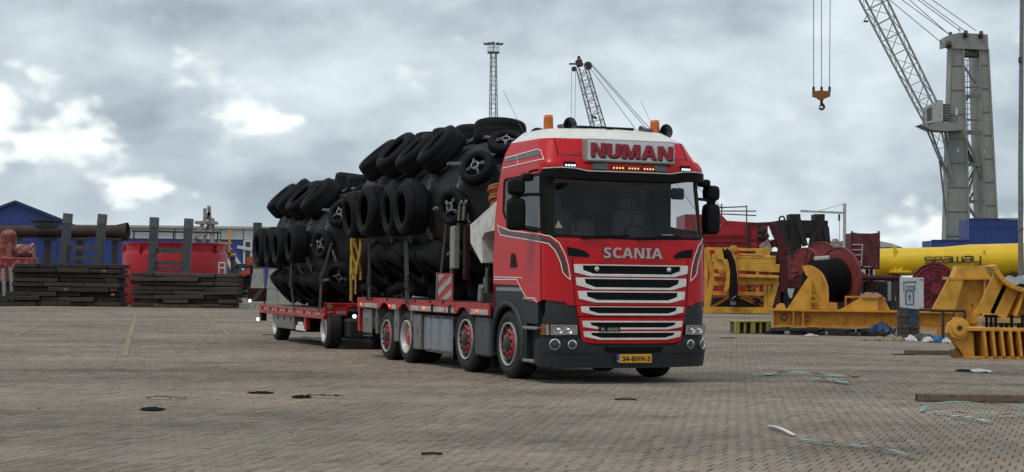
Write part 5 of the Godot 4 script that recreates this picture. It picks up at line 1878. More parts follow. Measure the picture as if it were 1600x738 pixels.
	b.lathe([Vector2(rt * 0.96, 0.0), Vector2(rt, 0.15), Vector2(rt, hh - 0.55), Vector2(rt * 0.97, hh - 0.40), Vector2(rt * 0.95, hh - 0.36), Vector2(rt * 0.95, hh - 0.06), Vector2(rt * 0.985, hh - 0.05), Vector2(rt * 0.985, hh + 0.02), Vector2(rt * 0.9, hh + 0.02), Vector2(rt * 0.9, 0.3), Vector2(0, 0.3)], Vector3(0, 0, -rt), Vector3.UP, 48)
	part("shell", b, redm, t)
	for px in [180, 215, 331]:
		b = MB.new()
		var p := s.p(px, 388)
		var zz := -rt + sqrt(maxf(0.0, rt * rt * 0.93 - p.x * p.x))
		b.box(Vector3(p.x, p.y, zz + 0.05), Vector3(0.12, 0.30, 0.2), Basis(), 0.03)
		b.lathe([Vector2(0.09, 0), Vector2(0.09, 0.12), Vector2(0, 0.12)], Vector3(p.x, p.y - 0.05, zz + 0.1), Vector3.BACK, 12)
		part("lug", b, redm, t)
	# dark handrail between the frames
	s = spot(250, 89.0)
	t = thing("handrail", "thin dark handrail running level above the red tub", "handrail", s.base)
	b = MB.new()
	b.tube([s.p(206, 361), s.p(300, 363), s.p(345, 364)], 0.05, 6)
	part("rail", b, M("trestle_dark"), t)
	for px in [209, 271, 340]:
		b = MB.new()
		var p := s.p(px, 361)
		b.tube([Vector3(p.x, 0, -0.05), Vector3(p.x, p.y, 0)], 0.04, 6)
		part("rail_post", b, M("trestle_dark"), t)

	# pale trestle tower on the skyline
	s = spot(318, 125.0)
	t = thing("trestle_tower", "pale grey trestle tower rising behind the red tub", "tower", s.base)
	var pale := M("trestle_pale", Color(0.30, 0.29, 0.26), 0.7, "rust", 0.4)
	for q in [[302, 378, 322, 340, 0.0], [331, 378, 326, 322, 0.0], [312, 378, 322, 346, -1.4], [327, 378, 327, 340, -1.4], [321, 350, 321, 326, 0.3], [303, 372, 331, 360, 0.1], [322, 343, 327, 332, 0.0]]:
		b = MB.new()
		b.bar(s.p(q[0], q[1], q[4]), s.p(q[2], q[3], q[4]), 0.22, 0.22)
		part("leg", b, pale, t)
	b = MB.new()
	b.box(s.p(320, 348, -0.6), Vector3(1.4, 0.22, 1.6))
	part("platform", b, pale, t)
	b = MB.new()
	for px in [303, 332]:
		var p := s.p(px, 378)
		b.box(Vector3(p.x, p.y * 0.5, -0.6), Vector3(0.4, p.y, 1.8))
	part("base_frame", b, pale, t)

	# yellow platform frame with railing
	s = spot(350, 84.0)
	t = thing("yellow_platform", "small yellow railed platform beside the red tub", "platform", s.base)
	var yel := paint("yard_yellow", Color(0.66, 0.345, 0.048), 0.5, "dirty", 0.35, 0.2)
	b = MB.new()
	for q in [[342, 376, 342, 399], [358, 359, 358, 399], [351, 380, 351, 399]]:
		b.bar(s.p(q[0], q[1]), s.p(q[2], q[3]), 0.10, 0.10)
	for y in [380, 389]:
		b.bar(s.p(342, y), s.p(362, y), 0.08, 0.08)
	part("railing", b, yel, t)
	b = MB.new()
	b.box((s.p(342, 398) + s.p(362, 398)) * 0.5 + Vector3(0, 0, -0.4), Vector3(0.75, 0.16, 0.9))
	part("deck", b, yel, t)
	b = MB.new()
	for px in [345, 363]:
		var p := s.p(px, 399)
		b.box(Vector3(p.x, p.y * 0.5, -0.2), Vector3(0.2, p.y, 0.2))
	part("support_post", b, M("post_brown", Color(0.12, 0.09, 0.07), 0.7, "rust", 0.8), t)
	# small white rack
	s = spot(346, 77.0)
	t = thing("white_rack", "small white tubular rack at the right end of the timber stack", "rack", s.base)
	b = MB.new()
	for q in [[342, 411, 342, 428], [351, 411, 351, 428], [342, 411, 351, 411], [342, 419, 351, 419]]:
		b.tube([s.p(q[0], q[1]), s.p(q[2], q[3])], 0.035, 6)
	part("frame", b, M("window_frame_white"), t)
	b = MB.new()
	for px in [342, 351]:
		var p := s.p(px, 427)
		b.tube([p, Vector3(p.x, 0, 0)], 0.03, 6)
	part("leg", b, M("window_frame_white"), t)

	# dark machine with orange parts behind the trailer
	s = spot(383, 76.0)
	t = thing("dark_machine", "dark framed machine with orange red parts behind the trailer's rear end", "machinery", s.base)
	var dk := M("machine_dark", Color(0.022, 0.026, 0.032), 0.6, "dirty", 0.7)
	b = MB.new()
	for q in [[369, 416, 369, 480], [369, 416, 410, 416], [395, 418, 395, 480], [369, 452, 395, 450]]:
		b.bar(s.p(q[0], q[1]), s.p(q[2], q[3]), 0.20, 0.20)
	b.box(s.p(381, 446, -0.6), Vector3(0.9, 0.9, 0.8))
	part("frame", b, dk, t)
	b = MB.new()
	b.bar(s.p(376, 430), s.p(394, 422), 0.2, 0.24)
	b.box(s.p(391, 408), Vector3(0.25, 0.35, 0.3))
	b.box(s.p(376, 446), Vector3(0.28, 0.16, 0.3))
	part("orange_arm", b, M("machine_orange", Color(0.45, 0.07, 0.025), 0.5, "dirty", 1.0), t)
	for y in [456, 463]:
		b = MB.new()
		b.lathe([Vector2(0.0, 0), Vector2(0.07, 0), Vector2(0.07, 0.55), Vector2(0, 0.55)], s.p(370, y, 0.2), Vector3.RIGHT, 12)
		part("pipe_end", b, M("dull_steel"), t)
	# post by the trailer
	s = spot(401, 74.5)
	t = thing("grey_post", "single tall grey steel post left of the trailer load", "post", s.base)
	b = MB.new()
	b.box(Vector3(0, s.p(401, 348).y * 0.5, 0), Vector3(0.34, s.p(401, 348).y, 0.34), Basis(), 0.02)
	part("post", b, M("stanchion_blue_grey"), t)
	b = MB.new()
	b.box(s.p(405, 406, 0.19), Vector3(0.16, 0.24, 0.04), Basis(), 0.01)
	part("orange_plate", b, M("machine_orange"), t)
	# concrete blocks, one against the other
	for q in [[391, 413, "pale concrete block standing just left of the trailer"], [416, 434, "pale concrete block half hidden by the trailer load"]]:
		s = spot((q[0] + q[1]) * 0.5, 72.5)
		t = thing("concrete_block", q[2], "concrete block", s.base, 0.0, "pale tapered concrete blocks behind the trailer")
		b = MB.new()
		var w: float = (q[1] - q[0]) * 72.5 / LENS
		var h := s.p(400, 452).y
		var h2 := s.p(400, 420).y
		b.prism(PackedVector2Array([Vector2(-w * 0.5, 0), Vector2(w * 0.5, 0), Vector2(w * 0.36, h), Vector2(-w * 0.36, h)]), Vector3.ZERO, Vector3.RIGHT, Vector3.UP, Vector3.BACK, -0.6, 0.0)
		part("lower_block", b, M("concrete_pale", Color(0.32, 0.32, 0.29), 0.85, "dirty", 0.8), t)
		b = MB.new()
		b.prism(PackedVector2Array([Vector2(-w * 0.5, h + 0.02), Vector2(w * 0.5, h + 0.02), Vector2(w * 0.30, h2), Vector2(-w * 0.30, h2)]), Vector3.ZERO, Vector3.RIGHT, Vector3.UP, Vector3.BACK, -0.6, -0.02)
		part("upper_block", b, M("concrete_pale"), t)


func build_middle_background() -> void:
	# floodlight mast
	var s := spot(771, 155.0)
	var t := thing("floodlight_mast", "tall lattice floodlight mast rising behind the load", "light mast", s.base)
	var m := M("mast_steel", Color(0.14, 0.155, 0.17), 0.5, "soft", 0.4, 0.4)
	var top := s.p(771, 83)
	var b := MB.new()
	lattice(b, Vector3(0, 0, 0), Vector3(top.x, top.y, 0), 0.95, 0.42, 26, 0.045, 0.025, Vector3(1, 0, 0.3))
	part("lattice", b, m, t)
	b = MB.new()
	b.box(top + Vector3(0, 0.05, 0), Vector3(1.05, 0.09, 1.0))
	for k in 9:
		for e in [-0.5, 0.5]:
			b.bar(top + Vector3(-0.5 + k * 0.125, 0, e), top + Vector3(-0.5 + k * 0.125, 0.55, e), 0.025, 0.025)
	for e in [-0.5, 0.5]:
		b.bar(top + Vector3(-0.5, 0.55, e), top + Vector3(0.5, 0.55, e), 0.03, 0.03)
		b.bar(top + Vector3(e, 0.55, -0.5), top + Vector3(e, 0.55, 0.5), 0.03, 0.03)
	part("platform", b, m, t)
	b = MB.new()
	b.bar(top + Vector3(-0.75, 0.75, 0), top + Vector3(0.75, 0.75, 0), 0.06, 0.06)
	b.bar(top + Vector3(0, 0, 0), top + Vector3(0, 0.8, 0), 0.08, 0.08)
	part("crossarm", b, m, t)
	var k0 := 0
	for q in [[-0.72, 0.80, -0.35], [-0.38, 0.84, -0.2], [-0.05, 0.90, 0.0], [0.36, 0.84, 0.2], [0.70, 0.80, 0.35]]:
		b = MB.new()
		b.box(top + Vector3(q[0], q[1], 0.1), Vector3(0.34, 0.12, 0.32), Basis(Vector3.BACK, q[2] * 0.8) * Basis(Vector3.RIGHT, 0.5), 0.03)
		part("floodlight", b, M("floodlight_dark", Color(0.03, 0.032, 0.035), 0.4, "soft", 1.0), t)

	# crane jib behind the cab
	s = spot(985, 210.0)
	t = thing("lattice_crane", "distant crane with slender lattice jib leaning left, behind the cab roof", "crane", s.base)
	var jm := M("jib_grey", Color(0.20, 0.215, 0.235), 0.55, "soft", 0.3)
	var tip := s.p(909, 104)
	var foot := Vector3(s.p(997, 360).x, 2.5, 0)
	b = MB.new()
	lattice(b, foot, tip, 2.0, 1.1, 30, 0.085, 0.05, Vector3(1, 0, 0.4), false)
	part("jib", b, jm, t)
	b = MB.new()
	b.box(tip + Vector3(-0.3, 0.4, 0), Vector3(0.8, 0.9, 0.8), Basis(Vector3.BACK, 0.3), 0.1)
	b.box(tip + Vector3(-0.35, 1.0, 0), Vector3(0.35, 0.5, 0.4), Basis(), 0.05)
	b.bar(tip + Vector3(-1.5, 0.3, 0), tip + Vector3(0.2, 0.3, 0), 0.2, 0.2)
	part("jib_head", b, M("jib_head_brown", Color(0.07, 0.04, 0.025), 0.6, "rust", 0.5), t)
	b = MB.new()
	b.lathe([Vector2(0.5, -0.15), Vector2(0.5, 0.15), Vector2(0, 0.15)], tip + Vector3(0.75, 0.1, 0), Vector3(0.3, 0, 1), 16)
	b.lathe([Vector2(0.3, -0.15), Vector2(0.3, 0.15), Vector2(0, 0.15)], tip + Vector3(-0.9, -0.3, 0), Vector3(0.3, 0, 1), 16)
	part("sheave", b, M("floodlight_dark"), t)
	b = MB.new()
	var back := Vector3(foot.x + 7.5, 9.0, 0)
	b.tube([tip + Vector3(0.9, 0.4, 0.2), back + Vector3(1.0, 2, 0)], 0.045, 5)
	b.tube([tip + Vector3(0.9, 0.0, -0.2), back], 0.04, 5)
	b.tube([tip + Vector3(1.0, 0.5, 0.0), back + Vector3(2.6, 1.0, 0)], 0.045, 5)
	for dx in [-1.2, -0.75, 2.9]:
		var top2 := tip + Vector3(dx if dx < 0 else 0.4, 0, 0)
		b.tube([top2 if dx < 0 else tip.lerp(foot, 0.22) + Vector3(-0.4, 0, 0), Vector3(tip.x + (dx if dx < 0 else 2.2), 6.0, 0)], 0.03, 5)
	part("rope", b, M("rope_grey", Color(0.22, 0.24, 0.26), 0.5, ""), t)
	b = MB.new()
	b.bar(s.p(925, 182, 0.4), s.p(932, 186, 0.2), 0.25, 0.2)
	part("jib_lamp", b, M("floodlight_dark"), t)
	b = MB.new()
	b.box(Vector3(foot.x + 2.5, 2.2, 0), Vector3(7, 2.4, 3.2), Basis(), 0.1)
	b.box(Vector3(foot.x + 2.5, 0.5, 0), Vector3(6, 1.0, 4.5), Basis(), 0.2)
	b.bar(Vector3(foot.x + 3, 3, 0), back, 0.4, 0.4)
	part("machine_house", b, M("jib_head_brown"), t)


func sheet(s: Spot, l: Array, z0: float, z1: float) -> MB:
	# a plate with this outline, between two depths
	var b := MB.new()
	b.prism(s.poly(l), Vector3.ZERO, Vector3.RIGHT, Vector3.UP, Vector3.BACK, z0, z1)
	return b


func build_right_background() -> void:
	# --- big harbour crane
	var s := spot(1512, 235.0)
	var t := thing("harbour_crane", "tall pale grey portal crane with a lattice jib, at the right", "crane", s.base)
	var pale := M("crane_pale", Color(0.25, 0.265, 0.235), 0.5, "soft", 0.07)
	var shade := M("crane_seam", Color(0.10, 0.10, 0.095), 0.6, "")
	# two pairs of box legs
	var legs := [[[1484, 78, 1502, 78, 1513, 392, 1475, 392], -0.2, 1.0], [[1528, 78, 1541, 78, 1557, 380, 1538, 380], -3.6, 1.0]]
	for q in legs:
		var l: Array = q[0].duplicate()
		var b := sheet(s, [l[0], l[1], l[2], l[3], lerpf(l[4], l[2], -0.0), l[5], l[6], l[7]], q[1] - 1.2, q[2])
		var o := part("leg", b, pale, t)
		for k in 8:
			var f := (k + 0.7) / 8.3
			var pa := s.p(lerpf(l[0], l[6], f) + 1, lerpf(l[1], l[7], f), q[2] + 0.03)
			var pb := s.p(lerpf(l[2], l[4], f) - 1, lerpf(l[3], l[5], f), q[2] + 0.03)
			b = MB.new()
			b.bar(pa, pb, 0.07, 0.10)
			part("weld_seam", b, shade, o)
		# edge flanges
		b = MB.new()
		b.bar(s.p(l[2], l[3], q[2] + 0.05), s.p(l[4], l[5], q[2] + 0.05), 0.25, 0.25)
		b.bar(s.p(l[0], l[1], q[2] + 0.05), s.p(l[6], l[7], q[2] + 0.05), 0.14, 0.14)
		part("flange", b, pale, o)
	# leg openings: raised boxes, the sky behind put into their pale colour
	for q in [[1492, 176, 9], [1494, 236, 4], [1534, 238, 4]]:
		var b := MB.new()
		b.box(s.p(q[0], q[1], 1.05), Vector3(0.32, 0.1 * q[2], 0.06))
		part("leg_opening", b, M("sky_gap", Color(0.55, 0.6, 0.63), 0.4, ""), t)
	# extend the legs to the ground
	var b := MB.new()
	for q in [[1474, 1513, 1.0], [1538, 1557, 1.0]]:
		var p := s.p(q[0], 388)
		var w := s.p(q[1], 388).x - p.x
		b.box(Vector3(p.x + w * 0.5, p.y * 0.5, q[2] - 1.2), Vector3(w, p.y, 2.2))
	part("leg_foot", b, pale, t)
	b = sheet(s, [1473, 60, 1482, 56, 1498, 53, 1540, 56, 1541, 80, 1505, 78, 1486, 78, 1484, 72, 1473, 75], -1.6, 1.3)
	part("head_beam", b, pale, t)
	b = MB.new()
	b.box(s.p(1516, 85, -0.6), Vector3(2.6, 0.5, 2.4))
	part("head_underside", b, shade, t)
	for q in [[1505, 55], [1529, 56], [1479, 72]]:
		b = MB.new()
		b.lathe([Vector2(0.35, -0.18), Vector2(0.5, -0.18), Vector2(0.42, -0.05), Vector2(0.42, 0.05), Vector2(0.5, 0.18), Vector2(0.0, 0.18)], s.p(q[0], q[1], 1.5), Vector3(1, 0, 0.5), 16)
		b.bar(s.p(q[0] - 3, q[1] + 6, 1.4), s.p(q[0], q[1] - 4, 1.4), 0.3, 0.35)
		part("sheave", b, M("sheave_dark", Color(0.045, 0.04, 0.035), 0.6, "rust", 0.6), t)
	b = MB.new()
	b.tube([s.p(1499, 54, 0), s.p(1499, 42, 0)], 0.04, 5)
	b.tube([s.p(1496, 46, 0), s.p(1502, 46, 0)], 0.04, 5)
	b.box(s.p(1484, 54, 0.5), Vector3(0.4, 0.5, 0.4))
	part("top_fittings", b, shade, t)
	# cross ties and bracing between the legs
	for q in [[1508, 136, 1538, 136, 0.18], [1508, 150, 1538, 150, 0.5], [1510, 187, 1540, 187, 0.25], [1510, 207, 1541, 207, 0.5], [1510, 257, 1546, 257, 0.45], [1512, 315, 1548, 315, 0.45], [1506, 100, 1526, 130, 0.22], [1526, 140, 1506, 162, 0.2], [1509, 212, 1545, 290, 0.3], [1527, 260, 1512, 310, 0.3], [1527, 260, 1548, 312, 0.3], [1512, 320, 1530, 345, 0.35]]:
		b = MB.new()
		b.bar(s.p(q[0], q[1], -0.4), s.p(q[2], q[3], -0.4), q[4], q[4])
		part("brace", b, pale, t)
	# ladder with hoops up the middle
	b = MB.new()
	for px in [1511, 1517]:
		b.tube([s.p(px, 90, -1.8), s.p(px + 3, 375, -1.8)], 0.05, 5)
	for k in 60:
		var y := 90 + k * 4.6
		b.bar(s.p(1511 + 3.0 * k / 60, y, -1.8), s.p(1517 + 3.0 * k / 60, y, -1.8), 0.03, 0.03)
	for k in 14:
		var p := s.p(1514 + 3.0 * k / 14, 92 + k * 8.5, -1.4)
		var ring := []
		for e in 10:
			ring.append(p + Vector3(cos(TAU * e / 10), 0, sin(TAU * e / 10)) * 0.42)
		b.tube(ring, 0.025, 4, true)
	part("ladder", b, M("ladder_grey", Color(0.16, 0.165, 0.16), 0.6, ""), t)
	# zig-zag stairs low in the tower
	b = MB.new()
	for q in [[1512, 215, 1530, 255], [1530, 262, 1512, 300], [1512, 225, 1526, 256], [1528, 300, 1514, 330]]:
		b.bar(s.p(q[0], q[1], -2.4), s.p(q[2], q[3], -2.4), 0.7, 0.16)
		b.bar(s.p(q[0], q[1] - 11, -2.1), s.p(q[2], q[3] - 11, -2.1), 0.06, 0.06)
	part("stairs", b, M("ladder_grey"), t)
	# cab with platform
	var cb := Node3D.new()
	cb.name = "driver_cab"
	t.add_child(cb)
	b = MB.new()
	b.prism(s.poly([1440, 170, 1461, 160, 1466, 161, 1466, 192, 1441, 196]), Vector3.ZERO, Vector3.RIGHT, Vector3.UP, Vector3.BACK, 0.4, 2.8)
	part("cab_body", b, M("cab_pale", Color(0.42, 0.43, 0.42), 0.5, "dirty", 0.3), cb)
	b = sheet(s, [1440.5, 174, 1448, 170, 1448.5, 190, 1441.5, 192.5], 2.78, 2.84)
	part("window", b, M("cab_window_teal", Color(0.05, 0.085, 0.09), 0.12, ""), cb)
	b = MB.new()
	b.box(s.p(1472, 178, 1.6), Vector3(1.0, 2.2, 1.8), Basis(), 0.04)
	part("louvred_box", b, M("louvre_grey", Color(0.09, 0.095, 0.09), 0.6, "dirty", 0.5), cb)
	for k in 5:
		b = MB.new()
		b.box(s.p(1472, 170 + k * 4, 2.56), Vector3(0.8, 0.10, 0.06))
		part("louvre", b, pale, cb)
	b = MB.new()
	b.box(s.p(1463, 162, 1.6), Vector3(0.7, 0.5, 1.0))
	part("roof_box", b, M("louvre_grey"), cb)
	b = sheet(s, [1429, 198, 1432, 197, 1442, 200, 1456, 193, 1489, 196, 1500, 206, 1470, 208, 1447, 206], 0.2, 3.2)
	part("platform", b, pale, t)
	b = MB.new()
	for px in [1470, 1478, 1486]:
		b.tube([s.p(px, 196, 3.1), s.p(px, 184, 3.1)], 0.04, 5)
	b.tube([s.p(1468, 184, 3.1), s.p(1488, 186, 3.1)], 0.04, 5)
	b.tube([s.p(1468, 190, 3.1), s.p(1488, 191, 3.1)], 0.04, 5)
	part("railing", b, shade, t)
	# lattice jib, going up out of the picture to the left
	var jib := M("jib_pale", Color(0.30, 0.315, 0.315), 0.5, "dirty", 0.2)
	b = MB.new()
	var low := s.p(1484, 285, 1.0)
	var mid := s.p(1453, 180, 1.0)
	var hi := s.p(1362, 0, 1.0)
	var tip := hi + (hi - mid) * 0.75
	lattice(b, low, mid, 0.5, 2.2, 4, 0.14, 0.07, Vector3(1, 0, 0.5), false)
	lattice(b, mid, tip, 2.2, 3.0, 13, 0.15, 0.08, Vector3(1, 0, 0.5), false)
	part("jib", b, jib, t)
	b = MB.new()
	b.tube([s.p(1465, 250, 1.2), s.p(1476, 340, 1.0)], 0.13, 8)
	b.tube([s.p(1466, 252, 1.2), s.p(1470, 258, 1.2)], 0.3, 8)
	part("strut", b, M("dull_steel"), t)
	b = MB.new()
	b.bar(s.p(1355, 22, 1), s.p(1349, 33, 1), 0.10, 0.10)
	b.box(s.p(1351, 35, 1), Vector3(0.65, 0.22, 0.4), Basis(), 0.05)
	part("jib_lamp", b, M("sheave_dark"), t)
	# stays from the head to the jib tip
	for q in [[1473, 72, 1386, 0], [1484, 58, 1405, 0], [1481, 56, 1417, 0], [1499, 51, 1430, 0], [1505, 50, 1437, 0], [1523, 50, 1452, 0]]:
		b = MB.new()
		var p0 := s.p(q[0], q[1], 1.0)
		var p1 := s.p(q[2], q[3], 1.0)
		b.tube([p0, p0 + (p1 - p0) * 1.9], 0.055, 5)
		part("stay", b, M("stay_dark", Color(0.13, 0.14, 0.15), 0.5, ""), t)
	# hook block hanging from the jib tip
	s = spot(1284, 233.0)
	t = thing("hook_block", "yellow hook block hanging on three ropes against the sky", "crane hook", s.base + Vector3(0, s.p(1284, 168).y, 0))
	var dy := Vector3(0, s.p(1284, 168).y, 0)
	b = MB.new()
	for q in [[1271.5, -70, 1271.5, 144], [1283.5, -70, 1284, 136], [1298, -70, 1296.5, 144]]:
		b.tube([s.p(q[0], q[1]) - dy, s.p(q[2], q[3]) - dy], 0.055, 5)
	part("rope", b, M("stay_dark"), t)
	b = MB.new()
	b.prism(s.poly([1270, 143, 1281, 142, 1297, 143, 1297, 151, 1289, 154, 1287, 156, 1280, 156, 1277, 153, 1270, 151]), -dy, Vector3.RIGHT, Vector3.UP, Vector3.BACK, -0.4, 0.4)
	part("block", b, M("block_orange_brown", Color(0.26, 0.11, 0.02), 0.6, "rust", 0.8), t)
	b = MB.new()
	for px in [1271.5, 1284, 1296.5]:
		b.box(s.p(px, 140) - dy, Vector3(0.3, 0.75, 0.4), Basis(), 0.05)
	part("shackle", b, M("sheave_dark"), t)
	b = MB.new()
	b.tube([s.p(1284, 155) - dy, s.p(1284, 163) - dy], 0.2, 8)
	b.tube([s.p(1284, 162) - dy, s.p(1287, 165) - dy, s.p(1288, 168) - dy, s.p(1285, 171) - dy, s.p(1281, 170) - dy, s.p(1279.5, 168) - dy], [0.2, 0.2, 0.18, 0.18, 0.14, 0.05], 8)
	b.tube([s.p(1284, 163) - dy, s.p(1281, 167) - dy], 0.12, 6)
	part("hook", b, M("sheave_dark"), t)

	# blue machinery house in front of the crane foot
	s = spot(1552, 222.0)
	t = thing("blue_machine_house", "blue flat-roofed machine house at the foot of the big crane", "building", s.base)
	var blue := M("house_blue", Color(0.020, 0.052, 0.215), 0.55, "soft", 0.08)
	var p0 := s.p(1513, 343)
	var p1 := s.p(1590, 343)
	b = MB.new()
	b.box(Vector3((p0.x + p1.x) / 2, p0.y / 2, -2), Vector3(p1.x - p0.x, p0.y, 5))
	part("wall", b, blue, t)
	b = MB.new()
	for k in 14:
		b.box(Vector3(lerpf(p0.x, p1.x, (k + 0.5) / 14), p0.y / 2, 0.52), Vector3(0.07, p0.y - 0.1, 0.06))
	for k in 3:
		b.box(Vector3((p0.x + p1.x) / 2, p0.y * (0.3 + 0.3 * k), 0.53), Vector3(p1.x - p0.x, 0.05, 0.05))
	part("cladding_rib", b, blue, t)
	b = MB.new()
	b.bar(s.p(1513, 342.5, 0.5), s.p(1590, 342.5, 0.5), 0.2, 0.16)
	for px in [1520, 1545, 1568, 1588]:
		b.tube([s.p(px, 343, 0), s.p(px, 340, 0)], 0.06, 5)
	part("roof_edge", b, M("trim_dark_blue"), t)
	b = MB.new()
	p0 = s.p(1447, 377)
	p1 = s.p(1512, 377)
	b.box(Vector3((p0.x + p1.x) / 2, p0.y / 2, 0.5), Vector3(p1.x - p0.x, p0.y, 5))
	part("low_wing", b, blue, t)
	b = MB.new()
	b.bar(s.p(1447, 376.5, 3.0), s.p(1512, 376.5, 3.0), 0.2, 0.16)
	part("wing_roof_edge", b, M("trim_dark_blue"), t)

	# thin pole at the right edge
	s = spot(1596, 62.0)
	t = thing("grey_pole", "thin tall grey pole at the right edge of the picture", "pole", s.base)
	b = MB.new()
	b.tube([Vector3(0, 0, 0), s.p(1595, 250), s.p(1598, -60)], [0.10, 0.085, 0.075], 12)
	part("pole", b, M("pole_grey", Color(0.19, 0.20, 0.20), 0.5, "dirty", 0.8, 0.3), t)
	b = MB.new()
	b.box(s.p(1593.5, 94, 0.05), Vector3(0.09, 0.22, 0.12), Basis(), 0.02)
	part("bracket", b, M("sheave_dark"), t)
	b = MB.new()
	b.bar(s.p(1589, 359, 0.1), s.p(1599, 358, 0.1), 0.05, 0.05)
	part("red_clamp", b, M("machine_orange"), t)

	# davit with a hanging hook
	s = spot(1320, 112.0)
	t = thing("davit_crane", "slim pale davit crane with a horizontal arm above the cable reels", "crane", s.base)
	var dav := M("davit_pale", Color(0.44, 0.45, 0.42), 0.5, "dirty", 0.4)
	b = MB.new()
	b.tube([Vector3(0, 0, 0), s.p(1320, 318)], 0.10, 10)
	part("mast", b, dav, t)
	b = MB.new()
	b.bar(s.p(1322, 333), s.p(1251, 330), 0.14, 0.13)
	part("arm", b, dav, t)
	b = MB.new()
	b.tube([s.p(1318, 319), s.p(1275, 331)], 0.015, 4)
	b.tube([s.p(1312, 345), s.p(1312, 385)], 0.018, 4)
	part("rope", b, M("rope_grey"), t)
	b = MB.new()
	b.box(s.p(1311.5, 340), Vector3(0.12, 0.42, 0.12), Basis(), 0.02)
	part("hoist", b, M("trim_dark_blue"), t)

	# far skyline: a church with a small spire and pale houses
	s = spot(1296, 420.0)
	t = thing("distant_church", "pale hazy church with a small spire on the skyline", "church", s.base)
	var far := M("far_stone", Color(0.40, 0.41, 0.40), 0.8, "soft", 0.05)  # distance haze is put into this pale colour
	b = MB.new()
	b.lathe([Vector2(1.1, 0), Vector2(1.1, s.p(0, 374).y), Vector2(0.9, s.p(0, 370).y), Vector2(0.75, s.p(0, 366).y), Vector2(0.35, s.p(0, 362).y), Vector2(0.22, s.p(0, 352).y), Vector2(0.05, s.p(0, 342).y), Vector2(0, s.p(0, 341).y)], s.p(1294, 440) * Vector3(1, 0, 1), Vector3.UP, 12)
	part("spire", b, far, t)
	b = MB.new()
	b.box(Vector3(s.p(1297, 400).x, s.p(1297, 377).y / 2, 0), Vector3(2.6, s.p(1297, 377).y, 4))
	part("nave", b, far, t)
	for q in [[1305, 1311, 374, "pale hazy distant house with pitched roof right of the church"], [1312, 1319, 378, "grey distant flat house left of the davit mast"], [1321, 1328, 376, "brownish distant house right of the davit mast"], [1282, 1290, 377, "grey distant house left of the church"]]:
		s = spot((q[0] + q[1]) / 2.0, 415.0)
		t = thing("distant_house", q[3], "house", s.base, 0.0, "far houses on the skyline")
		var w: float = s.p(q[1], 400).x - s.p(q[0], 400).x
		var h := s.p(q[0], q[2]).y
		b = MB.new()
		b.box(Vector3(0, h / 2 - 0.4, -3), Vector3(w, h - 0.8, 6))
		part("wall", b, M("far_wall_%d" % int(q[0]), Color(0.36 + 0.02 * (int(q[0]) % 3), 0.35, 0.33), 0.8, "soft", 0.1), t)
		b = MB.new()
		b.prism(PackedVector2Array([Vector2(-w / 2 - 0.1, h - 0.8), Vector2(w / 2 + 0.1, h - 0.8), Vector2(0, h + 0.2)]), Vector3.ZERO, Vector3.RIGHT, Vector3.UP, Vector3.BACK, -6, 0.1)
		part("roof", b, M("far_roof", Color(0.24, 0.21, 0.20), 0.8, "soft", 0.1), t)
	# low building with pale roof behind the yellow pipe
	s = spot(1390, 150.0)
	t = thing("low_building", "low building with a pale sloping roof behind the yellow pipe", "building", s.base)
	b = MB.new()
	var pa := s.p(1360, 388)
	var pb := s.p(1407, 388)
	b.box(Vector3((pa.x + pb.x) / 2, pa.y / 2, -4), Vector3(pb.x - pa.x, pa.y, 8))
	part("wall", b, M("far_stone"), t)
	b = sheet(s, [1360, 376, 1375, 377, 1393, 381, 1408, 386.5, 1360, 386.5], -8, 0.3)
	part("roof", b, M("roof_pale", Color(0.46, 0.44, 0.43), 0.7, "soft", 0.2), t)
	b = sheet(s, [1360, 386.5, 1408, 386.5, 1408, 388.5, 1360, 388.5], -8, 0.5)
	part("eave", b, M("eave_dark", Color(0.08, 0.085, 0.075), 0.7, ""), t)


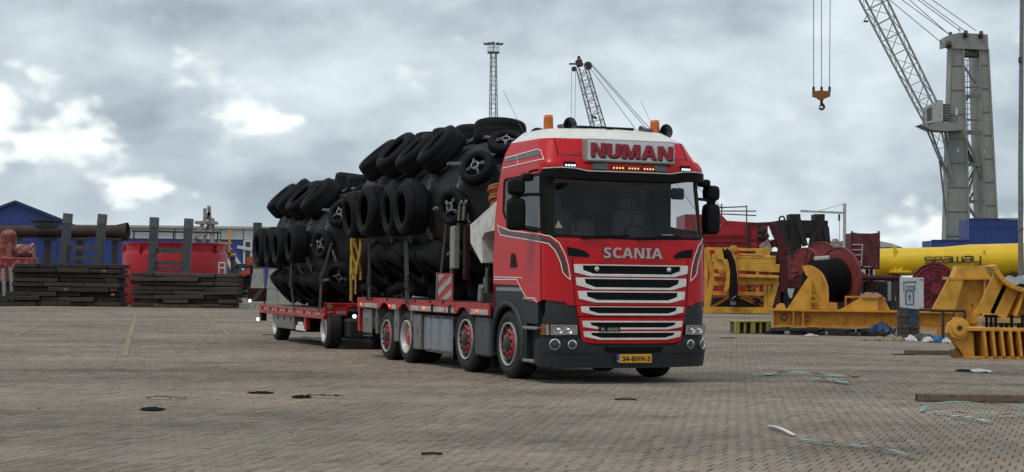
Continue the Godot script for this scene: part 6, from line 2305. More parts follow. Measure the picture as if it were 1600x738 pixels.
func build_right_yard() -> void:
	var yel := paint("yard_yellow", Color(0.66, 0.345, 0.048), 0.5, "dirty", 0.35, 0.2)
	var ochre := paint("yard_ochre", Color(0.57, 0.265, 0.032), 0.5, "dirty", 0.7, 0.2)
	var maroon := paint("yard_maroon", Color(0.075, 0.011, 0.014), 0.6, "rust", 0.5, 0.1)
	var rosy := paint("reel_rose", Color(0.20, 0.040, 0.038), 0.6, "rust", 0.5, 0.1)
	var brown := M("gantry_brown", Color(0.0105, 0.0065, 0.006), 0.7, "rust", 0.4)
	var dark := M("trestle_dark")
	var black := M("black_plastic")

	# red hull-like container house behind
	var s := spot(1145, 97.0)
	var t := thing("red_deckhouse", "bright red steel deckhouse right of the truck mirror", "container", s.base)
	var redm := paint("deckhouse_red", Color(0.40, 0.020, 0.022), 0.45, "dirty", 0.3, 0.3)
	var b := sheet(s, [1070, 335, 1128, 336, 1136, 345, 1168, 347, 1200, 349, 1200, 489, 1070, 489], -5, 0)
	part("body", b, redm, t)
	for y in [368, 377]:
		b = MB.new()
		b.bar(s.p(1072, y, 0.05), s.p(1168, y, 0.05), 0.12, 0.14)
		part("rubbing_strake", b, paint("deckhouse_dark_red", Color(0.26, 0.014, 0.016), 0.5, "dirty", 0.4, 0.2), t)
	b = MB.new()
	b.bar(s.p(1167, 349, 0.06), s.p(1167, 400, 0.06), 0.12, 0.14)
	part("corner_post", b, maroon, t)
	b = MB.new()
	b.box(s.p(1124, 353, 0.02), Vector3(0.18, 0.08, 0.06), Basis(), 0.02)
	part("number_tag", b, M("band_white_0"), t)
	# rails over the deckhouse
	s = spot(1150, 98.5)
	t = thing("scaffold_rails", "thin scaffold rails standing above the red deckhouse", "scaffold", s.base)
	b = MB.new()
	for q in [[1117, 325, 1166, 323], [1117, 330, 1182, 330], [1117, 334, 1182, 337]]:
		b.tube([s.p(q[0], q[1]), s.p(q[2], q[3])], 0.035, 5)
	part("rail", b, dark, t)
	for px in [1128, 1167, 1119]:
		b = MB.new()
		var p := s.p(px, 318 if px == 1128 else 321)
		b.tube([Vector3(p.x, 0, 0), p], 0.035, 5)
		part("rail_post", b, dark, t)

	# dark brown gantry
	s = spot(1250, 92.0)
	t = thing("brown_gantry", "dark brown steel gantry with two stout uprights behind the reels", "gantry", s.base)
	for q in [[1233, 335, 1249, 335, 1252, 390, 1233, 490], [1272, 335, 1287, 335, 1288, 390, 1275, 490]]:
		b = sheet(s, [q[0], q[1], q[2], q[3], q[4] - 1, q[5], q[4] - 3, 488, q[0] + 2, 488], -0.9, 0.4)
		part("upright", b, brown, t)
	b = sheet(s, [1204, 347, 1222, 344, 1293, 345, 1293, 361, 1288, 372, 1222, 372, 1208, 366], -0.5, 0.2)
	part("beam", b, brown, t)
	for q in [[1244, 342, 1256, 385], [1288, 355, 1292, 395], [1215, 350, 1236, 400], [1270, 362, 1262, 400]]:
		b = MB.new()
		b.bar(s.p(q[0], q[1], 0.5), s.p(q[2], q[3], 0.5), 0.28, 0.28)
		part("brace", b, brown, t)
	b = MB.new()
	var ring := []
	for k in 12:
		ring.append(s.p(1222, 343, 0) + Vector3(cos(TAU * k / 12) * 0.14, sin(TAU * k / 12) * 0.14 + 0.02, 0))
	b.tube(ring, 0.05, 6, true)
	part("lifting_eye", b, brown, t)
	b = MB.new()
	b.bar(s.p(1180, 400, -0.3), s.p(1290, 402, -0.3), 0.4, 0.5)
	b.bar(s.p(1180, 440, -0.3), s.p(1290, 442, -0.3), 0.4, 0.5)
	part("lower_beam", b, brown, t)

	# maroon winch frame left of the reels
	s = spot(1205, 84.0)
	t = thing("maroon_winch_frame", "tall maroon winch frame between the red deckhouse and the reels", "winch", s.base)
	for q in [[1170, 350, 1170, 489, 0.22], [1186, 352, 1186, 489, 0.16], [1207, 350, 1228, 400, 0.36], [1222, 380, 1226, 489, 0.40], [1196, 400, 1198, 489, 0.2], [1170, 352, 1208, 350, 0.2], [1168, 400, 1226, 402, 0.3], [1196, 440, 1226, 440, 0.2], [1190, 462, 1228, 462, 0.3], [1172, 376, 1202, 376, 0.12], [1206, 405, 1222, 440, 0.16], [1206, 440, 1222, 470, 0.16]]:
		b = MB.new()
		b.bar(s.p(q[0], q[1]), s.p(q[2], q[3]), q[4], q[4])
		part("frame_member", b, maroon, t)
	b = MB.new()
	b.lathe([Vector2(0.9, -0.1), Vector2(1.25, -0.1), Vector2(1.25, 0.1), Vector2(0.9, 0.1), Vector2(0.9, -0.1)], s.p(1213, 415, -0.4), Vector3(0.7, 0, 0.7), 28)
	part("drum_flange", b, rosy, t)
	b = MB.new()
	b.lathe([Vector2(0, -0.6), Vector2(0.55, -0.6), Vector2(0.55, 0.6), Vector2(0, 0.6)], s.p(1205, 425, -0.4), Vector3(0.7, 0, 0.7), 20)
	b.box(s.p(1208, 468, -0.3), Vector3(1.4, 0.8, 1.0), Basis(), 0.05)
	part("drum", b, maroon, t)
	for q in [[1189, 361, 0.18], [1194, 369, 0.14], [1186, 370, 0.12]]:
		b = MB.new()
		b.lathe([Vector2(q[2], 0), Vector2(q[2], 0.3), Vector2(q[2] * 0.7, 0.34), Vector2(0, 0.34)], s.p(q[0], q[1], 0.0), Vector3(0.3, 0, 1), 14)
		part("gearbox", b, dark, t)
	b = MB.new()
	b.prism(s.poly([1184, 384, 1198, 375, 1206, 390, 1201, 397, 1188, 392]), Vector3.ZERO, Vector3.RIGHT, Vector3.UP, Vector3.BACK, 0.3, 0.36)
	part("pale_plate", b, M("plate_beige", Color(0.30, 0.25, 0.19), 0.7, "rust", 0.8), t)

	# yellow lattice reel frame with the black hose sheave
	s = spot(1157, 76.8)
	t = thing("yellow_reel_frame", "yellow lattice steel reel frame with black hose hoop, beside the truck's right mirror", "reel frame", s.base)
	for q in [[1101, 389, 1111, 430, 0.20], [1111, 430, 1102, 489, 0.20], [1101, 389, 1101, 489, 0.14], [1190, 389, 1200, 430, 0.16], [1211, 440, 1197, 489, 0.20], [1193, 440, 1193, 489, 0.13], [1200, 445, 1196, 489, 0.12], [1101, 389, 1190, 391, 0.12], [1104, 484, 1198, 485, 0.26], [1108, 489, 1198, 490, 0.12], [1104, 458, 1195, 459, 0.16], [1109, 443, 1212, 441, 0.18], [1153, 436, 1213, 437, 0.14]]:
		b = MB.new()
		b.bar(s.p(q[0], q[1], 0.6), s.p(q[2], q[3], 0.6), q[4], q[4])
		part("frame_bar", b, yel, t)
	for q in [[1109, 428, 1148, 462, 0.10], [1148, 462, 1193, 480, 0.10], [1150, 440, 1192, 470, 0.10], [1148, 466, 1192, 442, 0.10], [1108, 482, 1150, 458, 0.10], [1160, 458, 1192, 484, 0.10]]:
		b = MB.new()
		b.bar(s.p(q[0], q[1], 0.2), s.p(q[2], q[3], 0.2), q[4], q[4])
		part("lacing_bar", b, ochre, t)
	for q in [[1101, 389, 1101, 489], [1190, 391, 1192, 489], [1101, 458, 1193, 459], [1101, 489, 1195, 489]]:
		b = MB.new()
		b.bar(s.p(q[0], q[1], -1.4), s.p(q[2], q[3], -1.4), 0.14, 0.14)
		part("rear_bar", b, ochre, t)
	for q in [[1110, 404, 1207, 407, 0.36], [1112, 415, 1213, 420, 0.36], [1112, 430, 1212, 433, 0.14], [1112, 404, 1207, 405, 0.06], [1150, 399, 1190, 400, 0.12]]:
		b = MB.new()
		b.bar(s.p(q[0], q[1], 0.75), s.p(q[2], q[3], 0.75), 0.5, q[4], 0.02)
		part("roller_plank", b, yel, t)
	b = sheet(s, [1180, 392, 1196, 387, 1200, 405, 1190, 408, 1181, 405], 0.3, 0.9)
	part("end_plate", b, yel, t)
	for q in [[1131, 0.0], [1143, 0.0]]:
		b = MB.new()
		var o := sheet(s, [q[0] - 19, 389, q[0] - 12, 387, q[0] - 5, 389, q[0] + 1, 402, q[0] + 5, 425, q[0] + 4, 448, q[0] + 0, 455, q[0] - 3, 457, q[0] - 4, 453, q[0] - 1, 440, q[0] - 1, 420, q[0] - 7, 406, q[0] - 16, 405], 1.0 - q[1], 1.12 - q[1])
		part("sheave_cheek", o, yel, t)
	b = MB.new()
	var hp := []
	for q in [[1128, 392], [1134, 398], [1139, 410], [1142, 428], [1142, 448], [1141, 470]]:
		hp.append(s.p(q[0], q[1], 1.0))
	b.tube(hp, 0.19, 12)
	part("black_hose", b, black, t)
	b = MB.new()
	b.tube([s.p(1141, 462, 1.05), s.p(1141, 476, 1.05)], 0.13, 10)
	b.tube([s.p(1138, 468, 1.2), s.p(1145, 462, 1.2)], 0.03, 6)
	part("hose_coupling", b, M("dull_steel"), t)
	for q in [[1124, 423], [1142, 390]]:
		b = MB.new()
		b.lathe([Vector2(0.16, -0.1), Vector2(0.16, 0.25), Vector2(0.08, 0.28), Vector2(0, 0.28)], s.p(q[0], q[1], 0.9), Vector3.BACK, 16)
		part("pivot", b, ochre, t)
	b = MB.new()
	b.box(s.p(1150, 474, -0.5), Vector3(2.2, 0.5, 1.2), Basis(), 0.05)
	part("dark_drum", b, dark, t)

	# cable reels: two big flanges with black cable, and single flanges
	s = spot(1290, 63.0)
	t = thing("black_cable_reel", "rose red reel wound with thick black cable behind the yellow frame", "cable reel", s.base)
	var ax := Vector3(0.86, 0.0, -0.51)
	var c0 := s.p(1287, 440)
	var c1 := s.p(1315, 437) + Vector3(0, 0, -0.5)
	var reel_flange := func(tt: Node3D, c: Vector3, axis: Vector3, r: float, spokes: int, m: Material, nm: String) -> void:
		var fb := MB.new()
		fb.lathe([Vector2(0.16, 0.03), Vector2(r - 0.06, 0.03), Vector2(r - 0.05, 0.06), Vector2(r, 0.06), Vector2(r, -0.06), Vector2(r - 0.05, -0.06), Vector2(r - 0.06, -0.03), Vector2(0.16, -0.03), Vector2(0.16, 0.03)], c, axis, 40)
		fb.lathe([Vector2(0.0, -0.16), Vector2(0.2, -0.16), Vector2(0.2, 0.1), Vector2(0, 0.1)], c, axis, 20)
		var fo := part(nm, fb, m, tt)
		var xx := Vector3.UP
		var yy := axis.cross(xx).normalized()
		for k in spokes:
			var an := TAU * (k + 0.3) / spokes
			var d := xx * cos(an) + yy * sin(an)
			fb = MB.new()
			fb.bar(c + d * 0.2 - axis * 0.05, c + d * (r - 0.03) - axis * 0.05, 0.05, 0.07)
			part("spoke", fb, m, fo)
	reel_flange.call(t, c1, ax, 1.18, 0, rosy, "far_flange")
	b = MB.new()
	var pr := [Vector2(0, -0.02)]
	for k in 12:
		var z := 0.02 + k * 0.09
		var rr := 0.75 + 0.03 * sin(k * 2.1)
		pr.append_array([Vector2(rr - 0.03, z), Vector2(rr, z + 0.02), Vector2(rr + 0.01, z + 0.045), Vector2(rr, z + 0.07), Vector2(rr - 0.03, z + 0.088)])
	pr.append(Vector2(0, 1.10))
	var cbm := M("cable_black", Color(0.006, 0.006, 0.007), 0.75, "dust", 2.0)
	cbm.metallic_specular = 0.25
	b.lathe(pr, c1 - ax * 1.14, ax, 36)
	part("wound_cable", b, cbm, t)
	var s9 := spot(1258, 67.0)
	var t9 := thing("spoked_reel", "rose red spoked reel left of the black cable, behind the yellow gusset", "cable reel", s9.base)
	reel_flange.call(t9, s9.p(1259, 422), ax, 0.86, 14, rosy, "flange")
	b = MB.new()
	b.lathe([Vector2(0, 0), Vector2(0.4, 0), Vector2(0.4, 0.5), Vector2(0, 0.5)], s9.p(1259, 422), ax, 20)
	b.bar(Vector3(s9.p(1259, 422).x, 0, 0), s9.p(1259, 422), 0.25, 0.25)
	part("core", b, maroon, t9)
	b = MB.new()
	b.bar(s.p(1289, 403, 0.9), s.p(1265, 405, 1.0), 0.10, 0.14, 0.03)
	part("cable_end", b, M("plastic_white", Color(0.5, 0.5, 0.5), 0.4, "dirty", 2.0), t)
	b = MB.new()
	b.box(s.p(1300, 480, -0.6), Vector3(2.4, 0.35, 1.8), Basis(), 0.03)
	b.bar(Vector3(c1.x, 0, c1.z), c1, 0.2, 0.2)
	part("cradle_stand", b, maroon, t)
	# second reel behind, only its flange shows
	s = spot(1285, 72.0)
	t = thing("empty_cable_reel", "rose red reel flange showing above and behind the black cable reel", "cable reel", s.base)
	reel_flange.call(t, s.p(1283, 415), Vector3(0.75, 0, -0.66), 0.98, 0, rosy, "flange")
	b = MB.new()
	b.lathe([Vector2(0, 0), Vector2(0.5, 0), Vector2(0.5, 1.0), Vector2(0, 1.0)], s.p(1283, 415), Vector3(0.75, 0, -0.66), 20)
	b.bar(Vector3(s.p(1283, 415).x, 0, 0), s.p(1283, 415), 0.25, 0.25)
	part("core", b, maroon, t)
	# small dark reel low at the left with a white tag
	s = spot(1243, 64.0)
	t = thing("small_hose_reel", "small dark hose reel with a white tag in front of the spoked reel", "hose reel", s.base)
	reel_flange.call(t, s.p(1252, 455), Vector3(0.86, 0, -0.5), 0.62, 6, maroon, "flange")
	b = MB.new()
	b.lathe([Vector2(0, 0), Vector2(0.45, 0), Vector2(0.45, 0.5), Vector2(0, 0.5)], s.p(1236, 468), Vector3(0.86, 0, -0.5), 24)
	b.bar(Vector3(s.p(1240, 470).x, 0, 0), s.p(1240, 470), 0.4, 0.4)
	part("hose_pack", b, black, t)
	b = sheet(s, [1228, 451, 1239, 451, 1235, 466, 1231, 465, 1229, 458], 0.35, 0.37)
	part("white_tag", b, M("plastic_white"), t)
	# spoked reel in front of the yellow pipe
	s = spot(1462, 60.0)
	t = thing("spoked_reel", "dark red spoked reel standing below the yellow pipe", "cable reel", s.base)
	var crim := paint("reel_crimson", Color(0.17, 0.022, 0.035), 0.6, "rust", 0.5, 0.1)
	reel_flange.call(t, s.p(1463, 452), Vector3(0.12, 0, -1.0), 0.80, 16, crim, "flange")
	b = MB.new()
	var cc := s.p(1463, 452)
	for k in 8:
		var an := TAU * k / 8
		b.lathe([Vector2(0.05, 0), Vector2(0.05, 0.1), Vector2(0, 0.1)], cc + Vector3(cos(an), sin(an), 0.04) * 0.34, Vector3.BACK, 8)
	b.lathe([Vector2(0.1, 0), Vector2(0.1, 0.2), Vector2(0, 0.2)], cc + Vector3(-0.78, -0.15, 0), Vector3.BACK, 10)
	part("bolt_ring", b, dark, t)
	reel_flange.call(t, s.p(1470, 447) + Vector3(0, 0, -0.9), Vector3(0.12, 0, -1.0), 0.80, 0, crim, "flange")
	b = MB.new()
	b.lathe([Vector2(0, 0), Vector2(0.4, 0), Vector2(0.4, 0.9), Vector2(0, 0.9)], cc, Vector3(0.12, 0, -1.0), 20)
	b.bar(Vector3(cc.x, 0, -0.4), cc + Vector3(0, 0, -0.4), 0.3, 0.6)
	part("core", b, maroon, t)

	# covered box on legs with a ladder
	s = spot(1350, 66.0)
	t = thing("covered_box", "tall box under a maroon tarpaulin on a steel frame", "covered box", s.base)
	b = MB.new()
	var tarp := M("tarpaulin_maroon", Color(0.105, 0.018, 0.026), 0.75, "dirty", 0.7)
	# tarpaulin with folds: front sheet as a rippled grid
	var x0 := s.p(1328, 363)
	var x1 := s.p(1372.5, 417)
	var nx := 22
	var ny := 12
	var fpt := func(i: int, j: int) -> Vector3:
		var u := float(i) / nx
		var v := float(j) / ny
		var fold := 0.035 * sin(9.0 * (u * 1.2 - v * 0.7) + 1.0) * sin(PI * u) + 0.02 * sin(23.0 * u - 7.0 * v)
		var sag := 0.06 * sin(PI * u) * (1.0 - v)
		return Vector3(lerpf(x0.x, x1.x, u), lerpf(x0.y - sag, x1.y + 0.02 * sin(14.0 * u), v), 0.30 + fold)
	for i in nx:
		for j in ny:
			b.quad(fpt.call(i, j), fpt.call(i + 1, j), fpt.call(i + 1, j + 1), fpt.call(i, j + 1), Vector3.BACK)
	b.box(Vector3((x0.x + x1.x) / 2, (x0.y + x1.y) / 2 - 0.01, -0.3), Vector3(x1.x - x0.x - 0.01, x0.y - x1.y - 0.07, 1.12))
	part("tarpaulin", b, tarp, t)
	b = MB.new()
	for px in [1329, 1371]:
		b.box(s.p(px, 389.5, 0.28), Vector3(0.06, x0.y - x1.y + 0.06, 0.06))
	part("corner_post", b, maroon, t)
	b = MB.new()
	for px in [1339, 1361]:
		b.bar(Vector3(s.p(px, 418).x, 0, 0.1), s.p(px, 418, 0.1), 0.10, 0.10)
		b.bar(Vector3(s.p(px, 418).x, 0, -0.7), s.p(px, 418, -0.7), 0.10, 0.10)
	b.box(s.p(1350, 419, -0.2), Vector3(1.05, 0.08, 1.1))
	b.bar(s.p(1328, 437, 0.2), s.p(1372, 437, 0.2), 0.1, 0.1)
	part("leg_frame", b, maroon, t)
	b = MB.new()
	for q in [[1328, 383, 1344, 383], [1328, 391, 1344, 391], [1329, 399, 1343, 399], [1329, 410, 1342, 410], [1344, 383, 1342, 416]]:
		b.tube([s.p(q[0], q[1], 0.5), s.p(q[2], q[3], 0.5)], 0.022, 6)
	part("ladder_rail", b, M("ladder_pale", Color(0.42, 0.36, 0.36), 0.5, ""), t)
	b = MB.new()
	b.box(s.p(1330, 440, -0.4), Vector3(0.8, 0.9, 0.8), Basis(), 0.05)
	b.box(s.p(1372, 452, -0.6), Vector3(0.9, 0.6, 0.6), Basis(), 0.05)
	b.tube([s.p(1345, 426, 0.3), s.p(1350, 432, 0.5), s.p(1356, 425, 0.3)], 0.03, 6)
	part("machinery", b, dark, t)
	# brown horizontal pipe
	s = spot(1370, 64.6)
	t = thing("brown_pipe", "dark brown pipe lying level in front of the covered box", "pipe", s.base)
	b = MB.new()
	b.tube([s.p(1336, 434), s.p(1402, 435)], 0.10, 14)
	b.tube([s.p(1345, 434), s.p(1349, 434)], 0.14, 14)
	part("pipe", b, maroon, t)
	b = MB.new()
	for px in [1342, 1396]:
		b.bar(Vector3(s.p(px, 436).x, 0, 0), s.p(px, 436), 0.12, 0.12)
	part("stand", b, dark, t)
	# white tilted panel and a grey one
	s = spot(1388, 67.0)
	t = thing("leaning_panel", "tilted white panel leaning behind the barrel with the paper sign", "panel", s.base)
	b = sheet(s, [1383, 440, 1394, 440, 1399, 462, 1400, 470, 1388, 470, 1387, 455], 0.0, 0.05)
	part("panel", b, M("plastic_white"), t)
	b = sheet(s, [1388, 470, 1400, 470, 1400, 515, 1388, 515], -0.3, 0.0)
	part("stand", b, dark, t)
	s = spot(1370, 68.5)
	t = thing("grey_cabinet", "pale grey cabinet between the covered box and the white panel", "cabinet", s.base)
	b = MB.new()
	var gp := s.p(1370, 440)
	b.box(Vector3(0, gp.y / 2, -0.2), Vector3(0.34, gp.y, 0.3), Basis(), 0.02)
	part("body", b, M("concrete_pale"), t)

	# long yellow pipe with lettering
	s = spot(1490, 76.0)
	t = thing("yellow_pipe", "long thick bright yellow pipe with dark lettering across the right side", "pipe", s.base)
	var ypm := paint("pipe_yellow", Color(0.74, 0.48, 0.012), 0.35, "soft", 0.25, 0.5)
	var pa := s.p(1368, 410.5)
	var pz := s.p(1592, 405.5) + Vector3(0, 0, 1.6)
	var pd := (pz - pa).normalized()
	b = MB.new()
	var L := (pz - pa).length()
	b.lathe([Vector2(0, 0), Vector2(0.60, 0), Vector2(0.60, L * 0.45), Vector2(0.675, L * 0.62), Vector2(0.675, L), Vector2(0.63, L), Vector2(0.63, L - 0.5), Vector2(0, L - 0.5)], pa, pd, 48)
	part("shell", b, ypm, t)
	b = MB.new()
	b.lathe([Vector2(0.66, L - 0.05), Vector2(0.71, L - 0.02), Vector2(0.71, L + 0.14), Vector2(0.62, L + 0.14), Vector2(0.62, L - 0.05)], pa, pd, 40)
	b.lathe([Vector2(0.0, L + 0.06), Vector2(0.62, L + 0.06)], pa, pd, 40)
	part("end_ring", b, ochre, t)
	b = MB.new()
	b.bar(s.p(1393, 384, 0.68), s.p(1394, 428, 0.68), 0.13, 0.16, 0.02)
	part("strap_plate", b, ypm, t)
	b = MB.new()
	b.bar(s.p(1417, 405, 0.70), s.p(1396, 427, 0.75), 0.18, 0.12, 0.02)
	b.bar(s.p(1384, 425, 0.75), s.p(1418, 425, 0.75), 0.2, 0.10, 0.02)
	part("bracket", b, ypm, t)
	var yawp := atan2(-pd.z, pd.x)
	var navy := M("lettering_navy", Color(0.020, 0.024, 0.035), 0.5, "")
	# lettering in strokes that follow the round of the pipe: each letter is a set of thin bars
	var glyphs := {
		"s": [[0, 0, 1, 0], [1, 0, 1, 0.5], [1, 0.5, 0, 0.5], [0, 0.5, 0, 1], [0, 1, 1, 1]],
		"e": [[1, 0, 0, 0], [0, 0, 0, 1], [0, 1, 1, 1], [1, 1, 1, 0.5], [1, 0.5, 0, 0.5]],
		"a": [[0, 1, 1, 1], [1, 1, 1, 0], [1, 0, 0, 0], [0, 0, 0, 0.5], [0, 0.5, 1, 0.5]],
		"w": [[0, 1, 0, 0], [0, 0, 1, 0], [0.5, 0, 0.5, 1], [1, 0, 1, 1]],
		"y": [[0, 1, 0, 0], [0, 0, 1, 0], [1, 1, 1, -0.55], [1, -0.55, 0.1, -0.55]]}
	var lx := 0.0
	var start := s.p(1442, 413)
	var along := (start.x - pa.x) / pd.x
	var place := func(u: float, v: float) -> Vector3:
		var ang := asin(clampf((v + 0.02) / 0.68, -0.9, 0.9))
		var up := Vector3.UP
		var front := pd.cross(up).normalized() * -1.0
		if front.z < 0: front = -front
		return pa + pd * (along + u) + up * sin(ang) * 0.683 + front * cos(ang) * 0.683
	for ch in "seaway":
		var w := 0.40 if ch == "w" else 0.30
		var gb := MB.new()
		for st in glyphs[ch]:
			var n := 5
			for k in n:
				var a2 := Vector2(lerpf(st[0], st[2], k / float(n)), lerpf(st[1], st[3], k / float(n)))
				var d2 := Vector2(lerpf(st[0], st[2], (k + 1.0) / n), lerpf(st[1], st[3], (k + 1.0) / n))
				gb.bar(place.call(lx + a2.x * w, -0.10 + a2.y * 0.25), place.call(lx + d2.x * w, -0.10 + d2.y * 0.25), 0.052, 0.038)
		part("letter", gb, navy, t)
		lx += w + 0.075
	var sb := MB.new()
	sb.bar(place.call(lx + 0.02, 0.34), place.call(lx + 0.12, 0.34), 0.03, 0.03)
	sb.bar(place.call(lx + 0.12, 0.34), place.call(lx + 0.07, 0.22), 0.03, 0.03)
	part("small_figure", sb, M("lettering_orange", Color(0.5, 0.10, 0.02), 0.5, ""), t)
	b = MB.new()
	for q in [0.12, 0.5, 0.9]:
		var p: Vector3 = pa + pd * (L * float(q))
		b.box(Vector3(p.x, (p.y - 0.6) / 2, p.z), Vector3(0.5, p.y - 0.6, 1.0))
	part("support", b, dark, t)

	# --- yellow frame: long I-beam with gussets
	var o0 := on_ground(1207.8, 46.8)
	var o1 := on_ground(1490, 45.9)
	var dir := (o1 - o0)
	var bl := dir.length()
	dir /= bl
	var yaw := atan2(-dir.z, dir.x)
	t = thing("yellow_beam_frame", "long yellow steel beam frame with upright gussets, on dark timbers", "steel frame", o0, yaw)
	var y0 := 0.20
	var bh := 0.46
	b = MB.new()
	b.box(Vector3(bl / 2, y0 + bh - 0.02, -0.2), Vector3(bl, 0.04, 0.44), Basis(), 0.006)
	b.box(Vector3(bl / 2, y0 + 0.02, -0.2), Vector3(bl, 0.04, 0.44), Basis(), 0.006)
	b.box(Vector3(bl / 2, y0 + bh / 2, -0.2), Vector3(bl, bh - 0.08, 0.05))
	part("beam", b, ochre, t)
	b = MB.new()
	b.box(Vector3(bl / 2, y0 + bh / 2, -1.9), Vector3(bl, bh, 0.30))
	part("rear_beam", b, ochre, t)
	for x in [0.02, 0.55, 0.80, 4.75, 5.3]:
		b = MB.new()
		b.box(Vector3(x, y0 + bh / 2, -0.10), Vector3(0.04, bh - 0.08, 0.20))
		part("stiffener", b, ochre, t)
	for q in [[0.30, 0.26, 0.10], [0.92, 0.16, 0.035], [0.92, 0.28, 0.035]]:
		b = MB.new()
		b.lathe([Vector2(q[2] * 0.6, 0), Vector2(q[2], 0), Vector2(q[2], 0.03), Vector2(q[2] * 0.6, 0.03), Vector2(q[2] * 0.6, 0)], Vector3(q[0], y0 + q[1], -0.172), Vector3.BACK, 16)
		part("pad_ring", b, M("ring_dark_ochre", Color(0.10, 0.05, 0.015), 0.6, "rust", 1.0), t)
	# local helper: a pixel spot turned into this frame's own axes
	var inv := t.transform.affine_inverse()
	var fp := func(px: float, py: float) -> Vector2:
		var f := clampf((px - 1207.8) / 282.2, -0.2, 1.2)
		# depth where the beam's front face is met by that sight line
		var d0 := 46.0
		for k in 6:
			var w := at(px, py, d0)
			var l: Vector3 = inv * w
			d0 += l.z * 0.9
		var l2: Vector3 = inv * at(px, py, d0)
		return Vector2(l2.x, l2.y)
	var fpoly := func(l: Array) -> PackedVector2Array:
		var r := PackedVector2Array()
		for k in range(0, l.size(), 2):
			r.append(fp.call(l[k], l[k + 1]))
		return r
	var gus := func(l: Array, z0: float, z1: float, nm: String, m: Material) -> void:
		var gb := MB.new()
		gb.prism(fpoly.call(l), Vector3.ZERO, Vector3.RIGHT, Vector3.UP, Vector3.BACK, z0, z1)
		part(nm, gb, m, t)
	gus.call([1229, 484, 1262, 434, 1268, 433, 1268, 484], -0.26, -0.10, "gusset", yel)
	gus.call([1253, 416, 1261, 414, 1269, 415, 1279, 421, 1286, 428, 1290, 436, 1294, 447, 1295, 458, 1295, 478, 1290, 484, 1262, 484, 1266, 436, 1260, 431, 1256, 424], -0.42, -0.32, "curved_cheek", yel)
	gus.call([1279, 421, 1286, 428, 1290, 436, 1294, 447, 1295, 458, 1295, 484, 1292, 484, 1292, 458, 1291, 448, 1287, 437, 1283, 430], -0.32, -0.24, "curved_rib", yel)
	var ph: Vector2 = fp.call(1271, 467)
	b = MB.new()
	b.lathe([Vector2(0.06, 0), Vector2(0.11, 0), Vector2(0.11, 0.05), Vector2(0.06, 0.05), Vector2(0.06, 0)], Vector3(ph.x, ph.y, -0.14), Vector3.BACK, 24)
	part("pin_boss", b, ochre, t)
	gus.call([1211, 484, 1213, 477, 1219, 474, 1225, 475, 1228, 484], -0.30, -0.15, "lug", yel)
	gus.call([1293, 484, 1294, 472, 1308, 474, 1309, 482, 1300, 486], -0.34, -0.05, "saddle_block", ochre)
	gus.call([1310, 486, 1349, 463, 1372, 463, 1372, 486], -0.50, -0.15, "ramp_block", yel)
	gus.call([1346, 462, 1353, 457, 1372, 458, 1380, 463, 1372, 466, 1347, 466], -0.52, -0.10, "ramp_cap", M("cap_peach", Color(0.52, 0.30, 0.14), 0.6, "rust", 1.0))
	gus.call([1373, 464, 1380, 464, 1392, 486, 1373, 486], -0.45, -0.30, "end_gusset", yel)
	gus.call([1320, 463, 1346, 463, 1346, 466, 1323, 466, 1323, 486, 1320, 486], -0.90, -0.84, "rear_angle", ochre)
	# timbers below it
	var r3 := RandomNumberGenerator.new()
	r3.seed = 14
	var under := ["dark bearer timber at the left end of the yellow beam", "crooked dark bearer timber between the beam's left end and the blue netting", "dark bearer timber behind the blue netting", "dark bearer timber right of the blue netting", "dark bearer timber under the middle of the yellow beam", "dark bearer timber left of the blue tarpaulin", "dark bearer timber behind the blue tarpaulin", "dark bearer timber hidden partly by the drum"]
	for k in 8:
		var tt := thing("bearer_timber", under[k], "timber", o0 + dir * (-0.15 + k * 0.48), yaw, "dark timbers under the yellow beam")
		for q in 2:
			b = MB.new()
			var hh := r3.randf_range(0.075, 0.095)
			b.box(Vector3(0.25 + r3.randfn(0, 0.06), 0.05 + q * 0.09, -0.05 + r3.randfn(0, 0.09)), Vector3(r3.randf_range(0.35, 0.52), hh, 0.45), Basis(Vector3.UP, r3.randfn(0, 0.16)) * Basis(Vector3.BACK, r3.randfn(0, 0.04)), 0.012)
			part("timber", b, M("dark_timber_%d" % ((k + q) % 3), [Color(0.016, 0.013, 0.011), Color(0.035, 0.024, 0.018), Color(0.024, 0.022, 0.020)][(k + q) % 3], 0.85, "dirty", 1.5), tt)  # three dark timber tones taken in turn
	# pale green yellow plastic pallet
	s = spot(1178, 47.3)
	t = thing("plastic_pallet", "yellow green plastic pallet lying left of the yellow beam", "pallet", s.base, 0.12)
	var pm := M("pallet_lime", Color(0.30, 0.27, 0.055), 0.6, "dirty", 1.5)
	b = MB.new()
	b.box(Vector3(0, 0.32, -0.4), Vector3(0.98, 0.05, 0.8), Basis(), 0.012)
	part("deck", b, pm, t)
	for k in 5:
		b = MB.new()
		b.box(Vector3(-0.43 + k * 0.215, 0.15, -0.08 - 0.02 * (k % 2)), Vector3(0.13 if k % 2 == 0 else 0.06, 0.30, 0.16), Basis(), 0.012)
		part("pallet_foot", b, pm, t)
	b = MB.new()
	b.box(Vector3(0, 0.15, -0.5), Vector3(0.9, 0.28, 0.5))
	part("pallet_core", b, M("pallet_dark", Color(0.07, 0.06, 0.02), 0.8, "dirty", 1.5), t)

	# barrel with the paper sign
	s = spot(1420, 44.2)
	t = thing("steel_drum", "rusty blue and green steel drum carrying a paper sign", "drum", s.base)
	b = MB.new()
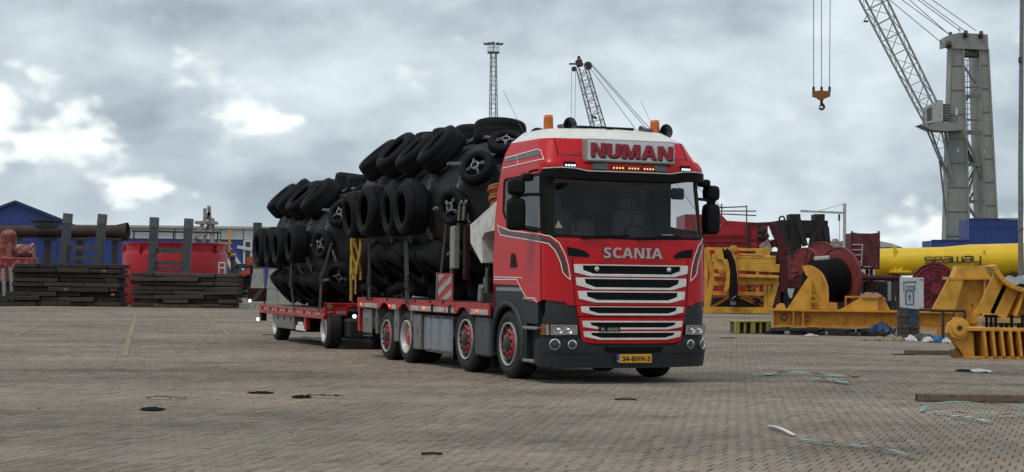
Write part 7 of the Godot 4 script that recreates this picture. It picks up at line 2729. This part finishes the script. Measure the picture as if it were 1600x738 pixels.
	b.lathe([Vector2(0.275, 0.0), Vector2(0.285, 0.015), Vector2(0.278, 0.03), Vector2(0.278, 0.28), Vector2(0.288, 0.30), Vector2(0.278, 0.32), Vector2(0.278, 0.57), Vector2(0.288, 0.59), Vector2(0.278, 0.61), Vector2(0.278, 0.86), Vector2(0.286, 0.87), Vector2(0.286, 0.885), Vector2(0.27, 0.885), Vector2(0.265, 0.87), Vector2(0, 0.87)], Vector3.ZERO, Vector3.UP, 36)
	part("drum_shell", b, M("drum_green", Color(0.075, 0.085, 0.06), 0.6, "flake", 1.4), t)
	# patches of blue paint left on the drum
	b = MB.new()
	for q in [[-0.30, 0.30, 0.66, 0.84], [0.02, 0.36, 0.62, 0.70], [-0.1, 0.30, 0.36, 0.55], [-0.05, 0.2, 0.52, 0.66]]:
		for k in 8:
			var a0 := lerpf(q[0], q[1], k / 8.0) * 1.8
			var a1 := lerpf(q[0], q[1], (k + 1) / 8.0) * 1.8
			var yA: float = q[2] + 0.02 * sin(k * 2.3)
			var yB: float = q[3] + 0.025 * sin(k * 1.7 + 1)
			b.quad(Vector3(sin(a0) * 0.2815, yA, cos(a0) * 0.2815), Vector3(sin(a1) * 0.2815, yA, cos(a1) * 0.2815), Vector3(sin(a1) * 0.2815, yB, cos(a1) * 0.2815), Vector3(sin(a0) * 0.2815, yB, cos(a0) * 0.2815), Vector3(0, 0, 1))
	part("blue_paint", b, M("drum_blue", Color(0.03, 0.085, 0.17), 0.55, "dirty", 3.0), t)
	s = spot(1420, 44.0)
	t = thing("paper_sign", "white paper notice with a drawn arrow symbol above the drum", "sign", s.base)
	b = sheet(s, [1402, 433, 1439, 434, 1439, 484, 1402, 480], 0.30, 0.32)
	part("board", b, M("paper_white", Color(0.52, 0.54, 0.56), 0.7, "soft", 1.5), t)
	var ink := M("ink_grey", Color(0.10, 0.12, 0.16), 0.6, "")
	for q in [[1407, 441, 1427, 440, 0.03], [1408, 441, 1408, 455, 0.02], [1426, 440, 1426, 444, 0.02], [1411, 448, 1425, 447, 0.03], [1411, 452, 1425, 452, 0.02], [1425, 447, 1425, 453, 0.03], [1411, 456, 1411, 475, 0.03], [1423, 455, 1423, 475, 0.03], [1411, 475, 1423, 475, 0.03], [1410, 455, 1424, 454.5, 0.03], [1417, 461, 1417, 470, 0.035], [1417, 460, 1415, 464, 0.03], [1417, 460, 1419, 464, 0.03], [1434, 437, 1437, 437, 0.03]]:
		b = MB.new()
		b.bar(s.p(q[0], q[1], 0.322), s.p(q[2], q[3], 0.322), q[4], q[4] * 0.8)
		part("drawn_line", b, ink, t)
	b = MB.new()
	b.bar(Vector3(s.p(1405, 480).x, 0.80, 0.295), s.p(1405, 436, 0.295), 0.03, 0.03)
	b.bar(Vector3(s.p(1436, 480).x, 0.80, 0.295), s.p(1436, 436, 0.295), 0.03, 0.03)
	part("sign_post", b, dark, t)

	# rail barrier right of the drum
	s = spot(1475, 42.0)
	t = thing("pipe_barrier", "low rusty pipe barrier between the drum and the yellow cradle", "barrier", s.base)
	b = MB.new()
	b.tube([s.p(1437, 484), s.p(1472, 486), s.p(1509, 486)], 0.035, 8)
	part("rail", b, M("barrier_rust", Color(0.040, 0.024, 0.018), 0.7, "rust", 1.0), t)
	for q in [1474, 1508]:
		b = MB.new()
		var p: Vector3 = s.p(q, 486)
		b.bar(Vector3(p.x, 0, 0), p, 0.06, 0.06)
		part("barrier_post", b, M("barrier_rust"), t)

	# yellow bracket behind the cradle
	s = spot(1500, 46.3)
	t = thing("yellow_bracket", "big folded yellow steel bracket behind the pin-ended cradle", "bracket", s.base)
	b = sheet(s, [1451, 486, 1478, 435, 1502, 434, 1487, 486], 0.25, 0.34)
	part("sloping_plate", b, yel, t)
	b = sheet(s, [1484, 486, 1501, 437, 1535, 437, 1535, 505, 1512, 505], -0.06, 0.10)
	part("web_plate", b, ochre, t)
	b = sheet(s, [1477, 433, 1546, 434, 1546, 437, 1477, 437], -0.25, 0.36)
	part("shelf_plate", b, yel, t)
	b = sheet(s, [1493, 416, 1543, 415, 1545, 434, 1486, 434], -0.2, 0.2)
	part("top_block", b, yel, t)
	b = MB.new()
	for px in [1535, 1543]:
		b.bar(s.p(px, 437, 0.12), s.p(px, 505, 0.12), 0.05, 0.3)
	part("rib", b, yel, t)
	b = sheet(s, [1515, 505, 1518, 488, 1526, 481, 1534, 484, 1538, 493, 1537, 505], 0.1, 0.3)
	part("lug", b, yel, t)
	for q in [[1518, 477, 0.03], [1529, 491, 0.035]]:
		b = MB.new()
		b.lathe([Vector2(q[2], 0), Vector2(q[2], 0.02), Vector2(0, 0.02)], s.p(q[0], q[1], 0.10 if q[1] < 480 else 0.30), Vector3.BACK, 14)
		part("hole_plug", b, M("ring_dark_ochre"), t)
	b = MB.new()
	b.box(Vector3(s.p(1510, 505).x, s.p(1495, 506).y / 2, -0.9), Vector3(1.0, s.p(1495, 506).y, 0.5))
	part("foot_beam", b, ochre, t)

	# cradle with curved saddle and pin boss, running out of the picture
	s = spot(1545, 33.4)
	t = thing("yellow_cradle", "ribbed ochre yellow steel cradle with round pin boss, cut by the right edge", "cradle", s.base)
	b = MB.new()
	b.box((s.p(1508, 515.5, -0.2) + s.p(1720, 515.5, -0.2)) * 0.5, Vector3(s.p(1720, 0).x - s.p(1508, 0).x, 0.07, 0.75), Basis(), 0.01)
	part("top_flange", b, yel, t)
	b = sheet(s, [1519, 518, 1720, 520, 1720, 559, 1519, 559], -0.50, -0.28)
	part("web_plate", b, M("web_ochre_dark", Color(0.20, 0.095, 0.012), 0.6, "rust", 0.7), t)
	b = sheet(s, [1481, 520, 1484, 506, 1497, 499, 1509, 505, 1512, 518, 1520, 520, 1522, 560, 1508, 560, 1500, 548], -0.22, 0.06)
	part("end_plate", b, ochre, t)
	b = MB.new()
	b.lathe([Vector2(0.205, 0), Vector2(0.205, 0.05), Vector2(0.15, 0.055), Vector2(0.14, 0.09), Vector2(0.055, 0.095), Vector2(0.05, 0.04), Vector2(0, 0.04)], s.p(1497, 513, 0.06), Vector3.BACK, 28)
	part("pin_boss", b, yel, t)
	b = MB.new()
	b.lathe([Vector2(0.05, 0), Vector2(0.05, 0.02), Vector2(0, 0.02)], s.p(1497.5, 513, 0.115), Vector3.BACK, 6)
	part("pin_hole", b, M("ring_dark_ochre"), t)
	for k in 10:
		b = MB.new()
		var px := 1534 + k * 13.5
		b.bar(s.p(px - 1, 519, 0.0), s.p(px + 2, 559, 0.06), 0.05, 0.5)
		part("rib", b, ochre, t)
	b = MB.new()
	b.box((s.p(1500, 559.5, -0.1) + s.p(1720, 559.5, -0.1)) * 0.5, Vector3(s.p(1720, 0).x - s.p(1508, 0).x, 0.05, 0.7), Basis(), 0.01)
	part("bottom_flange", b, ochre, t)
	b = sheet(s, [1489, 548, 1494, 545, 1502, 552, 1506, 560, 1492, 559], -0.3, 0.0)
	part("toe", b, M("web_ochre_dark"), t)
	for px in [1541, 1548, 1555, 1564, 1572, 1580, 1591, 1597]:
		b = MB.new()
		var tall: bool = px in [1541, 1548, 1555, 1580, 1597]
		b.tube([s.p(px, 514, 0.05), s.p(px, 493 if tall else 506, 0.05)], 0.030 if tall else 0.038, 10)
		b.tube([s.p(px, 496 if tall else 508, 0.05), s.p(px, 492 if tall else 505, 0.05)], 0.042, 6)
		part("bolt", b, black, t)
	s = spot(1570, 35.2)
	t = thing("yellow_saddle", "curved ribbed yellow saddle standing on the cradle at the right edge", "saddle", s.base)
	var arc := []
	for k in 12:
		var a := lerpf(PI * 1.10, PI * 1.62, k / 11.0)
		arc.append(s.p(1602, 398, 0.0) + Vector3(cos(a), sin(a) , 0) * 0.72)
	b = MB.new()
	for k in 11:
		b.bar(arc[k], arc[k + 1], 0.6, 0.09, 0.01)
	part("saddle_rim", b, yel, t)
	b = sheet(s, [1538, 497, 1566, 436, 1580, 446, 1600, 452, 1660, 452, 1660, 506, 1538, 506], -0.22, -0.10)
	part("web_plate", b, ochre, t)
	for q in [[1564, 434, 1537, 492], [1580, 446, 1558, 494], [1597, 451, 1583, 494], [1614, 452, 1606, 494]]:
		b = MB.new()
		b.bar(s.p(q[0], q[1], 0.05), s.p(q[2], q[3], 0.05), 0.05, 0.34)
		part("rib", b, yel, t)
	b = MB.new()
	b.box((s.p(1537, 500, -0.1) + s.p(1660, 503, -0.1)) * 0.5, Vector3(1.6, 0.10, 0.7), Basis(), 0.01)
	b.box(s.p(1600, 530, -0.1) * Vector3(1, 0, 1) + Vector3(0, 0.3, 0), Vector3(1.5, 0.6, 0.5))
	part("base_plate", b, M("cap_peach"), t)
	s = spot(1590, 38.0)
	t = thing("grey_cover_sheet", "crumpled grey plastic sheet lying in the yellow saddle", "plastic sheet", s.base)
	b = MB.new()
	for i in 8:
		for j in 3:
			var f := func(a: int, c: int) -> Vector3: return s.p(1572 + a * 5, 432 + c * 4 + 2 * sin(a * 1.9 + c), -0.3 + 0.15 * c + 0.03 * sin(a * 2.7))
			b.quad(f.call(i, j), f.call(i + 1, j), f.call(i + 1, j + 1), f.call(i, j + 1), Vector3(0, 0.5, 1))
	part("sheet", b, M("sheet_grey", Color(0.22, 0.23, 0.25), 0.4, "dirty", 2.0), t)
	b = MB.new()
	b.box(Vector3(s.p(1590, 440).x, s.p(1590, 444).y / 2, -0.4), Vector3(0.6, s.p(1590, 444).y, 0.3))
	part("bundle_below", b, dark, t)


# ---------------------------------------------------------------- what lies about on the yard
func strip(called: String, label: String, cat: String, pts: Array, w: float, m: Material, group: String, twist := 0.22) -> void:
	# a ribbon of plastic lying on the blocks with small lifts and twists; points are x, height, distance
	var b := MB.new()
	var l := []
	var base := Vector3(pts[0][0], 0, -pts[0][2])
	var cv := Curve3D.new()
	for q in pts:
		cv.add_point(Vector3(q[0], 0.022 + q[1], -q[2]) - base)
	for k in cv.point_count:
		var a := cv.get_point_position(maxi(0, k - 1))
		var d := cv.get_point_position(mini(cv.point_count - 1, k + 1))
		cv.set_point_in(k, (a - d) * 0.18)
		cv.set_point_out(k, (d - a) * 0.18)
	var n := 40
	var len := cv.get_baked_length()
	var prev := []
	for k in n + 1:
		var p := cv.sample_baked(len * k / n, true)
		var p2 := cv.sample_baked(minf(len, len * k / n + 0.02), true)
		var p1 := cv.sample_baked(maxf(0, len * k / n - 0.02), true)
		var t := (p2 - p1).normalized()
		var sd := t.cross(Vector3.UP).normalized().rotated(t, twist * sin(k * 0.45))
		var e := [p - sd * w * 0.5, p + sd * w * 0.5]
		for q in 2:
			e[q].y = maxf(e[q].y, 0.013)
		if k > 0:
			b.quad(prev[0], prev[1], e[1], e[0], Vector3.UP)
			b.quad(prev[0] - Vector3(0, 0.003, 0), prev[1] - Vector3(0, 0.003, 0), e[1] - Vector3(0, 0.003, 0), e[0] - Vector3(0, 0.003, 0), Vector3.DOWN)
		prev = e
	var o := part(called, b, m)
	o.position = base
	tag(o, label, cat, group)


func crumple(called: String, label: String, cat: String, pos: Vector3, size: Vector3, m: Material, sd: int, group := "", cuts := 12) -> void:
	# a crushed cloth or bag: a low heap with folds
	var nz := FastNoiseLite.new()
	nz.seed = sd
	nz.frequency = 1.0
	var b := MB.new()
	var f := func(i: int, j: int) -> Vector3:
		var u := 2.0 * i / cuts - 1.0
		var v := 2.0 * j / cuts - 1.0
		var r := sqrt(u * u + v * v)
		var edge := 1.0 + 0.35 * nz.get_noise_2d(u * 1.5 + 7, v * 1.5)
		var h := maxf(0.0, 1.0 - r / edge)
		h = sqrt(h) * (0.65 + 0.9 * absf(nz.get_noise_2d(u * 2.6, v * 2.6 + 3)) + 0.4 * nz.get_noise_2d(u * 5.0, v * 5.0))
		var sq := 1.0 / maxf(1.0, r / maxf(absf(u), absf(v)) if r > 0.01 else 1.0)
		return Vector3(u * sq * size.x * 0.5 * edge, 0.008 + maxf(0.0, h) * size.y, v * sq * size.z * 0.5 * edge)
	for i in cuts:
		for j in cuts:
			b.quad(f.call(i, j), f.call(i + 1, j), f.call(i + 1, j + 1), f.call(i, j + 1), Vector3.UP)
	var o := part(called, b, m)
	o.position = pos
	tag(o, label, cat, group)


func build_litter() -> void:
	var green := M("strap_green", Color(0.10, 0.30, 0.22), 0.35, "dust", 6.0)
	strip("green_strap", "longest green plastic strap, farthest back on the open yard", "plastic strap", [[3.80, 0.0, 26.2], [4.05, 0.02, 26.6], [4.4, 0.03, 26.5], [4.75, 0.01, 26.2], [5.13, 0.0, 25.9]], 0.10, green, "green plastic straps on the ground")
	strip("green_strap", "short green plastic strap just in front of the longest one", "plastic strap", [[4.35, 0.0, 25.2], [4.5, 0.02, 24.9], [4.66, 0.0, 24.2]], 0.085, green, "green plastic straps on the ground")
	strip("green_strap", "looped green plastic strap beside the squared timber at the right edge", "plastic strap", [[4.45, 0.0, 19.1], [4.7, 0.03, 19.7], [5.1, 0.05, 20.0], [5.6, 0.03, 19.8], [6.1, 0.0, 19.2]], 0.042, green, "green plastic straps on the ground")
	strip("green_strap", "pale ended green plastic strap under the looped one at right", "plastic strap", [[4.55, 0.0, 19.0], [4.75, 0.03, 18.6], [5.0, 0.03, 18.4], [5.35, 0.01, 18.7], [5.9, 0.0, 18.8]], 0.042, green, "green plastic straps on the ground")
	strip("green_strap", "bright tip of green strap nearest the squared timber's near side", "plastic strap", [[4.62, 0.01, 18.4], [4.74, 0.02, 18.0], [4.83, 0.0, 17.7]], 0.045, M("strap_mint", Color(0.30, 0.46, 0.38), 0.3, ""), "green plastic straps on the ground")
	strip("green_strap", "nearest green plastic strap at the lower right of the yard", "plastic strap", [[2.55, 0.0, 15.6], [2.75, 0.01, 15.2], [2.95, 0.0, 15.0], [3.1, 0.02, 14.6], [3.26, 0.0, 14.0]], 0.032, green, "green plastic straps on the ground")
	strip("white_strip", "short white plastic strip lying alone in the foreground", "plastic strip", [[2.49, 0.004, 17.0], [2.53, 0.02, 16.5], [2.58, 0.0, 16.0]], 0.045, M("strip_white", Color(0.62, 0.62, 0.64), 0.4, ""), "", 0.0)
	strip("green_strip", "thin dark green strip lying behind the black rag at left", "plastic strip", [[-4.1, 0.0, 19.8], [-3.95, 0.02, 19.85], [-3.8, 0.01, 19.8], [-3.66, 0.0, 19.9]], 0.06, M("strip_dark_green", Color(0.02, 0.06, 0.03), 0.6, "dust", 4.0), "")
	var rag := M("rag_black", Color(0.007, 0.007, 0.0075), 0.9, "dust", 5.0)
	rag.metallic_specular = 0.2
	crumple("black_rag", "crumpled black rag nearest the camera at left", "rag", Vector3(-3.71, 0, -18.3), Vector3(0.24, 0.03, 0.34), rag, 3, "black rags on the yard")
	crumple("black_rag", "flat black rag between the other two at left", "rag", Vector3(-2.98, 0, -21.1), Vector3(0.32, 0.022, 0.22), rag, 4, "black rags on the yard")
	crumple("black_rag", "black rag with a long tail in front of the truck's rear wheels", "rag", Vector3(-2.42, 0, -20.4), Vector3(0.24, 0.03, 0.26), rag, 5, "black rags on the yard")
	strip("rag_tail", "thin black tail of cloth beside the black rag before the truck's rear wheels", "rag", [[-2.36, 0.012, 20.4], [-2.2, 0.012, 20.45], [-2.05, 0.006, 20.5], [-1.93, 0.0, 20.5]], 0.055, rag, "")
	crumple("black_plastic_scrap", "black scrap with white crumpled plastic near the yellow cradle", "plastic scrap", Vector3(7.30, 0, -28.3), Vector3(0.30, 0.03, 0.5), rag, 6)
	crumple("white_plastic_scrap", "crumpled white plastic beside the black scrap near the cradle", "plastic scrap", Vector3(7.52, 0, -28.2), Vector3(0.34, 0.05, 0.5), M("plastic_white"), 7)
	crumple("blue_tarpaulin", "crumpled blue tarpaulin heap left of the drum", "tarpaulin", on_ground(1378, 45.0) + Vector3(0, 0.12, 0), Vector3(0.72, 0.30, 0.5), M("tarp_blue", Color(0.018, 0.05, 0.12), 0.6, "dirty", 2.0), 8, "", 16)
	crumple("blue_netting", "faded blue netting heap under the middle of the yellow beam", "netting", on_ground(1268, 46.8), Vector3(0.65, 0.24, 0.4), M("net_blue", Color(0.045, 0.065, 0.10), 0.8, "dirty", 3.0), 9, "", 16)
	crumple("white_foil", "small white foil lying in front of the blue netting", "plastic scrap", on_ground(1268, 45.6), Vector3(0.4, 0.06, 0.3), M("plastic_white"), 10)
	crumple("white_bag", "white plastic bag lying right of the drum", "bag", on_ground(1451, 41.8), Vector3(0.30, 0.15, 0.4), M("bag_white", Color(0.6, 0.6, 0.61), 0.5, "dirty", 2.0), 11)
	crumple("blue_bag", "bright blue plastic bag lying between white bags right of the drum", "bag", on_ground(1467, 41.7), Vector3(0.28, 0.20, 0.4), M("bag_blue", Color(0.02, 0.14, 0.38), 0.45, "dirty", 2.0), 12)
	crumple("white_bag", "white plastic bag at the right of the blue one", "bag", on_ground(1479, 41.6), Vector3(0.22, 0.13, 0.35), M("bag_white"), 13)
	crumple("white_wrap", "white wrapping lying at the foot of the drum", "plastic scrap", on_ground(1424, 42.6), Vector3(0.28, 0.16, 0.4), M("bag_white"), 14)
	var heap := [["pale rubble lump at the left end of the rubbish by the drum", 1360, 0.34, 0.10], ["pale grey rubbish lump second from the left by the drum", 1374, 0.30, 0.12], ["tallest beige rubbish lump left of the drum foot", 1394, 0.34, 0.18], ["small beige rubbish lump touching the drum foot", 1407, 0.22, 0.12], ["dark rubbish heap stretching right of the drum", 1444, 0.7, 0.2]]
	for k in heap.size():
		var q: Array = heap[k]
		crumple("rubbish", q[0], "rubbish", on_ground(q[1], 43.0 - 0.3 * (k % 2)), Vector3(q[2], q[3], 0.5), M("rubbish_beige", Color(0.27, 0.24, 0.18), 0.8, "rust", 2.0) if k < 4 else M("rubbish_dark", Color(0.06, 0.055, 0.05), 0.8, "dirty", 3.0), 20 + k, "rubbish around the drum")
	# squared timber at the right edge, plank by the cradle
	var t := thing("squared_timber", "long squared brown timber lying at the right edge of the yard", "timber", Vector3(4.86, 0, -21.0), deg_to_rad(-1.0))
	var b := MB.new()
	b.box(Vector3(1.0, 0.047, -0.06), Vector3(2.0, 0.085, 0.12), Basis(), 0.006)
	part("timber", b, M("timber_brown", Color(0.15, 0.108, 0.085), 0.85, "rust", 1.5), t)
	b = MB.new()
	b.box(Vector3(0.001, 0.047, -0.06), Vector3(0.012, 0.078, 0.11), Basis(), 0.003)
	part("end_grain", b, M("end_grain_dark", Color(0.03, 0.02, 0.017), 0.9, "dirty", 4.0), t)
	t = thing("plank", "short brown plank lying in front of the pin-ended cradle", "plank", Vector3(7.78, 0, -34.7), deg_to_rad(-3.0))
	b = MB.new()
	b.box(Vector3(0.45, 0.045, -0.07), Vector3(0.92, 0.08, 0.14), Basis(), 0.006)
	part("board", b, M("timber_brown"), t)
	t = thing("thin_batten", "thin dark batten lying left of the short plank", "batten", Vector3(7.45, 0, -34.3), deg_to_rad(-12.0))
	b = MB.new()
	b.box(Vector3(0.2, 0.018, 0), Vector3(0.42, 0.02, 0.05), Basis(), 0.003)
	part("batten", b, M("dark_timber_1"), t)
	var twig := M("twig_brown", Color(0.035, 0.026, 0.02), 0.9, "dirty", 3.0)
	for q in [[-5.6, 41.5, 0.5, "dark crack of straw far left beside the bay line"], [1.35, 20.6, 0.26, "small dark stick in front of the truck's number plate"], [-0.62, 14.0, 0.16, "small orange brown stick in the near foreground"], [7.0, 47.4, 0.4, "dark stick lying before the plastic pallet"], [5.3, 43.0, 0.35, "dark stick lying left of the yellow beam's near side"], [3.4, 12.75, 0.12, "short dark stick at the bottom right of the yard"]]:
		b = MB.new()
		b.tube([Vector3(-q[2] / 2, 0.012, 0), Vector3(0, 0.018, 0.01), Vector3(q[2] / 2, 0.01, -0.04)], 0.012, 6)
		var o := part("stick", b, twig)
		o.position = Vector3(q[0], 0, -q[1])
		tag(o, q[3], "stick", "sticks scattered on the yard")
	# scattered stone chips and scraps too many to count
	var cb := MB.new()
	cb.lathe([Vector2(0, -0.5), Vector2(0.6, -0.3), Vector2(0.8, 0.1), Vector2(0.4, 0.5), Vector2(0, 0.6)], Vector3.ZERO, Vector3.UP, 6)
	var mm := MultiMesh.new()
	mm.transform_format = MultiMesh.TRANSFORM_3D
	mm.mesh = cb.mesh()
	mm.instance_count = 700
	for k in 700:
		var d := 12.5 + 60.0 * pow(rng.randf(), 1.5)
		var x := (rng.randf() - 0.5) * d * 0.62
		var sc := rng.randf_range(0.004, 0.014)
		mm.set_instance_transform(k, Transform3D(Basis(Vector3.UP, rng.randf() * TAU) * Basis.from_scale(Vector3(sc * 1.6, sc * 0.7, sc)), Vector3(x, 0.004, -d)))
	var mi := MultiMeshInstance3D.new()
	mi.multimesh = mm
	mi.material_override = M("chip_grey", Color(0.14, 0.12, 0.10), 0.9, "")
	mi.name = "grit"
	mi.set_meta("kind", "stuff")
	mi.set_meta("label", "fine dark grit scattered over the paved yard")
	mi.set_meta("category", "grit")
	add_child(mi)
